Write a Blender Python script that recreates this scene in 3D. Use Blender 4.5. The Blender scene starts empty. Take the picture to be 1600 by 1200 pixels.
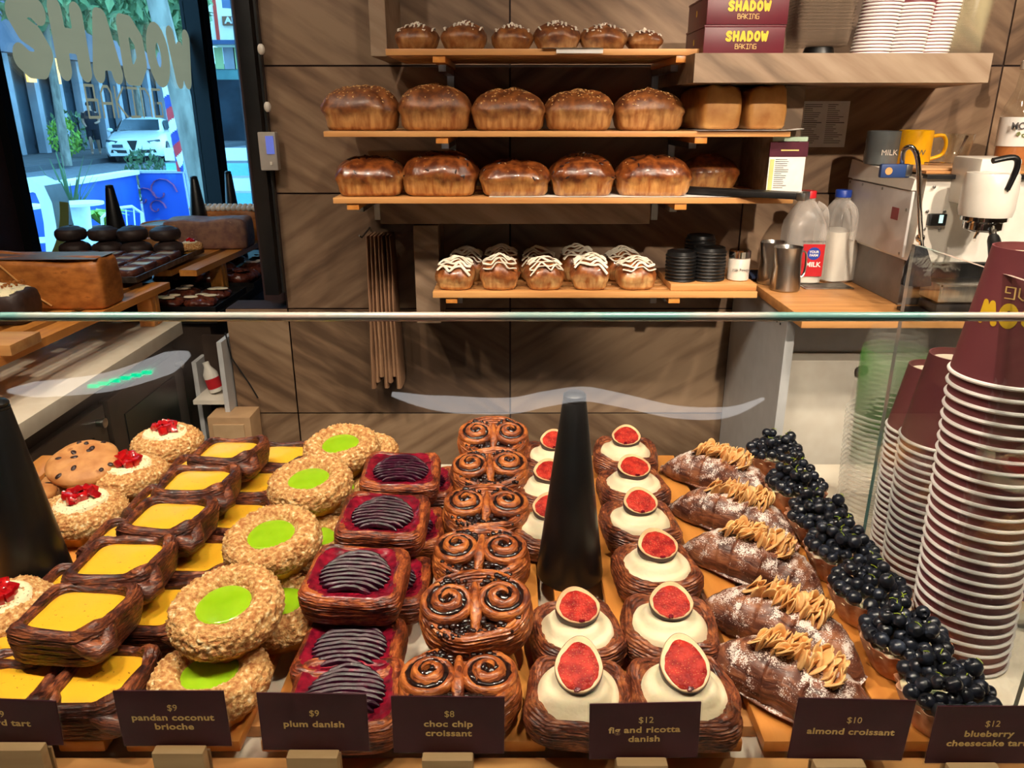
import bpy, bmesh, math, random
from mathutils import Vector, Matrix, Euler, noise
random.seed(11)
SC = bpy.context.scene
C = SC.collection
PI = math.pi
def R(d): return math.radians(d)
def S(r, g, b):                      # sRGB 0-255 -> linear
    def f(c):
        c /= 255.0
        return c / 12.92 if c <= .04045 else ((c + .055) / 1.055) ** 2.4
    return (f(r), f(g), f(b), 1.0)

# ------------------------------------------------------------------ camera
H = 1.5
TILT = R(19.5)
FPX = 1200.0
cam_d = bpy.data.cameras.new('camera'); cam = bpy.data.objects.new('camera', cam_d); C.objects.link(cam)
cam.location = (0, 0, H); cam.rotation_euler = (R(90) - TILT, 0, 0)
cam_d.sensor_width = 36; cam_d.lens = 27; cam_d.clip_start = .02; cam_d.clip_end = 200
SC.camera = cam
# ------------------------------------------------------------------ colour management, exposure
SC.view_settings.view_transform = 'Standard'; SC.view_settings.look = 'None'
SC.view_settings.gamma = 1; SC.view_settings.use_curve_mapping = False
SC.view_settings.exposure = 0.55
SC.cycles.use_denoising = True
SC.cycles.max_bounces = 10; SC.cycles.transparent_max_bounces = 40
SC.cycles.sample_clamp_indirect = 6
# ------------------------------------------------------------------ daylight (a bluish open sky, no direct sun in the street)
W = bpy.data.worlds.new('sky'); SC.world = W; W.use_nodes = True
_nt = W.node_tree; _bg = _nt.nodes['Background']
_tc = _nt.nodes.new('ShaderNodeTexCoord'); _sx = _nt.nodes.new('ShaderNodeSeparateXYZ')
_rp = _nt.nodes.new('ShaderNodeValToRGB')
_nt.links.new(_tc.outputs['Generated'], _sx.inputs[0]); _nt.links.new(_sx.outputs['Z'], _rp.inputs[0])
_rp.color_ramp.elements[0].color = (.24, .62, .95, 1); _rp.color_ramp.elements[0].position = .0
_rp.color_ramp.elements[1].color = (.18, .55, 1.0, 1); _rp.color_ramp.elements[1].position = .7
_nt.links.new(_rp.outputs[0], _bg.inputs[0]); _bg.inputs[1].default_value = 5.2
# ------------------------------------------------------------------ ceiling downlights (the lamp is inside each fitting, built with the room)
LAMPS = [  # x, y, watts, aim x, aim y, aim z, cone deg
    (-.95, .50, 50, -.62, .80, 1.0, 80), (-.32, .40, 54, -.28, .75, 1.0, 76), (.34, .40, 52, .26, .75, 1.0, 76), (1.00, .45, 44, .70, .95, 1.0, 80),
    (-.70, .22, 30, -.35, 2.0, 1.4, 66), (.20, .18, 26, .15, 2.0, 1.4, 62), (1.45, .25, 60, 1.0, 1.9, 1.3, 66), (-1.2, 1.35, 16, -1.05, 1.9, 1.0, 90), (.70, -1.40, 250, .80, 1.75, 1.44, 24)]
LAMP_Z = 2.78

def bend(pts, k=6):
    pts = [Vector(p) for p in pts]; out = []; n = len(pts)
    for i in range(n - 1):
        a, b, c, d = pts[max(0, i - 1)], pts[i], pts[i + 1], pts[min(n - 1, i + 2)]
        for j in range(k):
            u = j / k; out.append(.5 * ((2 * b) + (c - a) * u + (2 * a - 5 * b + 4 * c - d) * u * u + (3 * b - a - 3 * c + d) * u ** 3))
    return out + [pts[-1]]
def ray(px, py):
    u = (px - 800) / FPX; v = (600 - py) / FPX
    c, s = math.cos(TILT), math.sin(TILT)
    return Vector((u, c + v * s, -s + v * c))
def on_z(px, py, z):
    d = ray(px, py); t = (z - H) / d.z
    return Vector((d.x * t, d.y * t, z))
def on_y(px, py, y):
    d = ray(px, py); t = y / d.y
    return Vector((d.x * t, y, H + d.z * t))
def on_x(px, py, x):
    d = ray(px, py); t = x / d.x
    return Vector((x, d.y * t, H + d.z * t))

# ------------------------------------------------------------------ mesh builder
def sgp(c, e): return math.copysign(abs(c) ** e, c)
def se(th, n): return sgp(math.cos(th), 2 / n), sgp(math.sin(th), 2 / n)
def nz(x, y, z): return noise.noise(Vector((x, y, z)))
class MB:
    def __init__(s): s.v = []; s.f = []; s.m = []
    def add(s, vs, fs, mi=0, M=None):
        o = len(s.v)
        s.v += [(M @ Vector(v)) if M is not None else Vector(v) for v in vs]
        s.f += [tuple(i + o for i in f) for f in fs]
        s.m += [mi] * len(fs)
        return s
    def box(s, x0, x1, y0, y1, z0, z1, mi=0, M=None, bev=0):
        if bev:
            bm = bmesh.new(); bmesh.ops.create_cube(bm, size=1)
            for v in bm.verts: v.co = ((x0 + x1) / 2 + v.co.x * (x1 - x0), (y0 + y1) / 2 + v.co.y * (y1 - y0), (z0 + z1) / 2 + v.co.z * (z1 - z0))
            bmesh.ops.bevel(bm, geom=bm.edges[:], offset=bev, segments=2, affect='EDGES', profile=.6)
            bm.verts.index_update()
            s.add([v.co.copy() for v in bm.verts], [[v.index for v in f.verts] for f in bm.faces], mi, M); bm.free()
            return s
        return s.add([(x0, y0, z0), (x1, y0, z0), (x1, y1, z0), (x0, y1, z0), (x0, y0, z1), (x1, y0, z1), (x1, y1, z1), (x0, y1, z1)],
                     [(0, 3, 2, 1), (4, 5, 6, 7), (0, 1, 5, 4), (1, 2, 6, 5), (2, 3, 7, 6), (3, 0, 4, 7)], mi, M)
    def loft(s, rings, mi=0, M=None, closed=True, cap0=False, cap1=False):
        n = len(rings[0]); vs = [v for r in rings for v in r]; fs = []
        kk = n if closed else n - 1
        for i in range(len(rings) - 1):
            for k in range(kk):
                a = i * n + k; b = i * n + (k + 1) % n
                fs.append((a, b, b + n, a + n))
        if cap0:
            c = len(vs); vs.append(sum((Vector(v) for v in rings[0]), Vector()) / n)
            fs += [(c, (k + 1) % n, k) for k in range(n)]
        if cap1:
            c = len(vs); vs.append(sum((Vector(v) for v in rings[-1]), Vector()) / n); o = (len(rings) - 1) * n
            fs += [(c, o + k, o + (k + 1) % n) for k in range(n)]
        return s.add(vs, fs, mi, M)
    def lathe(s, prof, seg=32, mi=0, M=None, cap0=False, cap1=False):
        rings = [[(r * math.cos(2 * PI * k / seg), r * math.sin(2 * PI * k / seg), z) for k in range(seg)] for r, z in prof]
        return s.loft(rings, mi, M, True, cap0, cap1)
    def cyl(s, x, y, z0, z1, r, seg=24, mi=0, M=None, r1=None):
        r1 = r if r1 is None else r1
        T = Matrix.Translation((x, y, 0))
        return s.lathe([(r, z0), (r1, z1)], seg, mi, (M @ T) if M is not None else T, True, True)
    def tube(s, pts, r, seg=10, mi=0, M=None, flat=1.0, caps=True, closed=False):
        pts = [Vector(p) for p in pts]; n = len(pts); rings = []
        up = Vector((0, 0, 1)); prev = None
        for i, p in enumerate(pts):
            a = pts[(i - 1) % n] if (i or closed) else p; b = pts[(i + 1) % n] if (i < n - 1 or closed) else p
            t = (b - a).normalized()
            if prev is None:
                x = t.cross(up)
                if x.length < .05: x = t.cross(Vector((1, 0, 0)))
            else: x = prev - t * prev.dot(t)
            x.normalize(); prev = x; y = x.cross(t)
            rr = r[i] if isinstance(r, (list, tuple)) else r
            rings.append([p + x * (rr * math.cos(2 * PI * k / seg)) + y * (rr * flat * math.sin(2 * PI * k / seg)) for k in range(seg)])
        if closed: rings.append(rings[0]); caps = False
        return s.loft(rings, mi, M, True, caps, caps)
    def ball(s, c, r, seg=12, rg=8, mi=0, M=None, sc=(1, 1, 1)):
        rings = []
        for i in range(1, rg):
            a = PI * i / rg
            rings.append([(c[0] + sc[0] * r * math.sin(a) * math.cos(2 * PI * k / seg), c[1] + sc[1] * r * math.sin(a) * math.sin(2 * PI * k / seg), c[2] - sc[2] * r * math.cos(a)) for k in range(seg)])
        return s.loft(rings, mi, M, True, True, True)
    def build(s, name, mats, parent=None, smooth=True, angle=40):
        me = bpy.data.meshes.new(name); me.from_pydata([tuple(v) for v in s.v], [], s.f)
        if not isinstance(mats, (list, tuple)): mats = [mats]
        for m in mats: me.materials.append(m)
        me.polygons.foreach_set('material_index', s.m)
        bm = bmesh.new(); bm.from_mesh(me); bmesh.ops.recalc_face_normals(bm, faces=bm.faces[:]); bm.to_mesh(me); bm.free()
        if smooth:
            me.polygons.foreach_set('use_smooth', [True] * len(me.polygons))
            if angle: me.set_sharp_from_angle(angle=R(angle))
        me.update()
        o = bpy.data.objects.new(name, me); C.objects.link(o)
        if parent is not None: o.parent = parent
        return o
def thing(name, label, cat, loc=(0, 0, 0), rz=0, group=None):
    o = bpy.data.objects.new(name, None); C.objects.link(o); o.empty_display_size = .02
    o.location = loc; o.rotation_euler = (0, 0, rz)
    return tag(o, label, cat, group)
def tag(o, label, cat, group=None):
    o['label'] = label; o['category'] = cat
    if group: o['group'] = group
    return o
def struct(o): o['kind'] = 'structure'; return o
KIDS = {}
def dup(root, loc, rot=0, label=None, group=None, scale=None):
    r = root.copy(); C.objects.link(r); r.location = loc
    r.rotation_euler = rot if isinstance(rot, (tuple, Euler)) else (0, 0, rot)
    if scale: r.scale = (scale,) * 3 if isinstance(scale, (int, float)) else scale
    if label: r['label'] = label
    if group: r['group'] = group
    if root.name not in KIDS: KIDS[root.name] = [(c, list(c.children)) for c in root.children]
    for ch, gs in KIDS[root.name]:
        c = ch.copy(); C.objects.link(c); c.parent = r
        for g in gs:
            d = g.copy(); C.objects.link(d); d.parent = c
    return r
def place(o, loc, rot=0, scale=None):
    o.location = loc; o.rotation_euler = rot if isinstance(rot, (tuple, Euler)) else (0, 0, rot)
    if scale: o.scale = (scale,) * 3 if isinstance(scale, (int, float)) else scale
    return o
def letters(name, txt, size, mat, parent, loc, rot, sx=1.0, bold=0.0, ext=.0002, align='CENTER', spacing=1.0):
    cu = bpy.data.curves.new(name, 'FONT'); cu.body = txt; cu.size = size; cu.extrude = ext; cu.offset = bold
    cu.align_x = align; cu.align_y = 'CENTER'; cu.space_character = spacing; cu.resolution_u = 3
    tmp = bpy.data.objects.new(name, cu); C.objects.link(tmp); bpy.context.view_layer.update()
    me = bpy.data.meshes.new_from_object(tmp.evaluated_get(bpy.context.evaluated_depsgraph_get()))
    bpy.data.objects.remove(tmp); bpy.data.curves.remove(cu); me.materials.clear(); me.materials.append(mat)
    o = bpy.data.objects.new(name, me); C.objects.link(o); o.location = loc; o.rotation_euler = rot; o.scale = (sx, 1, 1)
    if parent is not None: o.parent = parent
    return o

LOGO = [  # chunky capitals as thick strokes, then thin square capitals
    [[(.62, .76), (.50, .83), (.30, .83), (.17, .70), (.28, .55), (.50, .47), (.62, .31), (.50, .17), (.28, .17), (.15, .25)]],
    [[(.17, .83), (.17, .17)], [(.63, .83), (.63, .17)], [(.17, .5), (.63, .5)]],
    [[(.16, .17), (.36, .83), (.44, .83), (.64, .17)], [(.25, .34), (.55, .34)]],
    [[(.17, .17), (.17, .83), (.40, .83), (.60, .66), (.62, .36), (.42, .17), (.17, .17)]],
    [[(.40 + .235 * math.cos(2 * PI * k / 20), .5 + .33 * math.sin(2 * PI * k / 20)) for k in range(21)]],
    [[(.12, .83), (.26, .17), (.42, .62), (.58, .17), (.72, .83)]]]
THIN = [
    [[(.1, 0), (.1, 1), (.58, 1), (.58, .55), (.1, .55), (.7, .55), (.7, 0), (.1, 0)]],
    [[(.1, 0), (.1, .8), (.3, 1), (.55, 1), (.7, .8), (.7, 0)], [(.1, .45), (.7, .45)]],
    [[(.1, 0), (.1, 1)], [(.65, 1), (.1, .5), (.7, 0)]],
    [[(.1, 1), (.7, 1)], [(.4, 1), (.4, 0)], [(.1, 0), (.7, 0)]],
    [[(.1, 0), (.1, 1), (.45, 1), (.7, .75), (.7, 0)]],
    [[(.7, 1), (.1, 1), (.1, 0), (.7, 0), (.7, .5), (.4, .5)]]]
_WORDS = {}
def stroke_word(glyphs, adv, rad, width, height, thick, step=.022):
    """one flat sheet, the union of the strokes, centred on the origin: X reads, Y is up, Z = thick"""
    key = (id(glyphs), rad)
    if key not in _WORDS:
        W_ = adv * len(glyphs); segs = [[] for _ in glyphs]
        for i, g in enumerate(glyphs):
            for st in g:
                for p, q in zip(st[:-1], st[1:]): segs[i].append((p[0] + i * adv, p[1], q[0] + i * adv, q[1]))
        def dist(x, y):
            i = int(x / adv); best = 9
            for j in (i - 1, i, i + 1):
                if 0 <= j < len(segs):
                    for x0, y0, x1, y1 in segs[j]:
                        dx, dy = x1 - x0, y1 - y0; l2 = dx * dx + dy * dy; t = 0 if l2 < 1e-12 else max(0, min(1, ((x - x0) * dx + (y - y0) * dy) / l2))
                        d = math.hypot(x - x0 - t * dx, y - y0 - t * dy)
                        if d < best: best = d
            return rad - best
        x_lo, y_lo = -rad - step, -rad - step; nx = int((W_ + 2 * rad + 2 * step) / step) + 1; ny = int((1 + 2 * rad + 2 * step) / step) + 1
        F = [[dist(x_lo + i * step, y_lo + j * step) for j in range(ny + 1)] for i in range(nx + 1)]
        vs, fs, ix = [], [], {}
        def vert(k, x, y):
            if k not in ix: ix[k] = len(vs); vs.append((x / W_ - .5, y - .5))
            return ix[k]
        for i in range(nx):
            for j in range(ny):
                cs = ((i, j), (i + 1, j), (i + 1, j + 1), (i, j + 1)); f = []
                if all(F[c[0]][c[1]] <= 0 for c in cs): continue
                for k in range(4):
                    (a0, a1), (b0, b1) = cs[k], cs[(k + 1) % 4]; fa, fb = F[a0][a1], F[b0][b1]
                    if fa > 0: f.append(vert((a0, a1), x_lo + a0 * step, y_lo + a1 * step))
                    if (fa > 0) != (fb > 0):
                        t = fa / (fa - fb); lo, hi = min((a0, a1), (b0, b1)), max((a0, a1), (b0, b1)); f.append(vert((lo, hi), x_lo + (a0 + (b0 - a0) * t) * step, y_lo + (a1 + (b1 - a1) * t) * step))
                if len(f) >= 3: fs.append(f)
        _WORDS[key] = (vs, fs)
    vs, fs = _WORDS[key]
    return MB().add([(x * width, y * height, thick) for x, y in vs], fs)

# ------------------------------------------------------------------ materials
def _new(name):
    m = bpy.data.materials.new(name); m.use_nodes = True; nt = m.node_tree
    return m, nt, nt.nodes['Principled BSDF'], nt.nodes.new, nt.links.new
def _coords(nt, N, L, stretch, rot=(0, 0, 0), rnd=True):
    tc = N('ShaderNodeTexCoord'); mp = N('ShaderNodeMapping')
    mp.inputs['Scale'].default_value = stretch; mp.inputs['Rotation'].default_value = rot
    if rnd:
        oi = N('ShaderNodeObjectInfo'); ml = N('ShaderNodeVectorMath'); ml.operation = 'SCALE'
        cx = N('ShaderNodeCombineXYZ')
        for i in range(3): L(oi.outputs['Random'], cx.inputs[i])
        L(cx.outputs[0], ml.inputs[0]); ml.inputs['Scale'].default_value = 7.0
        ad = N('ShaderNodeVectorMath'); ad.operation = 'ADD'
        L(tc.outputs['Object'], ad.inputs[0]); L(ml.outputs[0], ad.inputs[1]); L(ad.outputs[0], mp.inputs[0])
    else: L(tc.outputs['Object'], mp.inputs[0])
    return mp.outputs[0], tc
def P(name, c1, c2=None, scale=30, rough=.5, bump=0, bscale=None, detail=4, metal=0, coat=0, spec=.5, sss=0, stretch=(1, 1, 1), ramp=(.35, .65), c3=None, trans=0, bdist=.002):
    m, nt, b, N, L = _new(name)
    co, _ = _coords(nt, N, L, stretch)
    t = N('ShaderNodeTexNoise'); t.inputs['Scale'].default_value = scale; t.inputs['Detail'].default_value = detail
    L(co, t.inputs['Vector'])
    rp = N('ShaderNodeValToRGB'); e = rp.color_ramp.elements
    c2 = c2 or tuple(min(1, x * .8) for x in c1[:3]) + (1,)
    e[0].position, e[1].position = ramp; e[0].color = c1; e[1].color = c2
    if c3: x = e.new(min(1, ramp[1] + .12)); x.color = c3
    L(t.outputs['Fac'], rp.inputs[0]); L(rp.outputs[0], b.inputs['Base Color'])
    b.inputs['Roughness'].default_value = rough; b.inputs['Metallic'].default_value = metal
    b.inputs['Specular IOR Level'].default_value = spec
    if coat: b.inputs['Coat Weight'].default_value = coat; b.inputs['Coat Roughness'].default_value = .15
    if sss:
        b.inputs['Subsurface Weight'].default_value = sss; b.inputs['Subsurface Scale'].default_value = .004
    if trans: b.inputs['Transmission Weight'].default_value = trans
    if bump:
        t2 = N('ShaderNodeTexNoise'); t2.inputs['Scale'].default_value = bscale or scale * 3; t2.inputs['Detail'].default_value = 6
        L(co, t2.inputs['Vector'])
        bp = N('ShaderNodeBump'); bp.inputs['Strength'].default_value = bump; bp.inputs['Distance'].default_value = bdist
        L(t2.outputs['Fac'], bp.inputs['Height']); L(bp.outputs[0], b.inputs['Normal'])
    return m
def laminated(name, dark, mid, light, scale=620, rough=.4, sugar=0, coat=.22, bump=.9):
    """flaky dough: thin layers along Z warped by noise, brown patches"""
    m, nt, b, N, L = _new(name)
    co, tc = _coords(nt, N, L, (.18, .18, 1))
    w = N('ShaderNodeTexNoise'); w.inputs['Scale'].default_value = scale; w.inputs['Detail'].default_value = 4; w.inputs['Distortion'].default_value = .8
    L(co, w.inputs['Vector'])
    co2, _ = _coords(nt, N, L, (1, 1, 1))
    t = N('ShaderNodeTexNoise'); t.inputs['Scale'].default_value = 45; t.inputs['Detail'].default_value = 5; L(co2, t.inputs['Vector'])
    mx = N('ShaderNodeMath'); mx.operation = 'MULTIPLY_ADD'; L(w.outputs['Fac'], mx.inputs[0]); mx.inputs[1].default_value = .55
    m2 = N('ShaderNodeMath'); m2.operation = 'MULTIPLY'; L(t.outputs['Fac'], m2.inputs[0]); m2.inputs[1].default_value = .45
    L(m2.outputs[0], mx.inputs[2])
    rp = N('ShaderNodeValToRGB'); e = rp.color_ramp.elements
    e[0].position = .40; e[0].color = dark; e[1].position = .62; e[1].color = light; x = e.new(.50); x.color = mid
    L(mx.outputs[0], rp.inputs[0]); col = rp.outputs[0]
    if sugar:
        s1 = N('ShaderNodeTexNoise'); s1.inputs['Scale'].default_value = 760; s1.inputs['Detail'].default_value = 3; L(co2, s1.inputs['Vector'])
        s2 = N('ShaderNodeTexNoise'); s2.inputs['Scale'].default_value = 70; L(co2, s2.inputs['Vector'])
        a = N('ShaderNodeMath'); a.operation = 'ADD'; L(s1.outputs['Fac'], a.inputs[0]); L(s2.outputs['Fac'], a.inputs[1])
        ge = N('ShaderNodeNewGeometry'); sp = N('ShaderNodeSeparateXYZ'); L(ge.outputs['Normal'], sp.inputs[0])
        b2 = N('ShaderNodeMath'); b2.operation = 'MULTIPLY_ADD'; L(sp.outputs['Z'], b2.inputs[0]); b2.inputs[1].default_value = .22; L(a.outputs[0], b2.inputs[2])
        r2 = N('ShaderNodeValToRGB'); r2.color_ramp.elements[0].position = .60 - sugar; r2.color_ramp.elements[1].position = .645 - sugar
        dv = N('ShaderNodeMath'); dv.operation = 'MULTIPLY'; L(b2.outputs[0], dv.inputs[0]); dv.inputs[1].default_value = .5
        L(dv.outputs[0], r2.inputs[0])
        mix = N('ShaderNodeMix'); mix.data_type = 'RGBA'; L(r2.outputs[0], mix.inputs['Factor']); L(col, mix.inputs['A']); mix.inputs['B'].default_value = S(232, 214, 205)
        col = mix.outputs['Result']
    L(col, b.inputs['Base Color']); b.inputs['Roughness'].default_value = rough
    if coat: b.inputs['Coat Weight'].default_value = coat; b.inputs['Coat Roughness'].default_value = .2
    bp = N('ShaderNodeBump'); bp.inputs['Strength'].default_value = bump; bp.inputs['Distance'].default_value = .0016
    L(w.outputs['Fac'], bp.inputs['Height']); L(bp.outputs[0], b.inputs['Normal'])
    return m
def wood(name, c1, c2, axis='X', scale=14, rough=.45, coat=0):
    st = {'X': (.08, 1, 1), 'Y': (1, .08, 1), 'Z': (1, 1, .08)}[axis]
    return P(name, c1, c2, scale=scale * 4, rough=rough, stretch=st, detail=6, bump=.08, bscale=scale * 12, coat=coat, ramp=(.3, .72))
def glass(name, tint=(.945, .96, .955), ior=1.45, rough=.0, refl=1.0):
    m, nt, b, N, L = _new(name); nt.nodes.remove(b); out = nt.nodes['Material Output']
    tr = N('ShaderNodeBsdfTransparent'); tr.inputs[0].default_value = tint + (1,)
    gl = N('ShaderNodeBsdfGlossy'); gl.inputs['Roughness'].default_value = rough; gl.inputs[0].default_value = (refl, refl, refl, 1)
    fr = N('ShaderNodeFresnel'); ge = N('ShaderNodeNewGeometry'); iv = N('ShaderNodeMath'); iv.operation = 'MULTIPLY_ADD'
    L(ge.outputs['Backfacing'], iv.inputs[0]); iv.inputs[1].default_value = 1 / ior - ior; iv.inputs[2].default_value = ior; L(iv.outputs[0], fr.inputs[0])   # same reflectance from both faces of a thin sheet
    mx = N('ShaderNodeMixShader'); L(fr.outputs[0], mx.inputs[0]); L(tr.outputs[0], mx.inputs[1]); L(gl.outputs[0], mx.inputs[2]); L(mx.outputs[0], out.inputs[0])
    return m
def film(name, col, opacity, rough=.15, edge=.5):
    """thin clear plastic: mostly see-through, a little of its own colour and shine"""
    m, nt, b, N, L = _new(name); out = nt.nodes['Material Output']
    b.inputs['Base Color'].default_value = col; b.inputs['Roughness'].default_value = rough
    t = N('ShaderNodeTexNoise'); t.inputs['Scale'].default_value = 60
    tr = N('ShaderNodeBsdfTransparent'); mx = N('ShaderNodeMixShader')
    lw = N('ShaderNodeLayerWeight'); lw.inputs[0].default_value = .35
    a = N('ShaderNodeMath'); a.operation = 'MULTIPLY_ADD'; L(lw.outputs['Facing'], a.inputs[0]); a.inputs[1].default_value = edge; a.inputs[2].default_value = opacity; a.use_clamp = True
    L(a.outputs[0], mx.inputs[0]); L(tr.outputs[0], mx.inputs[1]); L(b.outputs[0], mx.inputs[2]); L(mx.outputs[0], out.inputs[0])
    return m
def emit(name, col, st):
    m, nt, b, N, L = _new(name); b.inputs['Base Color'].default_value = col
    b.inputs['Emission Color'].default_value = col; b.inputs['Emission Strength'].default_value = st
    return m
# ------------------------------------------------------------------ shared materials
M = {}
M['pine'] = wood('pale_timber', S(214, 160, 98), S(184, 124, 70), 'X')
M['pine_y'] = wood('rack_timber', S(222, 150, 72), S(190, 118, 50), 'Y', rough=.35, coat=.15)
M['oak'] = wood('worktop_timber', S(206, 150, 92), S(178, 122, 68), 'X')
M['block'] = wood('block_timber', S(205, 172, 128), S(176, 140, 96), 'X', rough=.6)
M['white'] = P('warm_white_laminate', S(226, 218, 205), S(218, 208, 194), rough=.35)
M['white_paint'] = P('white_enamel', S(226, 220, 210), S(220, 213, 202), rough=.28, coat=.3)
M['grey_panel'] = P('pale_grey_panel', S(196, 196, 198), S(188, 188, 190), rough=.4)
M['black'] = P('black_metal', S(16, 16, 18), S(24, 24, 26), rough=.4)
M['black_satin'] = P('black_satin_plastic', S(15, 15, 16), S(20, 20, 21), rough=.36, spec=.45)
M['steel'] = P('brushed_steel', S(190, 188, 184), S(165, 163, 160), rough=.28, metal=1, stretch=(1, 1, .1), scale=80)
M['chrome'] = P('chrome', S(225, 225, 225), S(215, 215, 215), rough=.07, metal=1)
M['tray'] = P('worn_baking_tray', S(130, 120, 110), S(92, 86, 80), rough=.4, metal=.9, scale=60)
M['tray_dark'] = P('dark_baking_tray', S(40, 38, 38), S(26, 25, 26), rough=.45, metal=.5)
M['burgundy'] = P('burgundy_card', S(82, 24, 42), S(72, 20, 38), rough=.55, spec=.3)
M['gold'] = P('gold_print', S(244, 204, 128), S(236, 192, 112), rough=.45)
M['yellow_print'] = P('yellow_print', S(232, 190, 40), S(222, 178, 34), rough=.5)
M['paper'] = P('white_paper', S(232, 230, 226), S(222, 220, 216), rough=.7)
M['ink'] = P('grey_ink', S(70, 68, 70), S(84, 80, 80), rough=.7)
M['glass'] = glass('clear_pane')
M['glass_edge'] = P('glass_edge_painted_light', S(196, 176, 164), S(110, 158, 154), rough=.25, scale=9, spec=.8, stretch=(1, 1, 1), ramp=(.4, .6))  # pale mottled colour stands in for light carried through the pane to its edge
M['clear_glass'] = glass('tumbler_glass', (.96, .97, .96), 1.5)
M['film'] = film('clear_plastic', S(226, 224, 214), .10)

def stone_mat(name, ca, cb, cc, tiles=True):
    m, nt, b, N, L = _new(name)
    tc = N('ShaderNodeTexCoord')
    at = N('ShaderNodeAttribute'); at.attribute_name = 'tile'
    sp = N('ShaderNodeSeparateXYZ'); L(tc.outputs['Object'], sp.inputs[0])
    sa = N('ShaderNodeSeparateXYZ'); L(at.outputs['Vector'], sa.inputs[0])
    fl = N('ShaderNodeMath'); fl.operation = 'MULTIPLY_ADD'; L(sa.outputs['X'], fl.inputs[0]); fl.inputs[1].default_value = 2; fl.inputs[2].default_value = -1
    mu = N('ShaderNodeMath'); mu.operation = 'MULTIPLY'; L(sp.outputs['X'], mu.inputs[0]); L(fl.outputs[0], mu.inputs[1])
    if not tiles: fl.inputs[1].default_value = 0; fl.inputs[2].default_value = 1
    cx = N('ShaderNodeCombineXYZ'); L(mu.outputs[0], cx.inputs[0]); L(sp.outputs['Y'], cx.inputs[1]); L(sp.outputs['Z'], cx.inputs[2])
    av = N('ShaderNodeVectorMath'); av.operation = 'MULTIPLY_ADD'; L(at.outputs['Vector'], av.inputs[0]); av.inputs[1].default_value = (3, 0, 5); L(cx.outputs[0], av.inputs[2])
    mr = N('ShaderNodeMapping'); mr.inputs['Rotation'].default_value = (0, R(-32), 0); L(av.outputs[0], mr.inputs[0])
    mp = N('ShaderNodeMapping'); mp.inputs['Scale'].default_value = (.16, 1, 1); L(mr.outputs[0], mp.inputs[0])
    # long soft bedding bands, warped
    n0 = N('ShaderNodeTexNoise'); n0.inputs['Scale'].default_value = 4.2; n0.inputs['Detail'].default_value = 2; L(mp.outputs[0], n0.inputs['Vector'])
    w = N('ShaderNodeTexWave'); w.bands_direction = 'Z'; w.inputs['Scale'].default_value = 6; w.inputs['Distortion'].default_value = 9
    w.inputs['Detail'].default_value = 4; w.inputs['Detail Scale'].default_value = 1.4; L(mp.outputs[0], w.inputs['Vector'])
    n1 = N('ShaderNodeTexNoise'); n1.inputs['Scale'].default_value = 60; n1.inputs['Detail'].default_value = 6; L(mp.outputs[0], n1.inputs['Vector'])
    a = N('ShaderNodeMath'); a.operation = 'MULTIPLY_ADD'; L(w.outputs['Fac'], a.inputs[0]); a.inputs[1].default_value = .14; L(n0.outputs['Fac'], a.inputs[2])
    a2 = N('ShaderNodeMath'); a2.operation = 'MULTIPLY_ADD'; L(n1.outputs['Fac'], a2.inputs[0]); a2.inputs[1].default_value = .45; L(a.outputs[0], a2.inputs[2])
    rp = N('ShaderNodeValToRGB'); e = rp.color_ramp.elements
    e[0].position = .60; e[0].color = ca; e[1].position = 1.0; e[1].color = cc; x = e.new(.78); x.color = cb
    L(a2.outputs[0], rp.inputs[0])
    hs = N('ShaderNodeHueSaturation'); L(rp.outputs[0], hs.inputs['Color'])
    vm = N('ShaderNodeMath'); vm.operation = 'MULTIPLY_ADD'; L(sa.outputs['Y'], vm.inputs[0]); vm.inputs[1].default_value = .25; vm.inputs[2].default_value = .88; L(vm.outputs[0], hs.inputs['Value'])
    L(hs.outputs[0], b.inputs['Base Color']); b.inputs['Roughness'].default_value = .55
    return m
M['stone'] = stone_mat('banded_sandstone_tile', S(88, 66, 49), S(124, 97, 74), S(150, 123, 97))
M['stone_trim'] = stone_mat('banded_sandstone_trim', S(112, 90, 70), S(148, 122, 98), S(172, 148, 124), tiles=False)
M['grout'] = P('dark_red_grout', S(44, 24, 20), S(36, 20, 18), rough=.8)
M['plaster'] = P('pale_wall_paint', S(120, 104, 90), S(110, 96, 84), rough=.8)
M['dark_paint'] = P('burgundy_brown_paint', S(60, 38, 40), S(52, 34, 36), rough=.6)
M['ceiling'] = P('ceiling_paint', S(70, 62, 56), S(62, 56, 50), rough=.9)
M['floor'] = P('concrete_floor', S(92, 84, 76), S(78, 72, 66), rough=.6, scale=6, bump=.05)

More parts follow.
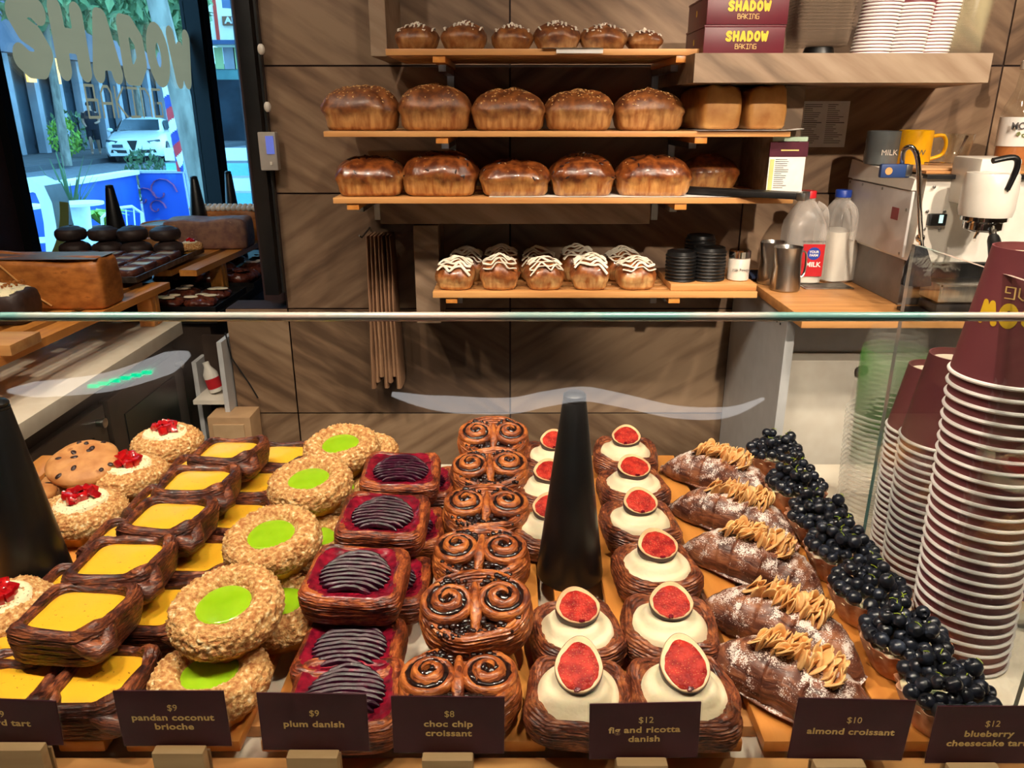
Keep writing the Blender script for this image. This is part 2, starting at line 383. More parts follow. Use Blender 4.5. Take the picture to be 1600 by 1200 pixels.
# ------------------------------------------------------------------ room shell
WY = 2.02                                            # face of the tiled back wall
def tile_wall():
    mb = MB(); cols = []
    zs = [.091 + .303 * k for k in range(-1, 10)]; rnd = random.Random(5); g = .0022
    for i in range(len(zs) - 1):
        z0, z1 = max(0, zs[i]), min(2.8, zs[i + 1])
        if z1 <= z0: continue
        k = -2
        while -.005 + .6 * k < 2.2:
            x0, x1 = -.005 + .6 * k, -.005 + .6 * (k + 1)
            lo = -.612 if z0 > 1.02 - .05 and z1 > 1.1 else -.775
            x0c = max(x0, lo); x1c = min(x1, 2.2)
            k += 1
            if x1c - x0c < .02: continue
            mb.box(x0c + g, x1c - g, WY, WY + .02, z0 + g, z1 - g)
            cols += [(rnd.choice((0, 1)), rnd.random(), rnd.random(), 1)] * 6
    nt_ = len(mb.f)
    mb.box(-.608, 2.2, WY + .004, WY + .1, 0, 2.8, 1); mb.box(-.772, -.60, WY + .004, WY + .1, 0, 1.0, 1)
    cols += [(0, 0, 0, 1)] * (len(mb.f) - nt_)
    o = mb.build('wall_back', [M['stone'], M['grout']], smooth=False)
    at = o.data.attributes.new('tile', 'FLOAT_COLOR', 'FACE')
    at.data.foreach_set('color', [c for q in cols for c in q])
    return struct(o)
tile_wall()
struct(MB().box(-1.9, 2.3, -1.6, 5.8, -.06, 0).build('floor', M['floor'], smooth=False))
struct(MB().box(-1.9, 2.3, -1.6, 5.8, 2.8, 2.9).build('ceiling', M['ceiling'], smooth=False))
WX = -1.75
YA, YB = 2.76, 5.65
struct(MB().box(WX - .12, WX, -1.6, YA, 0, 2.8).box(WX - .12, WX, YB, 5.8, 0, 2.8).box(WX - .12, WX, YA, YB, 0, .72).box(WX - .12, WX, YA, YB, 2.55, 2.8)
       .build('wall_left', M['dark_paint'], smooth=False))
struct(MB().box(2.2, 2.3, -1.6, 2.12, 0, 2.8).build('wall_right', M['plaster'], smooth=False))
struct(MB().box(-1.9, 2.3, -1.7, -1.6, 0, 2.8).build('wall_front', M['plaster'], smooth=False))
struct(MB().box(-1.75, -.5, 5.7, 5.8, 0, 2.8).box(-.70, -.60, 2.125, 5.7, 0, 2.8).build('wall_alcove', M['dark_paint'], smooth=False))
# black steel post closing the end of the tiled wall
struct(MB().box(-.650, -.613, 1.985, 2.10, 1.045, 2.8, bev=.003).box(-.606, -.600, 1.99, 2.0, 1.05, 2.8).build('trim_post', M['black'], angle=30))
# shop window on the street side
M['frame'] = P('dark_window_frame', S(9, 10, 13), S(12, 13, 16), rough=.6, spec=.2)
win = struct(MB().box(WX - .06, WX + .03, YA, YA + .05, .72, 2.55).box(WX - .06, WX + .03, YB - .05, YB, .72, 2.55).box(WX - .06, WX + .03, YA, YB, .72, .77).box(WX - .06, WX + .03, YA, YB, 2.5, 2.55)
             .build('window_1', M['frame'], smooth=False))
MB().box(WX - .03, WX + .07, 4.55, 4.70, .77, 2.5).box(WX + .07, WX + .08, 4.59, 4.65, .77, 2.5).build('window_mullion', M['frame'], win, smooth=False)
MB().box(WX - .014, WX - .008, YA + .05, 4.55, .77, 2.5).build('window_pane', M['glass'], win, smooth=False)
MB().box(WX - .014, WX - .008, 4.70, YB - .05, .77, 2.5).build('window_pane', M['glass'], win, smooth=False)
def vinyl(name, col):
    m, nt, b, N, L = _new(name); out = nt.nodes['Material Output']; b.inputs['Base Color'].default_value = col; b.inputs['Roughness'].default_value = .6
    t = N('ShaderNodeTexNoise'); t.inputs['Scale'].default_value = 6; rp = N('ShaderNodeValToRGB'); rp.color_ramp.elements[0].color = tuple(c * .9 for c in col[:3]) + (1,); rp.color_ramp.elements[1].color = col; L(t.outputs['Fac'], rp.inputs[0])
    tl = N('ShaderNodeBsdfTranslucent'); L(rp.outputs[0], tl.inputs[0]); L(rp.outputs[0], b.inputs['Base Color']); mx = N('ShaderNodeMixShader'); mx.inputs[0].default_value = .45
    L(b.outputs[0], mx.inputs[1]); L(tl.outputs[0], mx.inputs[2]); L(mx.outputs[0], out.inputs[0]); return m
M['vinyl'] = vinyl('tan_vinyl', S(218, 146, 100))
M['vinyl_olive'] = vinyl('olive_vinyl', S(176, 150, 96))
def window_text():
    a = on_x(14, 60, WX); b = on_x(297, 92, WX)
    yc = (a.y + b.y) / 2
    RX = Matrix(((0, 0, 1), (1, 0, 0), (0, 1, 0)))          # reads along +Y, faces the shop
    o = stroke_word(LOGO, .80, .147, b.y - a.y, .315, .0012).build('shop_lettering', M['vinyl'], win, smooth=False)
    o.matrix_local = Matrix.Translation((WX, yc, on_x(290, 93, WX).z)) @ RX.to_4x4()
    a2 = on_x(131, 150, WX); b2 = on_x(254, 155, WX)
    o2 = stroke_word(THIN, .86, .045, b2.y - a2.y, .125, .0012).build('shop_lettering', M['vinyl'], win, smooth=False)
    o2.matrix_local = Matrix.Translation((WX, (a2.y + b2.y) / 2, on_x(200, 160, WX).z)) @ RX.to_4x4()
    # round olive ring printed low on the glass
    c = on_x(22, 330, WX); mb = MB(); ro, ri = .33, .27
    pts = [(R(200 + 150 * k / 30)) for k in range(31)]
    rings = [[(0.0008 * e, c.y + .02 + r * math.cos(t), c.z + .05 + r * math.sin(t)) for t in pts] for r, e in ((ri, 1), (ri, 0), (ro, 0), (ro, 1), (ri, 1))]
    o3 = mb.loft(rings, closed=False).build('ring_print', M['vinyl_olive'], win); o3.location.x = WX
window_text()
# thermostat on the black post
t = thing('thermostat', 'small grey thermostat with blue screen on the black post', 'thermostat', (0, 0, 0))
pc = on_y(421, 236, 1.98)
MB().box(pc.x - .019, pc.x + .024, 1.958, 1.985, pc.z - .045, pc.z + .045, bev=.003).build('case', P('grey_plastic', S(178, 172, 164), S(168, 162, 155), rough=.5), t)
MB().box(pc.x + .000, pc.x + .019, 1.956, 1.960, pc.z - .006, pc.z + .036).build('screen', emit('lit_blue_screen', S(90, 105, 190), .5), t, smooth=False)
MB().box(pc.x + .006, pc.x + .011, 1.955, 1.960, pc.z - .032, pc.z - .024).build('button', M['white'], t, smooth=False)
for i, (x, y) in enumerate(((408, 77), (418, 167))):
    p = on_y(x, y, 1.98)
    o = MB().ball((0, 0, 0), .009, sc=(1, .8, 1.4)).build('wall_clip', M['white_paint']); o.location = (p.x, 1.980, p.z)
    tag(o, ['small white clip on the black post, upper of the two', 'small white clip on the black post, lower of the two'][i], 'clip', 'clips on the black post')
# ceiling downlights
M['lens'] = emit('lit_lamp_lens', (1, .80, .55, 1), 12)
for i, (x, y, wt, ax, ay, az, cone) in enumerate(LAMPS):
    t = thing('downlight', 'round black ceiling downlight above the counter and aisle', 'ceiling light', (x, y, 0), group='ceiling downlights')
    MB().lathe([(.055, 2.8), (.055, LAMP_Z + .002), (.045, LAMP_Z + .002), (.043, LAMP_Z + .014)], 32).build('housing', M['black'], t)
    MB().lathe([(.042, LAMP_Z + .012), (.001, LAMP_Z + .011)], 32, cap1=True).build('lens', M['lens'], t)
    l = bpy.data.lights.new('lamp', 'SPOT'); l.energy = wt; l.color = (1.0, .84, .66); l.spot_size = R(cone); l.spot_blend = .55; l.shadow_soft_size = .035
    lo = bpy.data.objects.new('lamp', l); C.objects.link(lo); lo.parent = t; lo.location = (0, 0, LAMP_Z - .03)
    d = Vector((ax, ay, az)) - Vector((x, y, LAMP_Z - .03)); lo.rotation_euler = d.to_track_quat('-Z', 'Y').to_euler()

# two soft white wavy wall lights behind the customer's side; their light is mirrored in the sloping front glass
M['soft_white'] = emit('lit_soft_white_tube', (1, .96, .95, 1), 2.6)
def wavy(label, pts, rad, bars=None):
    t = thing('wall_light', label, 'light', (0, 0, 0), 0, 'wavy wall lights'); p = bend([(x, -1.55, z) for x, z in pts], 8); n = len(p)
    MB().tube(p, [rad * min(1, .25 + 5 * min(i, n - 1 - i) / n) * (1.25 - .5 * i / n) for i in range(n)], 14).build('light_tube', M['soft_white'], t)
    for q in range(3): MB().box(p[(n - 1) * (q + 1) // 4].x - .008, p[(n - 1) * (q + 1) // 4].x + .008, -1.599, -1.55, p[(n - 1) * (q + 1) // 4].z - .008, p[(n - 1) * (q + 1) // 4].z + .008).build('bracket', M['black'], t, smooth=False)
    for (x, z) in (bars or []): MB().box(x - .016, x + .016, -1.512, -1.506, z - .006, z + .006).build('green_segment', emit('lit_green_segment', (.0, 1, .45, 1), 8), t, smooth=False)
wavy('long white wavy light on the customer side wall, mirrored across the front glass', [(-.40, 1.365), (-.25, 1.335), (-.02, 1.325), (.12, 1.35), (.24, 1.365), (.36, 1.345), (.55, 1.305), (.72, 1.305), (.84, 1.35)], .025)
wavy('short white light with green segments on the customer side wall, mirrored at left', [(-1.08, 1.50), (-1.2, 1.45), (-1.35, 1.405), (-1.52, 1.385), (-1.68, 1.375)], .032, [(-1.20 - .035 * q, 1.435 - .009 * q) for q in range(6)])
# ------------------------------------------------------------------ stone ledges and timber shelves on the back wall
def stone_box(name, label, x0, x1, y0, y1, z0, z1, cat='stone ledge', bev=.0015):
    o = MB().box(x0, x1, y0, y1, z0, z1, bev=bev).build(name, M['stone_trim'], smooth=False)
    return tag(o, label, cat)
def stone_piece(name, *boxes):
    mb = MB()
    for b in boxes: mb.box(*b, bev=.0015)
    return struct(mb.build(name, M['stone_trim'], smooth=False))
p0 = on_y(577, 40, 1.78); p1 = on_y(607, 88, 1.78)
stone_piece('trim_1', (p0.x, p1.x - .002, 1.78, WY, p1.z, 2.8))
a = on_y(593, 321, 1.86); b = on_y(1015, 350, 1.86)
stone_piece('trim_2', (a.x, b.x, 1.86, WY, b.z, H - .196))
a = on_y(645, 351, 1.86); b = on_y(689, 505, 1.86)
stone_piece('trim_3', (a.x, b.x, 1.86, WY, b.z, on_y(640, 351, 1.86).z - .002))
# thick stone shelf at the right
zt, zb = H + .108, H + .0545
xr0, xr1 = .935, 1.04
mb = MB(); xl = .356
mb.add([(xl, 1.62, zb), (xr0, 1.62, zb), (xr1, WY, zb), (xl, WY, zb), (xl, 1.62, zt), (xr0, 1.62, zt), (xr1, WY, zt), (xl, WY, zt)],
       [(0, 3, 2, 1), (4, 5, 6, 7), (0, 1, 5, 4), (1, 2, 6, 5), (2, 3, 7, 6), (3, 0, 4, 7)])
struct(mb.build('trim_4', M['stone_trim'], smooth=False))
# upright end panel under the stone shelf
struct(MB().box(.578, .622, 1.74, WY, H - .192, zb - .0015, bev=.001).build('trim_5', M['stone_trim'], smooth=False))

def shelf_board(label, pxl, pxr, pyt, yf, thick, slatted=True, cleats=(), depth=None):
    a = on_y(pxl, pyt, yf); b = on_y(pxr, pyt, yf); z = (a.z + b.z) / 2
    x0, x1 = a.x, b.x; yb = (yf + depth) if depth else WY - .012
    t = thing('bread_shelf', label, 'shelf', ((x0 + x1) / 2, yf, z - thick)); cx = (x0 + x1) / 2
    w = .03; n = int((yb - yf) / (w + .010))
    for i in range(n):
        y = i * (yb - yf) / n
        MB().box(x0 - cx, x1 - cx, y, y + w, 0, thick, bev=.0015).build('slat', M['pine'], t, angle=30)
    for c in cleats:
        cxp = on_y(c, pyt, yf).x
        MB().box(cxp - cx - .013, cxp - cx + .013, .004, yb - yf - .002, -.0135, -.0002, bev=.001).build('cleat', M['pine_y'], t, angle=30)
        MB().box(cxp - cx - .008, cxp - cx + .008, .08, yb - yf + .010, -.027, -.0137).box(cxp - cx - .008, cxp - cx + .008, yb - yf + .001, yb - yf + .011, -.075, -.014).build('bracket', M['steel'], t, smooth=False)
    return z, x0, x1
Z1, *_ = shelf_board('slatted timber shelf at the very top, carrying the sugared small loaves', 602, 1107, 76, 1.70, .0125, cleats=(685, 1068))
Z2, *_ = shelf_board('timber shelf carrying the five seeded loaves and two square loaves', 505, 1236, 205, 1.70, .0115, cleats=(690, 1097))
Z3, *_ = shelf_board('timber shelf carrying the glossy fruit loaves, third from the top', 520, 1240, 309, 1.70, .0125, cleats=(550, 1065))
Z4, X4, _ = shelf_board('low timber shelf carrying the white drizzled buns', 676, 1184, 456, 1.74, .0145, cleats=(705, 1055), depth=.26)

# ------------------------------------------------------------------ loaves
def crust_mat(name, top, mid, side, zsplit, seeds=None, rough=.45, coat=.1):
    m, nt, b, N, L = _new(name)
    co, tc = _coords(nt, N, L, (1, 1, 1))
    sp = N('ShaderNodeSeparateXYZ'); L(tc.outputs['Object'], sp.inputs[0])
    n = N('ShaderNodeTexNoise'); n.inputs['Scale'].default_value = 26; n.inputs['Detail'].default_value = 5; L(co, n.inputs['Vector'])
    a = N('ShaderNodeMath'); a.operation = 'MULTIPLY_ADD'; L(n.outputs['Fac'], a.inputs[0]); a.inputs[1].default_value = .07; a.inputs[2].default_value = -.035 - zsplit
    c = N('ShaderNodeMath'); c.operation = 'ADD'; L(sp.outputs['Z'], c.inputs[0]); L(a.outputs[0], c.inputs[1])
    d = N('ShaderNodeMath'); d.operation = 'MULTIPLY_ADD'; L(c.outputs[0], d.inputs[0]); d.inputs[1].default_value = 42; d.inputs[2].default_value = .5; d.use_clamp = True
    cox, _ = _coords(nt, N, L, (1, 1, .12)); n2 = N('ShaderNodeTexNoise'); n2.inputs['Scale'].default_value = 95; n2.inputs['Detail'].default_value = 3; L(cox, n2.inputs['Vector'])
    r1 = N('ShaderNodeValToRGB'); r1.color_ramp.elements[0].color = mid; r1.color_ramp.elements[1].color = side
    r1.color_ramp.elements[0].position = .30; r1.color_ramp.elements[1].position = .66; L(n2.outputs['Fac'], r1.inputs[0])
    n3 = N('ShaderNodeTexNoise'); n3.inputs['Scale'].default_value = 60; n3.inputs['Detail'].default_value = 6; L(co, n3.inputs['Vector'])
    r2 = N('ShaderNodeValToRGB'); r2.color_ramp.elements[0].color = top; r2.color_ramp.elements[1].color = mid
    r2.color_ramp.elements[0].position = .40; r2.color_ramp.elements[1].position = .68; L(n3.outputs['Fac'], r2.inputs[0])
    mx = N('ShaderNodeMix'); mx.data_type = 'RGBA'; L(d.outputs[0], mx.inputs['Factor']); L(r1.outputs[0], mx.inputs['A']); L(r2.outputs[0], mx.inputs['B'])
    L(mx.outputs['Result'], b.inputs['Base Color']); b.inputs['Roughness'].default_value = rough; b.inputs['Coat Weight'].default_value = coat
    bp = N('ShaderNodeBump'); bp.inputs['Strength'].default_value = .5; bp.inputs['Distance'].default_value = .003; L(n3.outputs['Fac'], bp.inputs['Height']); L(bp.outputs[0], b.inputs['Normal'])
    return m
def loaf_mesh(L, D, Hh, seed, n=4.5, rough=.004, dome=.45, spill=.005, top_flat=False):
    """tin loaf: upright sides, a crust that bulges over the tin's rim, rounded top"""
    prof = [(-.010, 0), (-.003, .002), (0, .008), (.001, Hh * .25), (.002, Hh * .42)]
    if top_flat: prof += [(.001, Hh * .7), (0, Hh * .9), (-.004, Hh * .97), (-.012, Hh)]
    else: prof = [(-.012, 0), (-.007, .002), (-.003, .009), (-.001, Hh * .25), (.001, Hh * (.92 - dome)), (spill, Hh * (1 - dome) + .002), (spill + .001, Hh * (1 - dome * .78)), (-.001, Hh * (1 - dome * .5)), (-.008, Hh * (1 - dome * .3)), (-.020, Hh * (1 - dome * .13)), (-.032, Hh * .985)]
    seg = 72; rings = []
    for i, (o, z) in enumerate(prof):
        ring = []
        for k in range(seg):
            th = 2 * PI * k / seg; ex, ey = se(th, n if i < 6 else n * .75)
            w = 1.0 if i > 1 else .2
            q = rough * w * (nz(ex * 2 + seed, ey * 2, z * 22) + .5 * nz(ex * 7 + seed, ey * 7, z * 60) + (.45 * nz(ex * 19 + seed, ey * 19, z * 150) if i > 5 else 0))
            hm = 1 + (.10 * nz(ex * 1.5 + seed, ey * 1.5, 0) if i > 4 else 0)
            ring.append((ex * (L / 2 + o + q), ey * (D / 2 + o + q), z * hm))
        rings.append(ring)
    last = rings[-1]
    for s in (.75, .5, .25):
        ring = []
        for k, v in enumerate(last):
            x, y = v[0] * s, v[1] * s
            ring.append((x, y, v[2] * s + (1 - s) * Hh * (1.0 if top_flat else 1.03) + rough * 1.4 * nz(x * 60 + seed, y * 60, 1) + (0 if top_flat else .004 * (1 - s))))
        rings.append(ring)
    return MB().loft(rings, cap0=True, cap1=True)
M['seeded'] = crust_mat('seeded_crust', S(88, 46, 22), S(140, 82, 38), S(196, 146, 88), .036)
M['glossy_crust'] = crust_mat('glossy_fruit_crust', S(80, 36, 16), S(142, 76, 32), S(204, 150, 86), .034, rough=.3, coat=.4)
M['seed'] = P('pale_seeds', S(205, 165, 105), S(160, 110, 60), rough=.6, scale=200)
M['dark_fruit'] = P('dark_fruit_streak', S(48, 22, 18), S(34, 16, 14), rough=.35)
def top_points(ob_mb, n, rnd, zmin, rmin=.0):
    """random spots on the upper faces of a mesh builder"""
    out = []; tri = [f for f in ob_mb.f]
    while len(out) < n:
        f = rnd.choice(tri); vs = [ob_mb.v[i] for i in f]
        nrm = (vs[1] - vs[0]).cross(vs[2] - vs[0])
        if nrm.length < 1e-9: continue
        nrm.normalize(); w = [rnd.random() for _ in vs]; s = sum(w); p = sum((v * (x / s) for v, x in zip(vs, w)), Vector())
        if p.z < zmin: continue
        if nrm.z < 0: nrm = -nrm
        out.append((p, nrm))
    return out
def seeds_mesh(pts, rnd, L=.0022, w=.0011):
    mb = MB()
    for p, n in pts:
        q = n.to_track_quat('Z', 'Y') @ Euler((0, 0, rnd.random() * 6.3)).to_quaternion()
        mb.ball((0, 0, 0), 1, 6, 4, 0, Matrix.Translation(p) @ q.to_matrix().to_4x4() @ Matrix.Diagonal((L, w, w * .8, 1)))
    return mb
rnd = random.Random(3)
def put_loaves(spec, z, yc, mat, D, group, labels, dome=.55, n=4.2, topping='seeds', name='tin_loaf', spill=.005):
    for i, (x0, x1, hpx) in enumerate(spec):
        yf = yc - D / 2
        a = on_y(x0, 300, yf); b = on_y(x1, 300, yf); k = on_y(800, 300, yf)
        sc = (Vector((0, yf, z)) - Vector((0, 0, H))); dep = yf * math.cos(TILT) + (H - z) * math.sin(TILT)
        X0, X1 = (x0 - 800) * dep / FPX, (x1 - 800) * dep / FPX; Hh = hpx * dep / FPX * 1.02
        mb = loaf_mesh((X1 - X0) * .96, D, Hh, i * 3.7 + z * 10, n, dome=dome, spill=spill)
        t = thing(name, labels[i], 'bread', ((X0 + X1) / 2, yc, z + .0005), R(rnd.uniform(-4, 4)), group)
        mb.build('crust', mat, t, angle=60)
        if topping == 'seeds':
            seeds_mesh(top_points(mb, 200, rnd, Hh * .66), rnd, .0026, .0014).build('seed_topping', M['seed'], t)['kind'] = 'stuff'
        elif topping == 'sugar':
            icing = MB()
            for q in range(9):
                x = -.4 * (X1 - X0) + .8 * (X1 - X0) * q / 8; pts = []
                for (yy) in [-.4, -.2, 0, .2, .4]:
                    r2 = (x / ((X1 - X0) * .5)) ** 2 + (yy / .55) ** 2
                    pts.append((x + .004 * nz(x * 90, yy * 9, i), yy * D, Hh * (1.02 - .30 * r2) + .002))
                if q % 3 != 1: icing.tube(pts, [.0016, .0026, .0032, .0024, .0014], 6, flat=.5)
            seeds_mesh(top_points(mb, 60, rnd, Hh * .7), rnd, .003, .0016).build('sugar_topping', M['icing'], t)['kind'] = 'stuff'
            icing.build('icing', M['icing'], t)
        elif topping == 'streak':
            seeds_mesh(top_points(mb, 26, rnd, Hh * .45), rnd, .006, .0022).build('fruit_pieces', M['dark_fruit'], t)['kind'] = 'stuff'
            seeds_mesh(top_points(mb, 30, rnd, Hh * .72), rnd, .0018, .001).build('nut_topping', M['seed'], t)['kind'] = 'stuff'
M['icing'] = P('white_icing', S(232, 222, 208), S(220, 206, 190), rough=.5, scale=80)
M['small_loaf'] = crust_mat('brown_brioche_crust', S(92, 48, 26), S(150, 92, 46), S(206, 156, 98), .014, rough=.4, coat=.15)
ordn = ['first', 'second', 'third', 'fourth', 'fifth', 'sixth']
put_loaves([(615, 683, 37), (688, 759, 39), (768, 832, 36), (836, 906, 40), (909, 982, 36), (982, 1038, 28)], Z1, 1.775, M['small_loaf'], .075, 'small sugared loaves on the top shelf',
           ['small brown loaf with white icing sugar, leftmost on the top shelf', 'small dark loaf with pale icing ridge, second from left on the top shelf', 'small golden loaf with coconut flakes, third from left on the top shelf',
            'small golden loaf, fourth from left on the top shelf, taller than its neighbours', 'small iced loaf above the white paper strip on the top shelf', 'small low loaf at the right end of the top shelf row'], n=3.2, topping='sugar', dome=.6, spill=.003, name='small_loaf')
put_loaves([(501, 619, 62), (621, 733, 64), (737, 853, 58), (853, 960, 56), (963, 1071, 57)], Z2, 1.775, M['seeded'], .115, 'seeded tin loaves on the second shelf',
           ['seeded brown tin loaf at the left end of the second shelf', 'tall seeded tin loaf, second from left on the second shelf', 'seeded tin loaf with ribbed pale side, middle of the second shelf',
            'seeded tin loaf with a pale torn patch, second shelf', 'seeded tin loaf beside the square loaves on the second shelf'])
put_loaves([(521, 628, 55), (627, 745, 61), (749, 860, 50), (861, 961, 58), (965, 1083, 56)], Z3, 1.77, M['glossy_crust'], .115, 'glossy fruit loaves on the third shelf',
           ['glossy fruit loaf at the left end of the third shelf', 'largest glossy fruit loaf, second from left on the third shelf', 'low glossy fruit loaf in the middle of the third shelf',
            'glossy fruit loaf with rounded dome, fourth from left on the third shelf', 'long glossy fruit loaf with flaky top, fifth from left on the third shelf'], topping='streak')
# the lone loaf farther back at the right end of the third shelf
mb = loaf_mesh(.125, .09, .075, 91, 4, dome=.55)
t = thing('tin_loaf', 'dark loaf set far back at the right end of the third shelf', 'bread', (.475, 1.92, Z3 + .0005), .1, 'glossy fruit loaves on the third shelf'); mb.build('crust', M['glossy_crust'], t, angle=60)
# square sandwich loaves
M['square_crust'] = P('golden_square_crust', S(176, 112, 52), S(214, 158, 90), scale=22, rough=.5, bump=.25, bscale=120, ramp=(.3, .66))
for i, (x0, x1, lab) in enumerate(((1093, 1160, 'square golden sandwich loaf, left one of the pair on the second shelf'), (1164, 1231, 'square golden sandwich loaf at the right end of the second shelf'))):
    dep = 1.715 * math.cos(TILT) + (H - Z2) * math.sin(TILT); X0, X1 = (x0 - 800) * dep / FPX, (x1 - 800) * dep / FPX
    mb = loaf_mesh(X1 - X0 - .006, .235, .0865, 40 + i * 5, 9, .0022, top_flat=True)
    o = mb.build('sandwich_loaf', M['square_crust'], angle=60); o.location = ((X0 + X1) / 2 - .002, 1.835, Z2 + .003); o.rotation_euler.z = R(1.2)
    tag(o, lab, 'bread', 'square loaves on the second shelf')
# paper liners
def sheet(name, label, x0, x1, y0, y1, z, cat='paper', curl=.006, mat=None):
    nx, ny = 12, 6; rings = []
    for i in range(nx):
        u = i / (nx - 1)
        rings.append([(x0 + (x1 - x0) * u, y0 + (y1 - y0) * j / (ny - 1), z + curl * max(0, (u - .8) / .2) ** 2 + .0008 * abs(nz(u * 6, j * .7, z))) for j in range(ny)])
    bot = [[(v[0], v[1], v[2] - .0004) for v in r] for r in rings]
    mb = MB().loft(rings, closed=False).loft(bot, closed=False)
    return tag(mb.build(name, mat or M['paper']), label, cat)
sheet('paper_liner', 'white paper sheet under the two square loaves', .39, .612, 1.692, 1.90, Z2 + .0012, curl=.004)
sheet('paper_liner', 'white paper strip hanging over the edge of the top shelf', .06, .185, 1.692, 1.76, Z1 + .0010, curl=.0)
MB_ = MB().box(.09, .185, 1.6955, 1.6965, Z1 - .009, Z1 + .001)
tag(MB_.build('paper_flap', M['paper'], smooth=False), 'white paper corner folded down over the top shelf edge', 'paper')
sheet('paper_liner', 'pale baking paper under the loaves on the third shelf', -.05, .52, 1.705, 1.95, Z3 + .0008, curl=.0)
# dark baking tray lying on the right end of the third shelf
t = thing('baking_tray', 'dark metal tray lying across the right end of the third shelf', 'tray', (0, 0, 0))
a = Vector((.36, 1.80, Z3 + .012)); b = Vector((.612, 1.64, Z3 + .012)); d = (b - a).normalized(); Mx = Matrix.Translation(a) @ d.to_track_quat('X', 'Z').to_matrix().to_4x4()
MB().box(0, .30, -.022, .022, -.009, .004, M=Mx, bev=.003).build('tray_body', M['tray_dark'], t)
MB().box(.285, .303, -.024, .024, -.011, .006, M=Mx, bev=.003).build('tray_end', M['steel'], t)

# ------------------------------------------------------------------ drizzled buns on the low shelf
M['bun'] = crust_mat('glazed_bun', S(112, 58, 28), S(168, 100, 50), S(224, 182, 120), .026, rough=.35, coat=.3)
M['drizzle'] = P('white_drizzle', S(238, 232, 216), S(228, 218, 196), rough=.35)
M['herb'] = P('chopped_herb', S(86, 96, 40), S(58, 70, 28), rough=.6)
bl = ['left end', 'second from left', 'third from left', 'fourth from left', 'right end']
k = 0
bun_pos = []
for row, yc in ((0, 1.79), (1, 1.885)):
    xs = ((681, 745), (747, 814), (818, 882), (888, 953), (959, 1023)) if row == 0 else ((700, 760), (752, 815), (812, 870), (872, 930), (942, 1000))
    for i, (x0, x1) in enumerate(xs):
        dep = yc * math.cos(TILT) + .40 * math.sin(TILT); X0, X1 = (x0 - 800) * dep / FPX, (x1 - 800) * dep / FPX; w = min(.09, X1 - X0); D = .088
        mb = loaf_mesh(w * .96, D, .066 + .006 * (i % 2) + .006 * row, 60 + 7 * i + 31 * row, 3.4, .004, dome=.62, spill=.003)
        lab = f"white drizzled savoury bun, {bl[i]} of the {'front' if row == 0 else 'back'} row on the low shelf"
        t = thing('drizzled_bun', lab, 'bun', ((X0 + X1) / 2, yc, Z4 + .0005), R(rnd.uniform(-5, 5)), 'drizzled buns on the low shelf')
        mb.build('bread', M['bun'], t, angle=60)
        tops = [v for v in mb.v]
        def zat(x, y):
            best = min(tops, key=lambda v: (v.x - x) ** 2 + (v.y - y) ** 2 - v.z * .01); return best.z
        dz = MB()
        for q in range(10):
            y = -D * .47 + D * .90 * q / 9; pts = []
            for s in range(9):
                x = (-.42 + .84 * s / 8) * w; yy = y + .0055 * math.sin(s * 1.5 + i * 2) + .003 * nz(s * .8, q * 1.3, k)
                pts.append((x, yy, zat(x, yy) + .002))
            dz.tube(bend(pts, 3), .0031, 6, flat=.6)
        dz.build('drizzle', M['drizzle'], t)
        seeds_mesh(top_points(mb, 16, rnd, .04), rnd, .003, .0012).build('herbs', M['herb'], t)['kind'] = 'stuff'
        k += 1
# ------------------------------------------------------------------ things on the thick stone shelf
M['box_card'] = P('burgundy_gift_box', S(96, 16, 34), S(86, 14, 30), rough=.42)
M['box_side'] = P('dark_box_edge', S(58, 14, 22), S(50, 12, 20), rough=.5)
bx0, bx1 = on_y(1100, 60, 1.665).x, on_y(1226, 60, 1.665).x
bh = .0535
for i, (lab, dx) in enumerate((('burgundy cake box with yellow lettering, lower of the two stacked boxes', 0), ('burgundy cake box with yellow lettering, stacked on top of another box', .002))):
    z = zt + .0005 + i * (bh + .0008)
    t = thing('cake_box', lab, 'box', ((bx0 + bx1) / 2 + dx, 1.75, z), 0, 'cake boxes on the stone shelf'); w = (bx1 - bx0) / 2
    MB().box(-w, w, -.085, .085, 0, bh - .004, bev=.001).build('box_body', M['box_card'], t, angle=30)
    MB().box(-w - .001, w + .001, -.0855, .0855, bh - .0038, bh, bev=.001).build('lid', M['box_card'], t, angle=30)
    for gl, adv, rad, ww, hh_, m_, zc in ((LOGO, .80, .13, .084, .0215, M['yellow_print'], .62), (THIN, .86, .05, .044, .0085, M['gold'], .27)):
        o = stroke_word(gl, adv, rad, ww, hh_, .0003).build('lettering', m_, t, smooth=False); o.location = (.004 - dx, -.0857, bh * zc); o.rotation_euler = (R(90), 0, 0)
    o = letters('side_mark', 'O', .018, M['yellow_print'], t, (-w - .0014, 0, bh * .5), (R(90), 0, R(-90)), .5, 0, .0002)
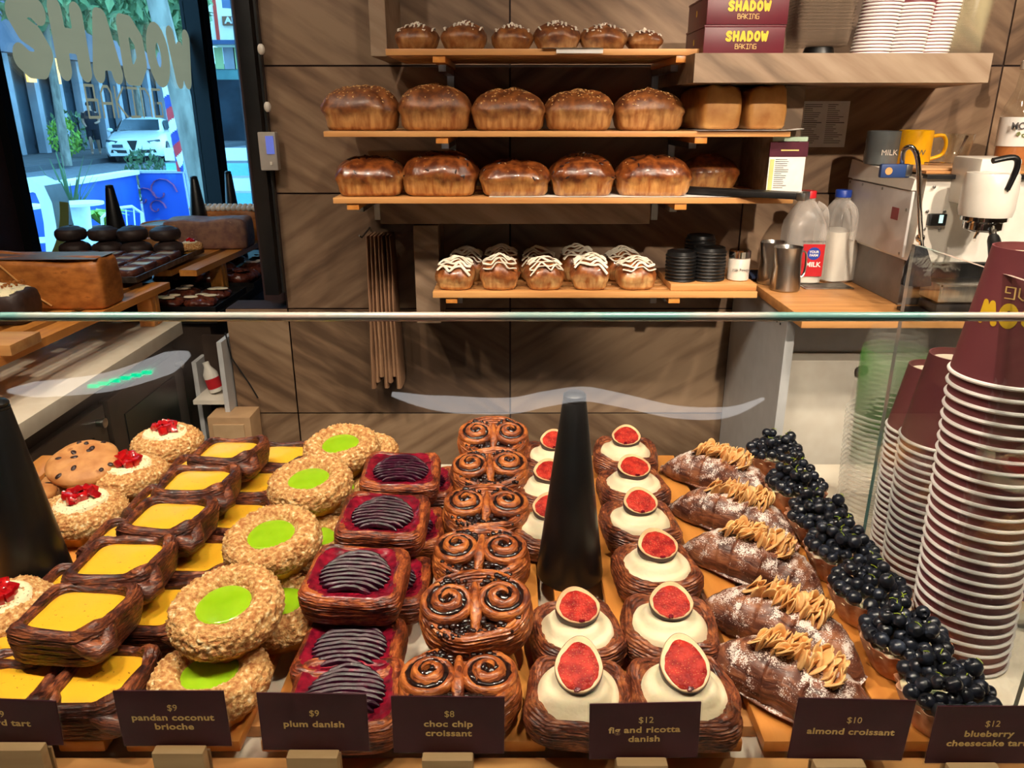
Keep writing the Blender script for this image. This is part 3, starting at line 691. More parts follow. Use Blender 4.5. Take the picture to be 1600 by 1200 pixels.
# nested clear food tubs
tx = on_y(1283, 60, 1.72).x; n_t = 18
M['tub'] = film('smoky_clear_plastic', S(150, 130, 112), .10, .12)
def tub_mesh(w=.058, d=.05, hh=.032):
    mb = MB(); rings = []
    for s, z in ((.90, 0), (.985, hh - .003), (1.04, hh - .002), (1.04, hh)):
        rings.append([(sgp(math.cos(2 * PI * k / 40), 2 / 7) * w * s, sgp(math.sin(2 * PI * k / 40), 2 / 7) * d * s, z) for k in range(40)])
    return mb.loft(rings, cap0=True)
foot = tag(MB().lathe([(.034, 0), (.028, .017), (.026, .018)], 28, cap1=True, cap0=True).build('black_lid_stack', M['black_satin']), 'small black lid under the clear food tubs on the stone shelf', 'lid')
foot.location = (tx + .005, 1.74, zt + .0008)
tub0 = tub_mesh().build('food_tub', M['tub'])
tag(tub0, 'clear plastic food tub in the nested stack beside the burgundy boxes', 'tub', 'nested clear food tubs')
for i in range(n_t):
    o = tub0 if i == 0 else tub0.copy()
    if i: C.objects.link(o)
    o.location = (tx + random.uniform(-.0015, .0015), 1.745, zt + .0195 + i * .0062); o.rotation_euler.z = R(random.uniform(-2, 2))
# nested paper cups (whole cup, upside down)
M['cup_body'] = P('burgundy_paper', S(122, 60, 66), S(114, 55, 61), rough=.5, scale=10)
M['cup_rim'] = P('white_paper_rim', S(246, 241, 238), S(240, 235, 232), rough=.45)
M['cup_base'] = P('cream_paper_base', S(232, 218, 196), S(222, 208, 186), rough=.6)
def cup_body(rb, rr, hh, seg=48):
    mb = MB().lathe([(rr, .002), (rb, hh - .001), (rb, hh), (rb - .0016, hh), (rb - .0018, hh - .008)], seg)
    return mb
def cup_base(rb, hh, seg=48): return MB().lathe([(rb - .0017, hh - .0075), (.001, hh - .0073)], seg, cap1=True)
def cup_rim(rr, seg=48, r=.0021): return MB().tube([(rr * math.cos(2 * PI * k / seg), rr * math.sin(2 * PI * k / seg), r) for k in range(seg)], r, 8, closed=True)
def make_cup(label, rb, rr, hh, group, seg=48):
    t = thing('paper_cup', label, 'cup', (0, 0, 0), 0, group)
    cup_body(rb, rr, hh, seg).build('cup_wall', M['cup_body'], t); cup_rim(rr, seg).build('rim', M['cup_rim'], t); cup_base(rb, hh, seg).build('cup_base', M['cup_base'], t)
    return t
def small_cup_mesh(rb, rr, hh, seg=32):
    mb = MB().lathe([(rr, .002), (rb, hh - .001), (rb, hh), (rb - .0014, hh), (rb - .0016, hh - .006)], seg, 0)
    mb.lathe([(rb - .0016, hh - .0058), (.001, hh - .0056)], seg, 2, cap1=True)
    rr_ = rr; mb.tube([(rr_ * math.cos(2 * PI * k / seg), rr_ * math.sin(2 * PI * k / seg), .0024) for k in range(seg)], .0024, 8, 1, closed=True)
    return mb
for j, (px, nn, gl) in enumerate(((1359, 18, 'left'), (1411, 15, 'middle'), (1459, 18, 'right'))):
    x = on_y(px, 80, 1.70).x; src = None
    for i in range(nn):
        if src is None:
            src = o = small_cup_mesh(.026, .0365 if j < 2 else .032, .085).build('paper_cup', [M['cup_body'], M['cup_rim'], M['cup_base']])
        else: o = src.copy(); C.objects.link(o)
        o.location = (x + .0009 * i * (1 if j != 1 else .6), 1.70 + .014 * (j == 2), zt + .0008 + i * .0064)
        last = i == nn - 1
        tag(o, f'burgundy cup with white rim nested in the {gl} stack on the stone shelf' if not last else f'topmost burgundy cup of the {gl} stack on the stone shelf', 'cup', f'cups of the {gl} stack on the stone shelf')
# clear cups at the right end of the stone shelf
M['clear_cup'] = film('clear_cold_cup', S(226, 216, 176), .03, .1, .15)
def clear_cup_mesh(rb, rr, hh, seg=40):
    return MB().lathe([(rr - .001, .001), (rr + .0015, .0005), (rr + .0015, .004), (rr - .0005, .0045), (rb + .004, hh * .72), (rb + .0048, hh * .73), (rb, hh - .001), (rb - .002, hh), (rb - .004, hh - .004), (.002, hh - .004)], seg, cap1=True)
src = None
for i in range(14):
    if src is None: src = o = clear_cup_mesh(.024, .034, .085).build('clear_cup', M['clear_cup'])
    else: o = src.copy(); C.objects.link(o)
    o.location = (on_y(1502, 80, 1.70).x + .0008 * i, 1.70, zt + .0008 + i * .0075)
    tag(o, 'clear plastic cup in the nested stack at the right end of the stone shelf', 'cup', 'nested clear cups on the stone shelf')
# ------------------------------------------------------------------ notices
t = thing('wall_notice', 'white printed sheet with two columns of text taped to the stone wall', 'notice', (0, 0, 0))
a = on_y(1254, 158, 2.018); b = on_y(1319, 230, 2.018)
MB().box(a.x, b.x, 2.0180, 2.0192, b.z, a.z).build('sheet', M['paper'], t, smooth=False)
mb = MB(); rr = random.Random(2)
for c in range(2):
    x0 = a.x + .008 + c * (b.x - a.x) * .48
    for r in range(20):
        z = a.z - .008 - r * (a.z - b.z - .014) / 20
        if r in (9,): mb.box(x0, x0 + .045, 2.0172, 2.0179, z - .0006, z + .0014); continue
        mb.box(x0, x0 + rr.uniform(.018, .044), 2.0174, 2.0179, z - .0008, z + .0006)
mb.build('printed_lines', M['ink'], t, smooth=False)
t = thing('order_card', 'burgundy and white list card clipped to the end panel of the shelves', 'notice', (0, 0, 0))
a = on_y(1206, 219, 1.725); b = on_y(1256, 300, 1.725); xm = a.x + .001
zz = lambda y: on_y(1230, y, 1.725).z
MB().box(a.x, b.x, 1.730, 1.736, zz(245), zz(222), bev=.0005).build('header', M['burgundy'], t, smooth=False)
MB().box(a.x + .001, b.x - .003, 1.7312, 1.7326, zz(300), zz(245.5)).build('sheet', M['paper'], t, smooth=False)
MB().box(a.x + .006, b.x - .002, 1.7340, 1.7380, zz(221), zz(214)).build('clip', P('mint_tape', S(180, 205, 180), S(170, 196, 172), rough=.6), t, smooth=False)
MB().box(a.x + .003, a.x + .012, 1.7302, 1.7311, zz(297), zz(249)).build('yellow_column', P('pale_yellow_print', S(220, 205, 130), S(210, 196, 120), rough=.7), t, smooth=False)
mb = MB()
for r in range(15):
    z = zz(249) - r * (zz(249) - zz(296)) / 15; mb.box(a.x + .015, a.x + .015 + rr.uniform(.012, .030), 1.7303, 1.7311, z - .0012, z - .0002)
mb.build('printed_lines', M['ink'], t, smooth=False)
MB().box(a.x + .024, b.x - .020, 1.7293, 1.7299, zz(236), zz(234)).build('gold_line', M['gold'], t, smooth=False)
# ------------------------------------------------------------------ things at the right of the low shelf
t = thing('timber_tray', 'small timber tray at the right end of the low shelf under the black lids', 'tray', (0, 0, 0))
a = on_y(1047, 462, 1.75); b = on_y(1181, 462, 1.75)
MB().box(a.x, b.x, 1.75, 1.95, Z4 + .0006, Z4 + .016, bev=.002).build('board', M['pine'], t, angle=30)
zl = Z4 + .0166
def lid_stack(px, n, yy, top, r):
    x = on_y(px, 430, yy).x; src = None
    for i in range(n):
        if src is None: src = o = MB().lathe([(r, 0), (r + .001, .002), (r, .004), (r - .002, .005), (r - .0035, .0125), (r - .006, .013), (r - .008, .010), (.002, .010)], 32, cap1=True).build('cup_lid', M['black_satin'])
        else: o = src.copy(); C.objects.link(o)
        o.location = (x + random.uniform(-.0006, .0006), yy, zl + i * .0079)
        tag(o, top, 'lid', top.replace('black cup lid in', 'lids of'))
lid_stack(1063, 8, 1.80, 'black cup lid in the left stack on the timber tray', .036)
lid_stack(1104, 9, 1.81, 'black cup lid in the right stack on the timber tray', .041)
lid_stack(1090, 11, 1.89, 'black cup lid in the tallest stack at the back of the timber tray', .036)
t = thing('powder_jar', 'white labelled jar with chrome lid beside the black lids', 'jar', (on_y(1152, 440, 1.80).x, 1.80, zl))
MB().lathe([(.022, 0), (.0245, .002), (.0245, .050), (.022, .053)], 36, cap0=True, cap1=True).build('jar_body', M['white'], t)
MB().lathe([(.0252, .0535), (.0252, .068), (.022, .071), (.001, .0715)], 36, cap0=True, cap1=True).build('lid', M['chrome'], t)
o = letters('label_text', 'Milk Powder', .0088, M['ink'], t, (0, -.0252, .027), (R(90), 0, 0), .95, 0, .0002)
# brown paper bags on a hook
t = thing('bag_hook', 'small dark wire hook holding the brown paper bags', 'hook', (0, 0, 0)); hp = on_y(592, 372, 1.97)
MB().tube([(hp.x - .03, 2.018, hp.z + .02), (hp.x - .03, 1.90, hp.z + .012), (hp.x - .032, 1.88, hp.z + .02)], .002, 8).build('wire', M['black'], t)
M['kraft'] = P('brown_kraft_paper', S(150, 112, 82), S(128, 92, 66), rough=.8, scale=10, stretch=(1, 1, .2), bump=.1)
for i in range(7):
    x = hp.x - .022 + i * .0095; zb0 = on_y(600, 600 - (i % 3) * 9, 1.95).z; yy = 1.955 + .004 * (i % 2)
    mb = MB(); rings = []
    for s in range(9):
        u = s / 8; z = hp.z + .012 - u * (hp.z + .012 - zb0); fl = .0014 + .0026 * u; off = (.0018 * (i - 3)) * u + .003 * nz(i, u * 3, 0)
        hw = .045 if u > .28 else .038
        rings.append([(x + off + fl * 2 * math.cos(2 * PI * k / 10), yy + hw * sgp(math.sin(2 * PI * k / 10), .35), z + .002 * nz(i, k, s)) for k in range(10)])
    o = mb.loft(rings, cap0=True, cap1=True).build('paper_bag', M['kraft'], angle=25)
    tag(o, 'brown paper bag in the bundle hanging on the stone wall', 'paper bag', 'brown paper bags on the wall hook')

# ------------------------------------------------------------------ coffee counter
ZC = H - .39
mb = MB(); pts = [(.583, 1.50), (1.75, 1.50), (1.75, 2.017), (.583, 2.017)]
MB_ = MB().box(.584, 1.75, 1.50, 2.017, ZC - .022, ZC, bev=.002)
tag(MB_.build('coffee_worktop', M['oak'], angle=30), 'timber worktop carrying the milk bottles and coffee machine', 'worktop')
t = thing('coffee_cabinet', 'pale grey cabinet under the timber coffee worktop', 'cabinet', (0, 0, 0))
MB().box(.592, .612, 1.60, 2.015, 0.0, ZC - .0225, bev=.001).build('side_panel', M['grey_panel'], t, smooth=False)
MB().box(.613, 1.70, 1.72, 2.01, 0.0, ZC - .0225).build('carcass', M['grey_panel'], t, smooth=False)
MB().box(.6135, 1.70, 1.655, 1.719, .06, ZC - .14, bev=.002).build('front_panel', M['white'], t, smooth=False)
for q in range(2): MB().lathe([(.0025, 0), (.0025, .002)], 10, cap0=True, cap1=True, M=Matrix.Translation((.5905, 1.64 + .022 * q, ZC - .05)) @ Matrix.Rotation(R(90), 4, 'Y')).build('screw_hole', M['black'], t)
# black knobs glimpsed on the cabinet front
for i, px in enumerate((1343, 1450)):
    o = MB().lathe([(.004, 0), (.004, .01), (.011, .012), (.011, .022), (.004, .026)], 20, cap0=True, cap1=True).build('cabinet_knob', M['black_satin']); p = on_y(px, 575, 1.655); o.location = p; o.rotation_euler = (R(90), 0, 0)
    tag(o, ['round black knob low behind the clear green cups', 'round black knob behind the second cup stack'][i], 'knob')

# milk bottles
M['hdpe'] = film('milky_bottle_plastic', S(222, 216, 210), .24, .25)
M['milk'] = P('milk', S(238, 234, 222), S(232, 228, 214), rough=.3)
M['cap_red'] = P('red_cap', S(196, 30, 40), S(184, 26, 36), rough=.4); M['cap_blue'] = P('blue_cap', S(36, 70, 170), S(30, 62, 158), rough=.4)
def milk_bottle(label, px, yy, capm, fill, lab):
    x = on_y(px, 438, yy).x; Hh = .212
    t = thing('milk_bottle', label, 'bottle', (x, yy, ZC + .0005), R(-4) if lab else R(-70), 'plastic milk bottles')
    def ring(w, d, z, n=5): return [(sgp(math.cos(2 * PI * k / 40), 2 / n) * w, sgp(math.sin(2 * PI * k / 40), 2 / n) * d, z) for k in range(40)]
    prof = [(.038, .038, 0), (.0445, .0445, .006), (.0455, .0455, .05), (.0455, .0455, .125), (.043, .043, .143), (.034, .034, .168), (.020, .020, .189), (.0165, .0165, .193), (.0165, .0165, .199)]
    MB().loft([ring(w, d, z, 5 if z < .15 else 2.6) for w, d, z in prof], cap0=True).build('bottle_body', M['hdpe'], t)
    ins = [(w - .0016, d - .0016, z + (.0015 if z == 0 else 0)) for w, d, z in prof if z < fill]
    MB().loft([ring(w, d, z, 5) for w, d, z in ins + [(ins[-1][0], ins[-1][1], fill)]], cap0=True, cap1=True).build('milk_fill', M['milk'], t)
    MB().lathe([(.0185, .1995), (.0185, .214), (.017, .216), (.001, .2162)], 28, cap0=True, cap1=True).build('cap', capm, t)
    MB().tube(bend([(.022, 0, .186), (.040, 0, .175), (.0475, 0, .155), (.0485, 0, .125), (.046, 0, .105)]), .008, 10).build('handle', M['hdpe'], t)
    if lab:
        MB().box(-.010, .040, -.0472, -.0462, .022, .098, bev=.0004).build('label_print', M['cap_red'], t, smooth=False)
        MB().lathe([(.015, 0), (.001, .0003)], 24, cap1=True, M=Matrix.Translation((.016, -.0474, .076)) @ Matrix.Rotation(R(90), 4, 'X')).build('round_emblem', M['cap_blue'], t)
        letters('label_text', 'YOUR', .008, M['paper'], t, (.016, -.0479, .080), (R(90), 0, 0), 1, .0002, .0001)
        letters('label_text', 'FARM', .008, M['paper'], t, (.016, -.0479, .072), (R(90), 0, 0), 1, .0002, .0001)
        letters('label_text', 'MILK', .016, M['paper'], t, (.017, -.0474, .050), (R(90), 0, 0), 1, .0004, .0001)
        letters('label_text', 'NO ADDED PERMEATE', .0052, M['ink'], t, (.014, -.0464, .104), (R(90), 0, 0), 1, 0, .0001)
    return t
milk_bottle('nearly empty milk bottle with red cap and red label', 1246, 1.85, M['cap_red'], .022, True)
milk_bottle('half full milk bottle with blue cap beside the coffee machine', 1299, 1.87, M['cap_blue'], .122, False)
# milk pitchers
def pitcher(label, px, pyb, r, hh):
    p = on_z(px, pyb, ZC); t = thing('milk_pitcher', label, 'milk jug', (p.x, p.y + r, ZC + .0005), R(200), 'steel milk jugs')
    mb = MB(); seg = 40; rings = []
    for rr_, z in ((r * .92, 0), (r * 1.0, .003), (r * 1.0, hh * .2), (r * .92, hh * .55), (r * .86, hh * .8), (r * .90, hh * .92), (r * .93, hh), (r * .91, hh - .001), (r * .84, hh * .8), (r * .9, hh * .5), (r * .9, .01)):
        rings.append([(rr_ * math.cos(2 * PI * k / seg) * (1 + (.28 * max(0, math.cos(2 * PI * k / seg)) ** 8 if z > hh * .75 else 0)), rr_ * math.sin(2 * PI * k / seg), z) for k in range(seg)])
    mb.loft(rings, cap0=True, cap1=True).build('jug_body', M['steel'], t)
    MB().tube(bend([(-r * .86, 0, hh * .85), (-r * 1.35, 0, hh * .86), (-r * 1.55, 0, hh * .7), (-r * 1.5, 0, hh * .35), (-r * .98, 0, hh * .22)]), .0035, 8, flat=.6).build('handle', M['steel'], t)
pitcher('steel milk jug nearest the worktop edge', 1233, 458, .0335, .100)
pitcher('steel milk jug standing behind another steel jug', 1209, 447, .031, .100)
t = thing('drain_plate', 'flat steel plate lying on the worktop in front of the milk bottles', 'plate', (0, 0, 0)); p = on_z(1290, 448, ZC)
MB().box(p.x - .06, p.x + .055, p.y - .03, p.y + .03, ZC + .0005, ZC + .003, bev=.001).build('plate', M['steel'], t)
MB().box(p.x - .055, p.x + .05, p.y - .025, p.y + .025, ZC + .0031, ZC + .004).build('grid', M['tray'], t, smooth=False)
t = thing('blue_cloth', 'folded dark blue cloth on the worktop behind the steel jugs', 'cloth', (0, 0, 0)); p = on_z(1188, 437, ZC)
rings = []
for i in range(9): rings.append([(p.x - .03 + .011 * i, p.y + .02 + .05 * math.cos(a_ * 2 * PI / 14), ZC + .009 + .008 * math.sin(a_ * 2 * PI / 14) + .002 * nz(i, a_, 3)) for a_ in range(14)])
MB().loft(rings, cap0=True, cap1=True).build('cloth', P('navy_cloth', S(40, 52, 84), S(32, 44, 72), rough=.9, bump=.3), t)

# ------------------------------------------------------------------ coffee machine
XM = .822; YMF = 1.58; YMB = 1.92; ZT = H - .122; XE = 1.42
t = thing('coffee_machine', 'white enamelled coffee machine with steel drip tray on the timber worktop', 'coffee machine', (XM, YMF, ZC))
def w2l(x, y, z): return (x - XM, y - YMF, z - ZC)
hh = ZT - ZC
mb = MB()
# upper body: side panel slopes out towards the base, front leans back
mb.add([(0, 0, .098), (XE - XM, 0, .098), (XE - XM, YMB - YMF, .098), (-.004, YMB - YMF, .098), (.012, .012, hh), (XE - XM, .012, hh), (XE - XM, YMB - YMF, hh + .004), (.004, YMB - YMF, hh + .004)],
       [(0, 3, 2, 1), (4, 5, 6, 7), (0, 1, 5, 4), (1, 2, 6, 5), (2, 3, 7, 6), (3, 0, 4, 7)])
bm_o = mb.build('body', M['white_paint'], t, smooth=False)
MB().box(-.010, -.004, .018, .330, .104, hh - .030, bev=.002).build('side_panel', P('cool_white_enamel', S(206, 202, 200), S(198, 194, 192), rough=.35), t, angle=30)
mb = MB(); mb.add([(-.012, .02, hh - .028), (.002, .02, hh - .028), (.002, .332, hh - .026), (-.012, .332, hh - .026), (-.008, .02, hh - .006), (.004, .02, hh - .006), (.004, .332, hh + .016), (-.008, .332, hh + .016)],
       [(0, 3, 2, 1), (4, 5, 6, 7), (0, 1, 5, 4), (1, 2, 6, 5), (2, 3, 7, 6), (3, 0, 4, 7)]); mb.build('side_rail', M['white_paint'], t, smooth=False)
MB().box(.012, XE - XM, .02, .335, hh + .0045, hh + .010, bev=.001).build('cup_tray', M['oak'], t, smooth=False)
MB().box(.004, XE - XM, -.003, .016, hh - .004, hh + .0045, bev=.001).build('tray_lip', M['black'], t, smooth=False)
MB().box(.004, XE - XM, .03, .30, .0, .097, bev=.002).build('lower_body', P('dark_grey_enamel', S(120, 112, 106), S(108, 100, 96), rough=.4), t, smooth=False)
MB().box(.010, XE - XM, -.008, .03, .062, .097, bev=.001).build('back_splash', M['black_satin'], t, smooth=False)
MB().box(.030, XE - XM, -.075, .0, .030, .066, bev=.002).build('drip_tray', M['steel'], t, angle=30)
MB().box(.032, XE - XM, -.0765, -.075, .062, .0655).box(.032, .0345, -.0765, -.075, .031, .066).build('tray_edge', M['chrome'], t, smooth=False)
screws = MB()
for (y, z) in ((.03, .11), (.15, hh - .036), (.25, hh - .036), (.32, hh - .036), (.03, .2)): screws.ball((-.0105, y, z), .0035, 10, 6, sc=(.5, 1, 1))
for (x, z) in ((.020, .20), (.055, .20), (.018, .165), (.050, .165), (.025, hh - .02)): screws.ball((x, .004 if z > .17 else .001, z), .0035, 10, 6, sc=(1, .5, 1))
screws.build('screws', M['steel'], t)
o = MB().box(-.0112, -.0102, .060, .090, .135 + .04, .155 + .045).build('red_badge', P('red_badge', S(150, 50, 56), S(140, 44, 50), rough=.4), t, smooth=False)
MB().box(.022, .058, -.004, .005, .172, .196, bev=.002).build('pressure_gauge', M['black'], t, angle=30)
MB().box(.042, .050, -.0048, -.004, .178, .194).build('gauge_light', emit('lit_gauge', S(200, 240, 235), .6), t, smooth=False)
# steam wand
def wp(px, py, y): p = on_y(px, py, y); return (p.x - XM, p.y - YMF, p.z - ZC)
MB().tube(bend([wp(1441, 400, 1.53), wp(1437, 330, 1.52), wp(1436, 275, 1.52), wp(1433, 245, 1.52), wp(1424, 230, 1.525), wp(1412, 236, 1.535), wp(1409, 262, 1.55)]), .0048, 12).build('steam_wand', M['chrome'], t)
q = wp(1438, 372, 1.53); MB().ball(q, .009, 14, 10).build('wand_joint', M['chrome'], t)
# blue rubber grip next to the wand
q = wp(1397, 267, 1.54); mb = MB(); mb.box(q[0] - .028, q[0] + .030, q[1] - .006, q[1] + .006, q[2] - .013, q[2] + .013, bev=.004)
mb.build('blue_grip', P('blue_rubber', S(28, 58, 112), S(24, 50, 100), rough=.5), t)
MB().lathe([(.007, -.0065), (.007, .0065)], 20, cap0=True, cap1=True, M=Matrix.Translation((q[0] - .013, q[1], q[2])) @ Matrix.Rotation(R(90), 4, 'X')).build('grip_hole', M['oak'], t)
MB().box(q[0] + .020, q[0] + .032, q[1] - .0075, q[1] + .007, q[2] - .010, q[2] + .012, bev=.001).build('grip_ferrule', M['steel'], t)
# group head and portafilter
g = wp(1546, 300, 1.47); gm = Matrix.Translation((g[0], g[1], 0))
MB().lathe([(.044, hh - .062), (.047, hh - .050), (.047, hh - .012), (.045, hh + .012), (.043, hh + .016), (.001, hh + .016)], 44, cap0=True, cap1=True, M=gm).build('group_head', M['white_paint'], t)
MB().box(g[0] - .008, g[0] + .07, g[1] + .03, .02, hh - .05, hh + .04, bev=.006).build('group_neck', M['white_paint'], t)
MB().lathe([(.040, hh - .0625), (.040, hh - .070), (.034, hh - .074), (.034, hh - .086), (.028, hh - .090), (.001, hh - .090)], 40, cap0=True, cap1=True, M=gm).build('filter_ring', M['chrome'], t)
q0 = Vector((g[0], g[1] - .03, hh - .080)); q1 = Vector((g[0] - .020, g[1] - .095, hh - .128))
MB().tube([q0, q0.lerp(q1, .3)], [.006, .007], 12).build('portafilter_neck', M['chrome'], t)
MB().tube([q0.lerp(q1, .3), q0.lerp(q1, .4), q0.lerp(q1, .6), q0.lerp(q1, .85), q0.lerp(q1, .97), q1], [.009, .011, .0115, .0125, .012, .004], 16).build('portafilter_handle', M['black_satin'], t)
MB().tube([(g[0] - .012, g[1] - .01, hh - .09), (g[0] - .022, g[1] - .02, hh - .10), (g[0] - .028, g[1] - .03, hh - .103)], .003, 8).build('spout', M['chrome'], t)
q = wp(1568, 255, 1.43)
MB().tube(bend([(q[0] - .02, q[1], q[2] + .004), (q[0] + .014, q[1] - .004, q[2] + .010), (q[0] + .022, q[1] - .006, q[2] - .006), (q[0] + .012, q[1] - .006, q[2] - .046)]), .0075, 10, flat=.7).build('lever', M['black_satin'], t)
# black cloth over the tap, black mat under the tray
t = thing('black_bar_cloth', 'crumpled black cloth hanging from the steam wand', 'cloth', (0, 0, 0)); rings = []
for i in range(10):
    u = i / 9; p = on_y(1436 - 4 * u, 385 + 60 * u, 1.512); wv = .012 + .018 * u ** .7
    rings.append([(p.x + wv * math.cos(2 * PI * k / 24) * (1 + .35 * nz(k * .9, u * 3, 2)), p.y + wv * .55 * math.sin(2 * PI * k / 24) * (1 + .4 * nz(k * .9, u * 3, 5)), p.z) for k in range(24)])
MB().loft(rings, cap0=True, cap1=True).build('cloth', P('black_cotton', S(26, 26, 30), S(38, 38, 42), rough=.95, bump=.4), t)
t = thing('rubber_mat', 'black rubber mat at the edge of the timber worktop', 'mat', (0, 0, 0)); a = on_z(1364, 480, ZC); 
MB().box(.850, 1.35, 1.502, 1.575, ZC + .0005, ZC + .027, bev=.006).box(.805, .849, 1.51, 1.57, ZC + .0005, ZC + .008, bev=.003).build('mat', M['black_satin'], t, angle=30)
# mugs, tumblers, spoon, napkins on the machine
zt_m = ZC + hh + .0105
def mug(label, px, yy, r, hgt, m, rz, word):
    x = on_y(px, 255, yy).x; t = thing('mug', label, 'mug', (x, yy, zt_m), rz)
    MB().lathe([(r * .93, 0), (r, .004), (r, hgt - .001), (r - .002, hgt), (r - .0035, hgt - .002), (r - .0035, .006), (.001, .005)], 40, cap0=True, cap1=True).build('mug_body', m, t)
    MB().tube(bend([(r - .001, 0, hgt * .82), (r + .020, 0, hgt * .84), (r + .029, 0, hgt * .62), (r + .024, 0, hgt * .3), (r - .001, 0, hgt * .16)]), .0055, 10, flat=.75).build('handle', m, t)
    letters('lettering', word, .017, M['white_paint'] if m is not M['mug_y'] else M['ink'], t, (math.sin(-rz) * -0 + (r + .0008) * math.cos(-R(90) - rz), (r + .0008) * math.sin(-R(90) - rz), hgt * .36), (R(90), 0, -rz), 1, 0, .0002)
M['mug_g'] = P('grey_glaze', S(98, 104, 106), S(90, 96, 98), rough=.25, coat=.4); M['mug_y'] = P('yellow_glaze', S(236, 176, 20), S(226, 164, 14), rough=.25, coat=.4)
mug('grey mug standing on the left of the coffee machine top', 1375, 1.82, .037, .072, M['mug_g'], R(25), 'MILK')
mug('yellow mug with handle on the coffee machine top', 1424, 1.80, .036, .074, M['mug_y'], R(-10), 'W')
def tumbler(label, px, yy, group):
    x = on_y(px, 255, yy).x; t = thing('tumbler', label, 'glass', (x, yy, zt_m), 0, group); seg = 48
    rings = [[(r * math.cos(2 * PI * k / seg) * (1 + (.03 if k % 6 < 3 and z < .05 else 0)), r * math.sin(2 * PI * k / seg) * (1 + (.03 if k % 6 < 3 and z < .05 else 0)), z) for k in range(seg)] for r, z in ((.021, 0), (.0225, .003), (.028, .045), (.032, .066), (.0305, .066), (.0265, .045), (.0205, .007))]
    MB().loft(rings, cap0=True, cap1=True).build('glass_wall', M['clear_glass'], t)
tumbler('clear tumbler behind the yellow mug handle on the coffee machine', 1466, 1.84, 'tumblers on the coffee machine')
tumbler('clear tumbler holding a spoon on the coffee machine', 1491, 1.78, 'tumblers on the coffee machine')
t = thing('teaspoon', 'steel teaspoon standing in a tumbler on the coffee machine', 'spoon', (0, 0, 0)); a = on_y(1487, 262, 1.78); b = on_y(1511, 212, 1.79)
MB().tube([a, a.lerp(b, .5), a.lerp(b, .85), b], [.0025, .002, .0035, .0045], 8, flat=.4).build('spoon', M['chrome'], t)
t = thing('folded_napkins', 'thin folded cloth lying in front of the mugs on the machine', 'cloth', (0, 0, 0)); a = on_y(1470, 270, 1.66)
MB().box(a.x - .07, a.x + .07, 1.61, 1.73, zt_m, zt_m + .004, bev=.001).build('cloth', P('tan_cloth', S(196, 150, 104), S(182, 136, 92), rough=.9), t)
t = thing('teaspoon', 'pile of steel spoons lying beside the yellow mug', 'spoons', (0, 0, 0)); a = on_y(1452, 262, 1.72)
for q in range(3): MB().tube([(a.x - .012 + .012 * q, 1.72, zt_m + .008), (a.x + .03 + .012 * q, 1.69, zt_m + .009), (a.x + .055 + .01 * q, 1.66 - .01 * q, zt_m + .009)], [.005, .0022, .003], 8, flat=.5).build('spoon', M['chrome'], t)
# syrup bottle at the right edge
yb_ = 1.82; p = on_y(1578, 250, yb_)
t = thing('syrup_bottle', 'clear syrup bottle with white label and pump at the right edge', 'bottle', (p.x, yb_, zt_m - .02))
zz0 = zt_m - .02; zf = lambda y: on_y(1580, y, yb_).z - zz0
MB().lathe([(.034, 0), (.036, .004), (.036, zf(178)), (.033, zf(168)), (.018, zf(140)), (.0145, zf(112)), (.0145, zf(106))], 36, cap0=True).build('bottle_glass', M['clear_glass'], t)
MB().lathe([(.0335, .004), (.034, zf(200)), (.001, zf(199))], 30, cap0=True, cap1=True).build('syrup', P('amber_syrup', S(190, 120, 70), S(176, 108, 60), rough=.2), t)
MB().lathe([(.0365, zf(228)), (.0365, zf(183))], 36).build('label', M['paper'], t)
MB().lathe([(.017, zf(108)), (.017, zf(96)), (.010, zf(92)), (.008, zf(60)), (.009, zf(50)), (.001, zf(49))], 28, cap0=True, cap1=True).build('pump', P('translucent_pump', S(214, 200, 186), S(206, 192, 178), rough=.3), t)
letters('label_text', 'MONIN', .021, M['ink'], t, (0, -.0372, zf(197)), (R(90), 0, 0), 1, .0004, .0002)
mb = MB()
for q, (dx, dz) in enumerate(((-.016, -.008), (.008, -.006), (-.004, -.014), (.018, -.015))):
    for a_ in range(5): mb.ball((dx + .003 * math.cos(a_ * 1.26), -.0368, zf(205) + dz * .6 + .003 * math.sin(a_ * 1.26)), .0022, 6, 4, sc=(1, .2, 1))
mb.build('label_sprig', P('label_green', S(120, 130, 80), S(110, 118, 70), rough=.7), t)
# ------------------------------------------------------------------ display counter, racks
ZW = .965; D = .99
M['counter_white'] = P('cream_counter_top', S(228, 218, 200), S(218, 206, 186), rough=.4)
t = thing('display_counter', 'cream topped counter carrying the racks of pastries and the paper cups', 'counter', (0, 0, 0))
MB().box(-.89, 1.6, .36, 1.125, ZW - .04, ZW, bev=.003).build('counter_top', M['counter_white'], t, angle=30)
MB().box(-.87, 1.57, .40, 1.10, 0, ZW - .0405).build('counter_body', M['grey_panel'], t, smooth=False)
def rack(label, x0, x1, n):
    t = thing('slatted_rack', label, 'rack', ((x0 + x1) / 2, .52, ZW + .0004), 0, 'slatted timber racks'); c = (x0 + x1) / 2; pit = (x1 - x0 + .018) / n
    for i in range(n):
        a = x0 + i * pit - c
        MB().box(a, a + pit - .018, 0, .585, .0125, D - ZW - .0006, bev=.002).build('slat', M['pine_y'], t, angle=30)
    for y in (.03, .29, .53): MB().box(x0 - c, x1 - c, y, y + .03, 0, .0122, bev=.001).build('cross_rail', M['pine'], t, angle=30)
rack('slatted timber rack under the custard tarts and pandan brioches', -.80, -.118, 12)
rack('slatted timber rack under the fig danishes and choc chip croissants', -.066, .312, 7)
rack('narrow slatted timber rack under the blueberry tarts', .332, .424, 2)
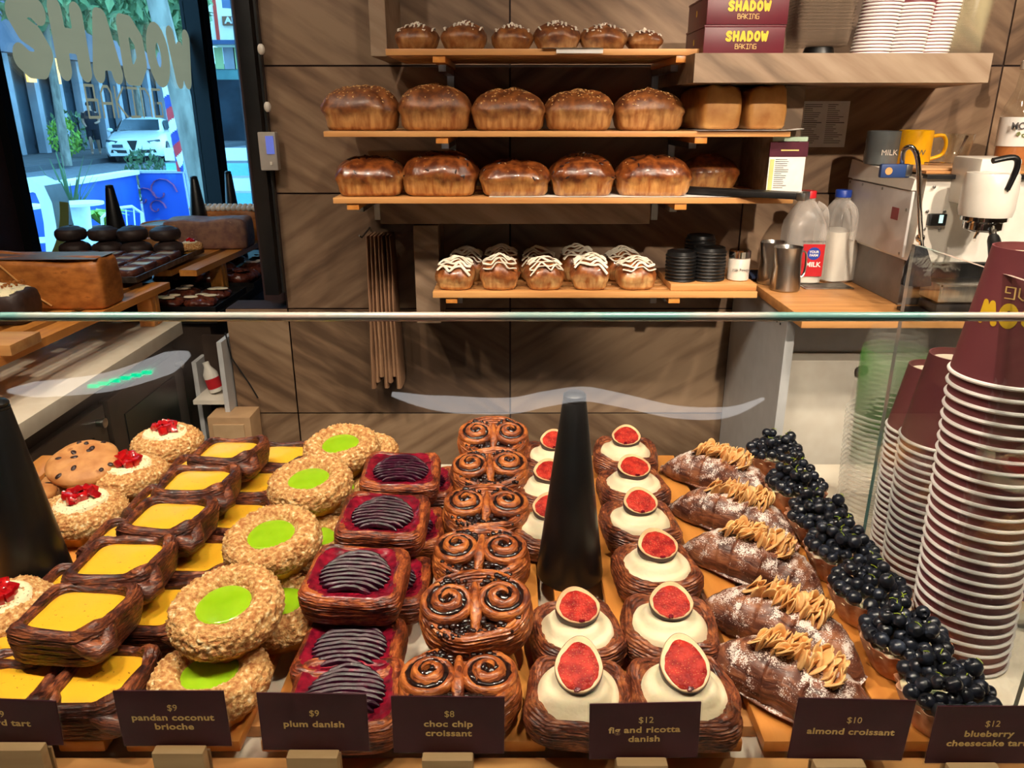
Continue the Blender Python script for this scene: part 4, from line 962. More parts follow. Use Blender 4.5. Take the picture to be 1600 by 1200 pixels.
o = MB().box(-.86, .46, .478, .5165, ZW + .0004, ZW + .011, bev=.002).build('front_rail', M['pine'], angle=30)
tag(o, 'long timber rail along the front of the pastry racks', 'rail')

# ------------------------------------------------------------------ pastry building blocks
def smooth_prof(ctrl, step=.0009):
    pts = []; n = len(ctrl)
    for i in range(n - 1):
        p0 = Vector(ctrl[max(0, i - 1)]); p1 = Vector(ctrl[i]); p2 = Vector(ctrl[i + 1]); p3 = Vector(ctrl[min(n - 1, i + 2)])
        k = max(1, int((p2 - p1).length / step))
        for j in range(k):
            u = j / k
            pts.append(.5 * ((2 * p1) + (p2 - p0) * u + (2 * p0 - 5 * p1 + 4 * p2 - p3) * u * u + (3 * p1 - p0 - 3 * p2 + p3) * u ** 3))
    pts.append(Vector(ctrl[-1])); return pts
def dough_ring(mb, a, b, n, ctrl, seg=110, seed=0, lam=.0010, pitch=.0026, wob=.003, hvar=.10, lift=None, mi=0, nfun=None):
    """laminated wall swept round a rounded square; ridges follow the layers"""
    pr = smooth_prof(ctrl); s = 0; rings = []
    for i, p in enumerate(pr):
        q0 = pr[max(0, i - 1)]; q1 = pr[min(len(pr) - 1, i + 1)]; tg = (q1 - q0); tg = tg.normalized() if tg.length > 1e-9 else Vector((0, 1))
        nx, nzv = tg.y, -tg.x
        if i: s += (p - pr[i - 1]).length
        ring = []
        for k in range(seg):
            th = 2 * PI * k / seg; ex, ey = se(th, n); fade = min(1, p.y / .006)
            w = wob * nz(ex * 1.6 + seed, ey * 1.6, p.y * 18)
            l = lam * (.45 * math.sin(2 * PI * s / pitch + 4 * nz(ex * 1.2 + seed, ey * 1.2, 4) + 2.5 * nz(ex * 5, ey * 5 + seed, s * 60)) + .9 * nz(ex * 2.2 + seed, ey * 2.2, s * 420)) + .0005 * nz(ex * 26 + seed, ey * 26, s * 300)
            if fade < 1: l *= fade; w *= fade
            hm = 1 + hvar * nz(ex * 1.3 + seed, ey * 1.3, 9) + (lift(ex, ey) if lift else 0)
            o = p.x + w + nx * l
            ring.append((ex * (a + o), ey * (b + o), p.y * hm + nzv * l))
        rings.append(ring)
    mb.loft(rings, mi, cap0=True); return rings
def fill_disc(mb, a, b, n, z, dome, rings=8, seg=56, seed=0, fn=None, mi=0, edge=.0):
    rs = []
    for i in range(rings + 1):
        u = 1 - i / (rings + .5); ring = []
        for k in range(seg):
            ex, ey = se(2 * PI * k / seg, n if u > .5 else 2 + (n - 2) * u * 2)
            x, y = ex * a * u, ey * b * u; zz = z + dome * (1 - u ** 2.2) + (fn(x, y, u) if fn else 0)
            if i == 0: zz -= edge
            ring.append((x, y, zz))
        rs.append(ring)
    mb.loft(rs, mi, cap1=True); return rs

M['dough_dark'] = laminated('dark_flaky_dough', S(44, 18, 14), S(92, 44, 30), S(158, 88, 52))
M['dough_amber'] = laminated('amber_flaky_dough', S(92, 36, 16), S(160, 80, 32), S(206, 122, 56), coat=.35)
M['dough_red'] = laminated('red_brown_flaky_dough', S(66, 22, 14), S(132, 56, 28), S(196, 108, 54))
M['dough_fig'] = laminated('brown_flaky_dough', S(62, 24, 16), S(120, 58, 34), S(178, 106, 62))
# ---- custard tarts
def custard_mat():
    m, nt, b, N, L = _new('vanilla_custard')
    co, _ = _coords(nt, N, L, (1, 1, 1)); t = N('ShaderNodeTexNoise'); t.inputs['Scale'].default_value = 340; t.inputs['Detail'].default_value = 1; L(co, t.inputs['Vector'])
    rp = N('ShaderNodeValToRGB'); e = rp.color_ramp.elements; e[0].position = .71; e[0].color = S(242, 184, 46); e[1].position = .76; e[1].color = S(150, 96, 24); L(t.outputs['Fac'], rp.inputs[0])
    L(rp.outputs[0], b.inputs['Base Color']); b.inputs['Roughness'].default_value = .28; b.inputs['Subsurface Weight'].default_value = .15; b.inputs['Subsurface Scale'].default_value = .004
    return m
M['custard'] = custard_mat()
def make_custard(seed):
    t = thing('custard_tart', '', 'custard tart'); mb = MB()
    lift = lambda ex, ey: .16 * max(0, ex) ** 3 + .10 * max(0, -ey) ** 3 + .20 * (max(0, abs(ex * ey) - .55) / .45) * (1 if ex > 0 else .4)
    dough_ring(mb, .044, .043, 5.5, [(-.008, 0), (-.001, .002), (.001, .010), (.0025, .020), (.0020, .029), (-.0015, .0335), (-.0050, .0335), (-.0080, .0315), (-.0090, .028), (-.0095, .024)], seed=seed, lift=lift, wob=.003)
    # folded knot on the front right corner
    pts = [(.020, -.040, .026), (.034, -.043, .024), (.044, -.043, .021), (.047, -.036, .020), (.044, -.028, .028), (.041, -.018, .033)]
    mb.tube([Vector(p) + Vector((.001 * nz(i, seed, 1), 0, 0)) for i, p in enumerate(pts)], [.005, .0085, .010, .010, .0085, .005], 12)
    mb.build('pastry_case', M['dough_dark'], t, angle=70)
    f = MB(); fill_disc(f, .0355, .0345, 5.5, .0300, .0022, seed=seed, fn=lambda x, y, u: .0007 * nz(x * 40 + seed, y * 40, 0), edge=.0025); f.build('custard', M['custard'], t, angle=80)
    return t
cust = [make_custard(3.1), make_custard(17.7)]
YF = .4975                                              # nothing may stand nearer than this to the price cards
def put(protos, spec, group, half=.045):
    used = set()
    for i, (px, py, dz, z0, rot, label, scl) in enumerate(spec):
        k = i % len(protos); p = on_z(px, py, dz); loc = Vector((p.x, max(p.y, YF + half), z0))
        if k in used: dup(protos[k], loc, rot, label, group, scl)
        else:
            used.add(k); o = protos[k]; place(o, loc, rot, scl); o['label'] = label; o['group'] = group
LH = .036                                               # height of the lower layer
rz = lambda a=4: R(random.uniform(-a, a))
sp = []
# lower layer right column, lower layer left column, upper layer (leaning on both)
for (x, y), l in zip(((441, 712), (403, 756), (366, 808), (318, 872), (246, 950), (148, 1062)), ('at the very back of the case beside the topmost pandan brioche', 'fifth from the front of the right lower column', 'fourth from the front of the right lower column', 'third from the front of the right lower column', 'second from the front of the right lower column', 'at the front of the right lower column, left of the pandan price card')):
    sp.append((x, y, D + .03, D + .0004, rz(3), 'custard tart ' + l, 1))
lower_left = ((289, 727), (238, 778), (176, 836), (100, 912), (18, 992), (22, 1070))
for (x, y), l in zip(lower_left[:5], ('lower left column, at the back', 'lower left column, fourth from the front', 'lower left column, third from the front', 'lower left column, second from the front', 'lower left column, at the left photo edge')):
    sp.append((x + 24, y + 6, D + .03, D + .0004, rz(3), 'custard tart half hidden, ' + l, 1))
sp.append((30, 1066, D + .03, D + .0004, rz(3), 'custard tart at the front left edge behind the leftmost price card', 1))
for (x, y), l in zip(((357, 709), (308, 757), (262, 812), (190, 880), (118, 962)), ('fifth from the front, at the back', 'fourth from the front', 'third from the front', 'second from the front', 'nearest the front')):
    sp.append((x, y, D + LH + .03, D + LH + .0035, (R(random.uniform(-3, 3)), R(random.uniform(-2, 2)), rz(4)), 'custard tart on the upper layer, ' + l, 1))
put(cust, sp, 'custard tarts', .047)

# ---- crumble topped brioches (pandan and strawberry)
M['crumble'] = P('golden_sugar_crumble', S(176, 108, 52), S(226, 178, 112), scale=210, rough=.65, bump=1.0, bscale=520, ramp=(.36, .58), c3=S(250, 228, 184))
M['brioche_base'] = P('yellow_brioche', S(220, 164, 66), S(196, 130, 46), scale=30, rough=.5)
M['pandan'] = P('green_pandan_filling', S(140, 186, 20), S(152, 196, 32), scale=50, rough=.22, coat=.4, sss=.1)
M['vanilla_cream'] = P('vanilla_flecked_cream', S(240, 228, 184), S(234, 220, 172), scale=30, rough=.45, sss=.1)
def speckled(name, base, fleck, th=.68, sc=480, rough=.45):
    m, nt, b, N, L = _new(name); co, _ = _coords(nt, N, L, (1, 1, 1)); t = N('ShaderNodeTexNoise'); t.inputs['Scale'].default_value = sc; t.inputs['Detail'].default_value = 1; L(co, t.inputs['Vector'])
    rp = N('ShaderNodeValToRGB'); e = rp.color_ramp.elements; e[0].position = th; e[0].color = base; e[1].position = th + .05; e[1].color = fleck; L(t.outputs['Fac'], rp.inputs[0]); L(rp.outputs[0], b.inputs['Base Color'])
    b.inputs['Roughness'].default_value = rough; b.inputs['Subsurface Weight'].default_value = .1; b.inputs['Subsurface Scale'].default_value = .004
    return m
M['vanilla_cream'] = speckled('vanilla_flecked_cream', S(240, 228, 186), S(110, 90, 60), .66)
def brioche_parts(t, seed, well):
    seg = 96; mb = MB(); rings = []
    for r, z in ((.036, 0), (.0375, .001), (.0405, .010), (.0425, .019)):
        rings.append([(r * (1 + .022 * math.cos(18 * 2 * PI * k / seg)) * math.cos(2 * PI * k / seg), r * (1 + .022 * math.cos(18 * 2 * PI * k / seg)) * math.sin(2 * PI * k / seg), z) for k in range(seg)])
    mb.loft(rings, cap0=True).build('fluted_base', M['brioche_base'], t, angle=80)
    mb = MB(); rings = []; seg = 190
    ctrl = [(.040, .015), (.047, .0155), (.0515, .0215), (.0515, .030), (.047, .0385), (.039, .0425), (.031, .0415), (.026, .037), (.0225, .032), (.018, .029)] if well else \
           [(.040, .015), (.047, .0155), (.0515, .0215), (.0515, .030), (.047, .0385), (.039, .043), (.030, .046), (.022, .047), (.012, .047), (.004, .047)]
    for p in smooth_prof(ctrl, .0011):
        ring = []
        for k in range(seg):
            th = 2 * PI * k / seg; c, s_ = math.cos(th), math.sin(th); x, y, z = p.x * c, p.x * s_, p.y
            vd, _ = noise.voronoi(Vector((x * 310 + seed * 9, y * 310, z * 310))); q = .0032 * (1 - min(1, vd[0] * 1.5)) + .0014 * nz(x * 120 + seed, y * 120, z * 120) + .0025 * nz(c * 1.4 + seed, s_ * 1.4, z * 20)
            ir = max(0, p.x - .02) / .03
            ring.append((x + c * q * min(1, ir), y + s_ * q * min(1, ir), z + q * .8 * (1 if z > .02 else .2) + .002 * nz(c * 1.2, s_ * 1.2 + seed, 7)))
        rings.append(ring)
    mb.loft(rings, cap1=not well).build('crumble_topping', M['crumble'], t, angle=0)
def make_pandan(seed):
    t = thing('pandan_brioche', '', 'brioche'); brioche_parts(t, seed, True)
    mb = MB(); rs = []
    for i in range(14):
        u = 1 - i / 13.5; rs.append([((.0262 + .0016 * nz(math.cos(2 * PI * k / 48) * 1.5 + seed, math.sin(2 * PI * k / 48) * 1.5, 2)) * u * math.cos(2 * PI * k / 48), (.0255 + .0012 * nz(math.sin(2 * PI * k / 48) * 1.5 + seed, 3, 2)) * u * math.sin(2 * PI * k / 48), .0362 + .0016 * (1 - u * u) + .00035 * math.sin(u * 40 + 2 * PI * k / 48) - (.002 if i == 0 else 0)) for k in range(48)])
    mb.loft(rs, cap1=True).build('pandan_filling', M['pandan'], t, angle=80)
    return t
pand = [make_pandan(1.3), make_pandan(8.8)]
sp = []
for (x, y), l in zip(((566, 700), (524, 764), (492, 842), (440, 942), (328, 1052)), ('peeking out behind the topmost pandan brioche', 'peeking out on the right of the second pandan brioche from the back', 'half hidden under the third pandan brioche from the back', 'half hidden on the right below the nearest raised pandan brioche', 'lowest at the front, behind its price card')):
    sp.append((x, y, D + .035, D + .0004, rz(180), 'pandan brioche ' + l, 1))
for (x, y), l, tl in zip(((535, 689), (486, 744), (428, 828), (356, 935)), ('at the back of the case, topmost', 'second from the back, upper layer', 'third from the back, upper layer', 'nearest of the raised ones, with the roundest green centre'), (8, 7, 9, 10)):
    sp.append((x, y, D + .082, D + .0445, (R(tl), R(-3), rz(0)), 'pandan brioche ' + l, 1))
put(pand, sp, 'pandan brioches', .053)
M['berry_red'] = P('glazed_strawberry', S(196, 20, 22), S(160, 10, 24), scale=60, rough=.12, coat=.8, sss=.1, c3=S(224, 60, 40))
def make_straw(seed):
    t = thing('strawberry_brioche', '', 'brioche'); brioche_parts(t, seed, False)
    mb = MB(); fill_disc(mb, .034, .033, 2, .0475, .0028, 12, 56, fn=lambda x, y, u: .0011 * math.sin(u * 24 + math.atan2(y, x)) * (u > .15), edge=.004); mb.build('cream', M['vanilla_cream'], t, angle=80)
    rr = random.Random(seed)
    for q in range(20):
        r = .0185 * math.sqrt(rr.random()); a = rr.random() * 6.28; z = .0535 + .011 * max(0, 1 - r / .016) * rr.random()
        b = MB().box(-.0055, .0055, -.0048, .0048, -.0042, .0042, bev=.0014, M=Matrix.Translation((r * math.cos(a), r * math.sin(a), z)) @ Euler((rr.random() * 3, rr.random() * 3, rr.random() * 3)).to_matrix().to_4x4())
        b.build('strawberry_piece', M['berry_red'], t, angle=40)
    return t
st = [make_straw(2), make_straw(5)]
put(st, [(258, 672, D + .05, D + .0004, rz(9), 'strawberry topped brioche at the back beside the cookies', 1), (198, 722, D + .05, D + .0004, rz(90), 'strawberry topped brioche, middle of the three whole ones', 1),
         (126, 778, D + .05, D + .0004, rz(90), 'strawberry topped brioche beside the tall black cone at left', 1), (-6, 930, D + .05, D + .0004, rz(90), 'crumble topped brioche cut off by the left photo edge', 1)], 'strawberry brioches')

# ---- choc chip cookies
M['cookie'] = P('golden_cookie', S(176, 112, 58), S(206, 146, 86), scale=50, rough=.6, bump=.3, bscale=160, c3=S(150, 88, 42))
M['chip'] = P('dark_chocolate', S(40, 22, 20), S(58, 32, 28), scale=60, rough=.35)
def make_cookie(seed):
    t = thing('chocolate_chip_cookie', '', 'cookie'); mb = MB(); rings = []; seg = 60
    for r, z in ((.030, 0), (.043, .0015), (.0465, .006), (.046, .011), (.041, .0155), (.032, .0185), (.020, .0195), (.009, .020)):
        rings.append([((r + .0016 * nz(math.cos(2 * PI * k / seg) * 2 + seed, math.sin(2 * PI * k / seg) * 2, z * 40)) * math.cos(2 * PI * k / seg), (r + .0016 * nz(math.cos(2 * PI * k / seg) * 2 + seed, math.sin(2 * PI * k / seg) * 2, z * 40)) * math.sin(2 * PI * k / seg), z + (.0016 * nz(r * 90 + seed, k * .3, 2) if z > .01 else 0)) for k in range(seg)])
    mb.loft(rings, cap0=True, cap1=True).build('cookie_dough', M['cookie'], t, angle=80); rr = random.Random(seed)
    for q in range(12):
        r = .040 * math.sqrt(rr.random()); a = rr.random() * 6.28; z = .0195 - .0045 * (r / .04) ** 3
        MB().ball((0, 0, 0), .0052, 10, 6, 0, Matrix.Translation((r * math.cos(a), r * math.sin(a), z)) @ Euler((rr.uniform(-.3, .3), rr.uniform(-.3, .3), a)).to_matrix().to_4x4(), (1.1, .75, .35)).build('chocolate_chip', M['chip'], t)
    return t
ck = [make_cookie(4), make_cookie(9)]
place(ck[0], (-.592, .965, D + .045), (R(16), R(-6), R(40))); ck[0]['label'] = 'big choc chip cookie leaning on top of the cookie pile'
place(ck[1], (-.575, .900, D + .0005), (0, 0, R(10))); ck[1]['label'] = 'choc chip cookie lying at the bottom front of the cookie pile'
dup(ck[0], (-.648, .900, D + .0225), (R(8), R(6), R(200)), 'choc chip cookie on the left of the pile behind the black cone')
dup(ck[1], (-.545, 1.02, D + .0005), (0, 0, R(100)), 'choc chip cookie peeking out between the pile and the strawberry brioches')
dup(ck[0], (-.63, 1.00, D + .0005), (0, 0, R(150)), 'choc chip cookie hidden flat at the back of the cookie pile')
dup(ck[1], (-.598, .985, D + .0225), (R(3), 0, R(77)), 'choc chip cookie in the middle layer of the cookie pile')
for o in [x for x in C.objects if x.name.startswith('chocolate_chip_cookie')]: o['group'] = 'choc chip cookies'; o['category'] = 'cookie'

# ---- plum danishes
M['plum'] = P('dark_plum_slices', S(34, 6, 24), S(62, 8, 38), scale=90, rough=.16, spec=.22, c3=S(112, 14, 50), bump=.25, bscale=400)
M['plum_glaze'] = P('crimson_plum_glaze', S(84, 6, 26), S(150, 18, 44), scale=110, rough=.25, coat=.4, c3=S(92, 8, 26), bump=.4, bscale=200)
def make_plum(seed):
    t = thing('plum_danish', '', 'danish'); mb = MB()
    lift = lambda ex, ey: .10 * (max(0, abs(ex * ey) - .5) / .5)
    dough_ring(mb, .050, .046, 5.5, [(-.007, 0), (-.001, .002), (.002, .010), (.003, .020), (.002, .029), (-.002, .0335), (-.006, .0335), (-.010, .030)], seed=seed, lift=lift)
    mb.build('pastry_case', M['dough_red'], t, angle=70)
    g = MB(); rs = []
    for i in range(8):
        u = i / 7
        ring = []
        for k in range(72):
            ex, ey = se(2 * PI * k / 72, 5.0 - 2.2 * u); a = .0475 - .0145 * u; b = .0435 - .0145 * u
            ring.append((ex * a, ey * b, .0348 - .0052 * u ** 1.5 + .0016 * nz(ex * 6 + seed, ey * 6, u * 4) + (-.0030 if i == 0 else 0)))
        rs.append(ring)
    g.loft(rs).build('plum_glaze', M['plum_glaze'], t, angle=80)
    for q in range(10):
        y = -.029 + .058 * q / 9; hw = .037 * math.sqrt(max(.05, 1 - (y / .036) ** 2)); pts = []
        for s_ in range(11):
            u = -1 + 2 * s_ / 10; pts.append((u * hw, y + .007 * (1 - u * u) - .004 + .0018 * nz(u * 2.5, q * 1.7, seed), .0325 + .0016 * (1 - u * u) + .0006 * nz(u * 6, q * 3, seed)))
        MB().tube(pts, [.0010] + [.0031 + .0009 * nz(s_ * .9, q * 2, seed) for s_ in range(9)] + [.0010], 8, flat=1.25).build('plum_slice', M['plum'], t)
    b = MB(); fill_disc(b, .036, .032, 2.4, .0285, .002, 5, 40); b.build('plum_juice', M['plum'], t)
    return t
pl = [make_plum(2.2), make_plum(6.1)]
sp = []
for (x, y), l in zip(((655, 752), (632, 822), (600, 905), (548, 1010), (540, 1085)), ('hidden under the back one of the raised plum danishes', 'hidden under the middle raised plum danish', 'hidden under the front raised plum danish', 'lower layer, tilted in front of the raised ones', 'lowest at the front behind its price card')):
    sp.append((x, y, D + .03, D + .0004, rz(3), 'plum danish ' + l, .95))
for (x, y), l in zip(((626, 736), (598, 806), (556, 898)), ('at the back of the upper layer', 'in the middle of the upper layer', 'at the front of the upper layer')):
    sp.append((x, y, D + .066, D + .0385, (R(4), R(2), rz(4)), 'plum danish ' + l, .97))
put(pl, sp, 'plum danishes', .047)

# ---- choc chip double spirals
M['choc'] = P('glossy_choc_filling', S(24, 12, 12), S(46, 22, 18), scale=80, rough=.2, coat=.6)
def make_swirl(seed):
    t = thing('choc_chip_croissant', '', 'choc chip croissant'); mb = MB(); rr = random.Random(seed)
    dough_ring(mb, .0525, .043, 2.3, [(-.012, 0), (-.004, .002), (0, .011), (.0015, .022), (0, .032), (-.003, .0385), (-.007, .040), (-.011, .037), (-.016, .033), (-.026, .032), (-.034, .033)], seed=seed, lam=.0013, pitch=.0028, wob=.002, hvar=.06)
    # middle saddle of dough between the two spirals
    fill_disc(mb, .040, .030, 2.2, .031, .003, 4, 40)
    for q in range(3): mb.tube([(.0015 * (q - 1), -.034 + .004 * q, .033), (.001 * (q - 1), -.014, .040), (0, .004, .043), (0, .022, .040)], [.003, .005, .005, .003], 10)
    ch = MB()
    for sgn in (-1, 1):
        pts = []; cp = []; n = 64; turns = 2.15
        for i in range(n + 1):
            u = i / n; th = turns * 2 * PI * u; r = .0235 * (1 - u) ** .92 + .0022
            a = -PI / 2 + (th if sgn < 0 else -th) + (.4 if sgn < 0 else -.4) + PI
            z = .0375 + .0115 * u + .0008 * nz(u * 9, seed, sgn)
            pts.append((sgn * .0245 + r * math.cos(a) * 1.02, .001 + r * .96 * math.sin(a), z))
            r2 = r - .0048; 
            if r2 > .001: cp.append((sgn * .0245 + r2 * math.cos(a) * 1.02, .001 + r2 * .96 * math.sin(a), z + .0010 + .0014 * nz(u * 30, seed, 3)))
        mb.tube(pts, [.0038 + .0007 * nz(i * .3, seed, 1) for i in range(n + 1)], 10, flat=1.5)
        ch.tube(cp, [.0036 + .0018 * nz(i * .9, seed, sgn) for i in range(len(cp))], 8, flat=1.5)
        for q in range(90):
            a = rr.random() * 6.28; r = .0285 + rr.uniform(-.0035, .0035)
            x, y = sgn * .0245 + r * math.cos(a), .001 + r * math.sin(a)
            if (x / .049) ** 2 + (y / .0395) ** 2 < .98 and abs(x) > .006: ch.ball((x, y, .0385 + rr.uniform(-.003, .001)), rr.uniform(.0018, .0030), 7, 5, sc=(1.2, 1.2, .9))
    for q in range(44): ch.ball((rr.uniform(-.036, .036), -.029 - rr.uniform(0, .007), .0375), rr.uniform(.0016, .0030), 7, 5)
    mb.build('pastry_spirals', M['dough_amber'], t, angle=75); ch.build('chocolate_filling', M['choc'], t, angle=75)
    return t
sw = [make_swirl(1.5), make_swirl(7.2)]
sp = []
for (x, y, dz), l, tl in zip(((770, 684, 0), (766, 732, .004), (759, 792, .004), (752, 862, .006), (745, 945, .022), (718, 1058, 0)), ('at the very back of the case', 'second from the back', 'third from the back', 'third from the front', 'second from the front, raised and tilted forward', 'at the front behind its price card'), (20, 14, 12, 10, 16, 4)):
    sp.append((x, y, D + .04 + dz, D + .0004 + dz + .043 * math.sin(R(tl)), (R(tl), R(random.uniform(-2, 2)), rz(4)), 'choc chip double spiral croissant ' + l, 1.0))
put(sw, sp, 'choc chip croissants')
o = MB()

# ---- fig and ricotta danishes
M['ricotta'] = P('whipped_ricotta', S(240, 226, 194), S(230, 214, 178), scale=30, rough=.5, sss=.1, bump=.35, bscale=160)
M['fig_skin'] = P('purple_fig_skin', S(46, 18, 28), S(74, 36, 40), scale=50, rough=.4, c3=S(104, 66, 52))
M['fig_rim'] = P('pale_fig_rim', S(232, 200, 150), S(218, 164, 122), scale=50, rough=.4)
def flesh_mat():
    m, nt, b, N, L = _new('red_fig_flesh'); co, _ = _coords(nt, N, L, (1, 1, 1))
    v = N('ShaderNodeTexVoronoi'); v.inputs['Scale'].default_value = 420; L(co, v.inputs['Vector'])
    n = N('ShaderNodeTexNoise'); n.inputs['Scale'].default_value = 90; n.inputs['Detail'].default_value = 4; L(co, n.inputs['Vector'])
    r1 = N('ShaderNodeValToRGB'); e = r1.color_ramp.elements; e[0].position = .35; e[0].color = S(140, 18, 20); e[1].position = .68; e[1].color = S(206, 58, 42); L(n.outputs['Fac'], r1.inputs[0])
    r2 = N('ShaderNodeValToRGB'); r2.color_ramp.elements[0].position = .16; r2.color_ramp.elements[0].color = (1, 1, 1, 1); r2.color_ramp.elements[1].position = .24; r2.color_ramp.elements[1].color = (0, 0, 0, 1); L(v.outputs['Distance'], r2.inputs[0])
    mx = N('ShaderNodeMix'); mx.data_type = 'RGBA'; sm = N('ShaderNodeMath'); sm.operation = 'MULTIPLY'; sm.inputs[1].default_value = .4; L(r2.outputs[0], sm.inputs[0]); L(sm.outputs[0], mx.inputs['Factor']); L(r1.outputs[0], mx.inputs['A']); mx.inputs['B'].default_value = S(236, 168, 110)
    L(mx.outputs['Result'], b.inputs['Base Color']); b.inputs['Roughness'].default_value = .45; b.inputs['Specular IOR Level'].default_value = .2
    bp = N('ShaderNodeBump'); bp.inputs['Strength'].default_value = .6; bp.inputs['Distance'].default_value = .001; L(v.outputs['Distance'], bp.inputs['Height']); L(bp.outputs[0], b.inputs['Normal'])
    return m
M['fig_flesh'] = flesh_mat()
def fig_outline(k, seg, w, h):
    th = 2 * PI * k / seg - PI / 2; c, s_ = math.cos(th), math.sin(th)
    x = c * w * (1 - .22 * max(0, s_)); y = s_ * h * (1.0 if s_ < 0 else 1.10)
    return x, y
def make_fig(seed, fw, fh, tilt, fx=0, fz=.0):
    t = thing('fig_danish', '', 'danish'); mb = MB()
    lift = lambda ex, ey: .22 * (max(0, abs(ex * ey) - .42) / .58) + .05 * max(0, ey)
    dough_ring(mb, .0455, .0445, 3.2, [(-.012, 0), (-.004, .002), (.001, .011), (.0025, .021), (.001, .029), (-.003, .0345), (-.006, .0345), (-.010, .031), (-.015, .028)], seed=seed, lift=lift, lam=.0013, pitch=.0030, wob=.004)
    mb.build('pastry_case', M['dough_fig'], t, angle=70)
    r = MB(); fill_disc(r, .0385, .0375, 2.2, .0310, .0160, 14, 60, fn=lambda x, y, u: .0016 * math.sin(u * 17 + 1.0 * math.atan2(y, x) + seed) * (.3 < u < .98) + .001 * nz(x * 60 + seed, y * 60, 1), edge=.004)
    r.build('ricotta', M['ricotta'], t, angle=80)
    seg = 48; rim = MB(); fl = MB(); sk = MB(); Mx = Matrix.Translation((fx, .002, .0555 + fz)) @ Matrix.Rotation(R(tilt), 4, 'X') @ Matrix.Translation((0, .002, 0)); o = lambda s, z: [(fig_outline(k, seg, fw, fh)[0] * s, fig_outline(k, seg, fw, fh)[1] * s, z) for k in range(seg)]
    sk.loft([o(1.0, .0006), o(1.005, -.001), o(1.0, -.005), o(.95, -.0105), o(.78, -.0155), o(.4, -.018)], 0, Mx, cap1=True)
    rim.loft([o(.995, .0004), o(.97, .0012), o(.86, .0014), o(.60, .0010)], 0, Mx, cap1=True)
    fr = [[(v[0] * (1 + .07 * nz(v[0] * 160, v[1] * 160, seed)), v[1] * (1 + .07 * nz(v[0] * 160, v[1] * 160, seed + 3)) - .0022, v[2]) for v in o(s, z)] for s, z in ((.85, .0012), (.82, .0019), (.5, .0024), (.2, .0018))]
    fl.loft(fr, 0, Mx, cap1=True)
    k = sk.build('fig_half', M['fig_skin'], t, angle=50); rim.build('fig_rim', M['fig_rim'], k); fl.build('fig_flesh', M['fig_flesh'], k)
    drop = MB()
    for q in range(5): drop.ball((random.uniform(-.002, .002), -fh * .88 + random.uniform(-.001, .001), .0015), .0016, 8, 5, 0, Mx)
    drop.build('fig_juice', M['plum_glaze'], k)
    return t
fg = [make_fig(1.1, .0215, .0205, 22), make_fig(5.4, .0228, .0215, 18, .001), make_fig(9.9, .0218, .0258, 26, .0, .001)]
sp = []
R_ = (('at the back of the right column', 978, 692), ('fifth from the front of the right column', 990, 741), ('fourth from the front of the right column', 1001, 797), ('third from the front of the right column', 1027, 866), ('second from the front of the right column', 1048, 957), ('at the front of the right column behind its price card', 1076, 1079))
Lc = (('at the back of the left column behind the cone', 866, 697), ('fifth from the front of the left column, half behind the cone', 858, 746), ('fourth from the front of the left column, half behind the cone', 858, 803), ('in front of the black cone, second from the front of the left column', 902, 962), ('at the front of the left column with the largest fig half', 905, 1072))
for i, (l, x, y) in enumerate(R_): sp.append((x, y, D + .046, D + .0004, rz(9), 'fig danish ' + l, 1))
for i, (l, x, y) in enumerate(Lc): sp.append((x, y, D + .046, D + .0004, rz(9), 'fig danish ' + l, .97))
order = [0, 1, 0, 1, 0, 2, 0, 1, 0, 1, 2]
used = set()
for (px, py, dz, z0, rot, label, scl), k in zip(sp, order):
    p = on_z(px, py, dz); loc = Vector((p.x, max(p.y, YF + .047), z0))
    if k in used: dup(fg[k], loc, rot, label, 'fig and ricotta danishes', scl)
    else: used.add(k); place(fg[k], loc, rot, scl); fg[k]['label'] = label; fg[k]['group'] = 'fig and ricotta danishes'

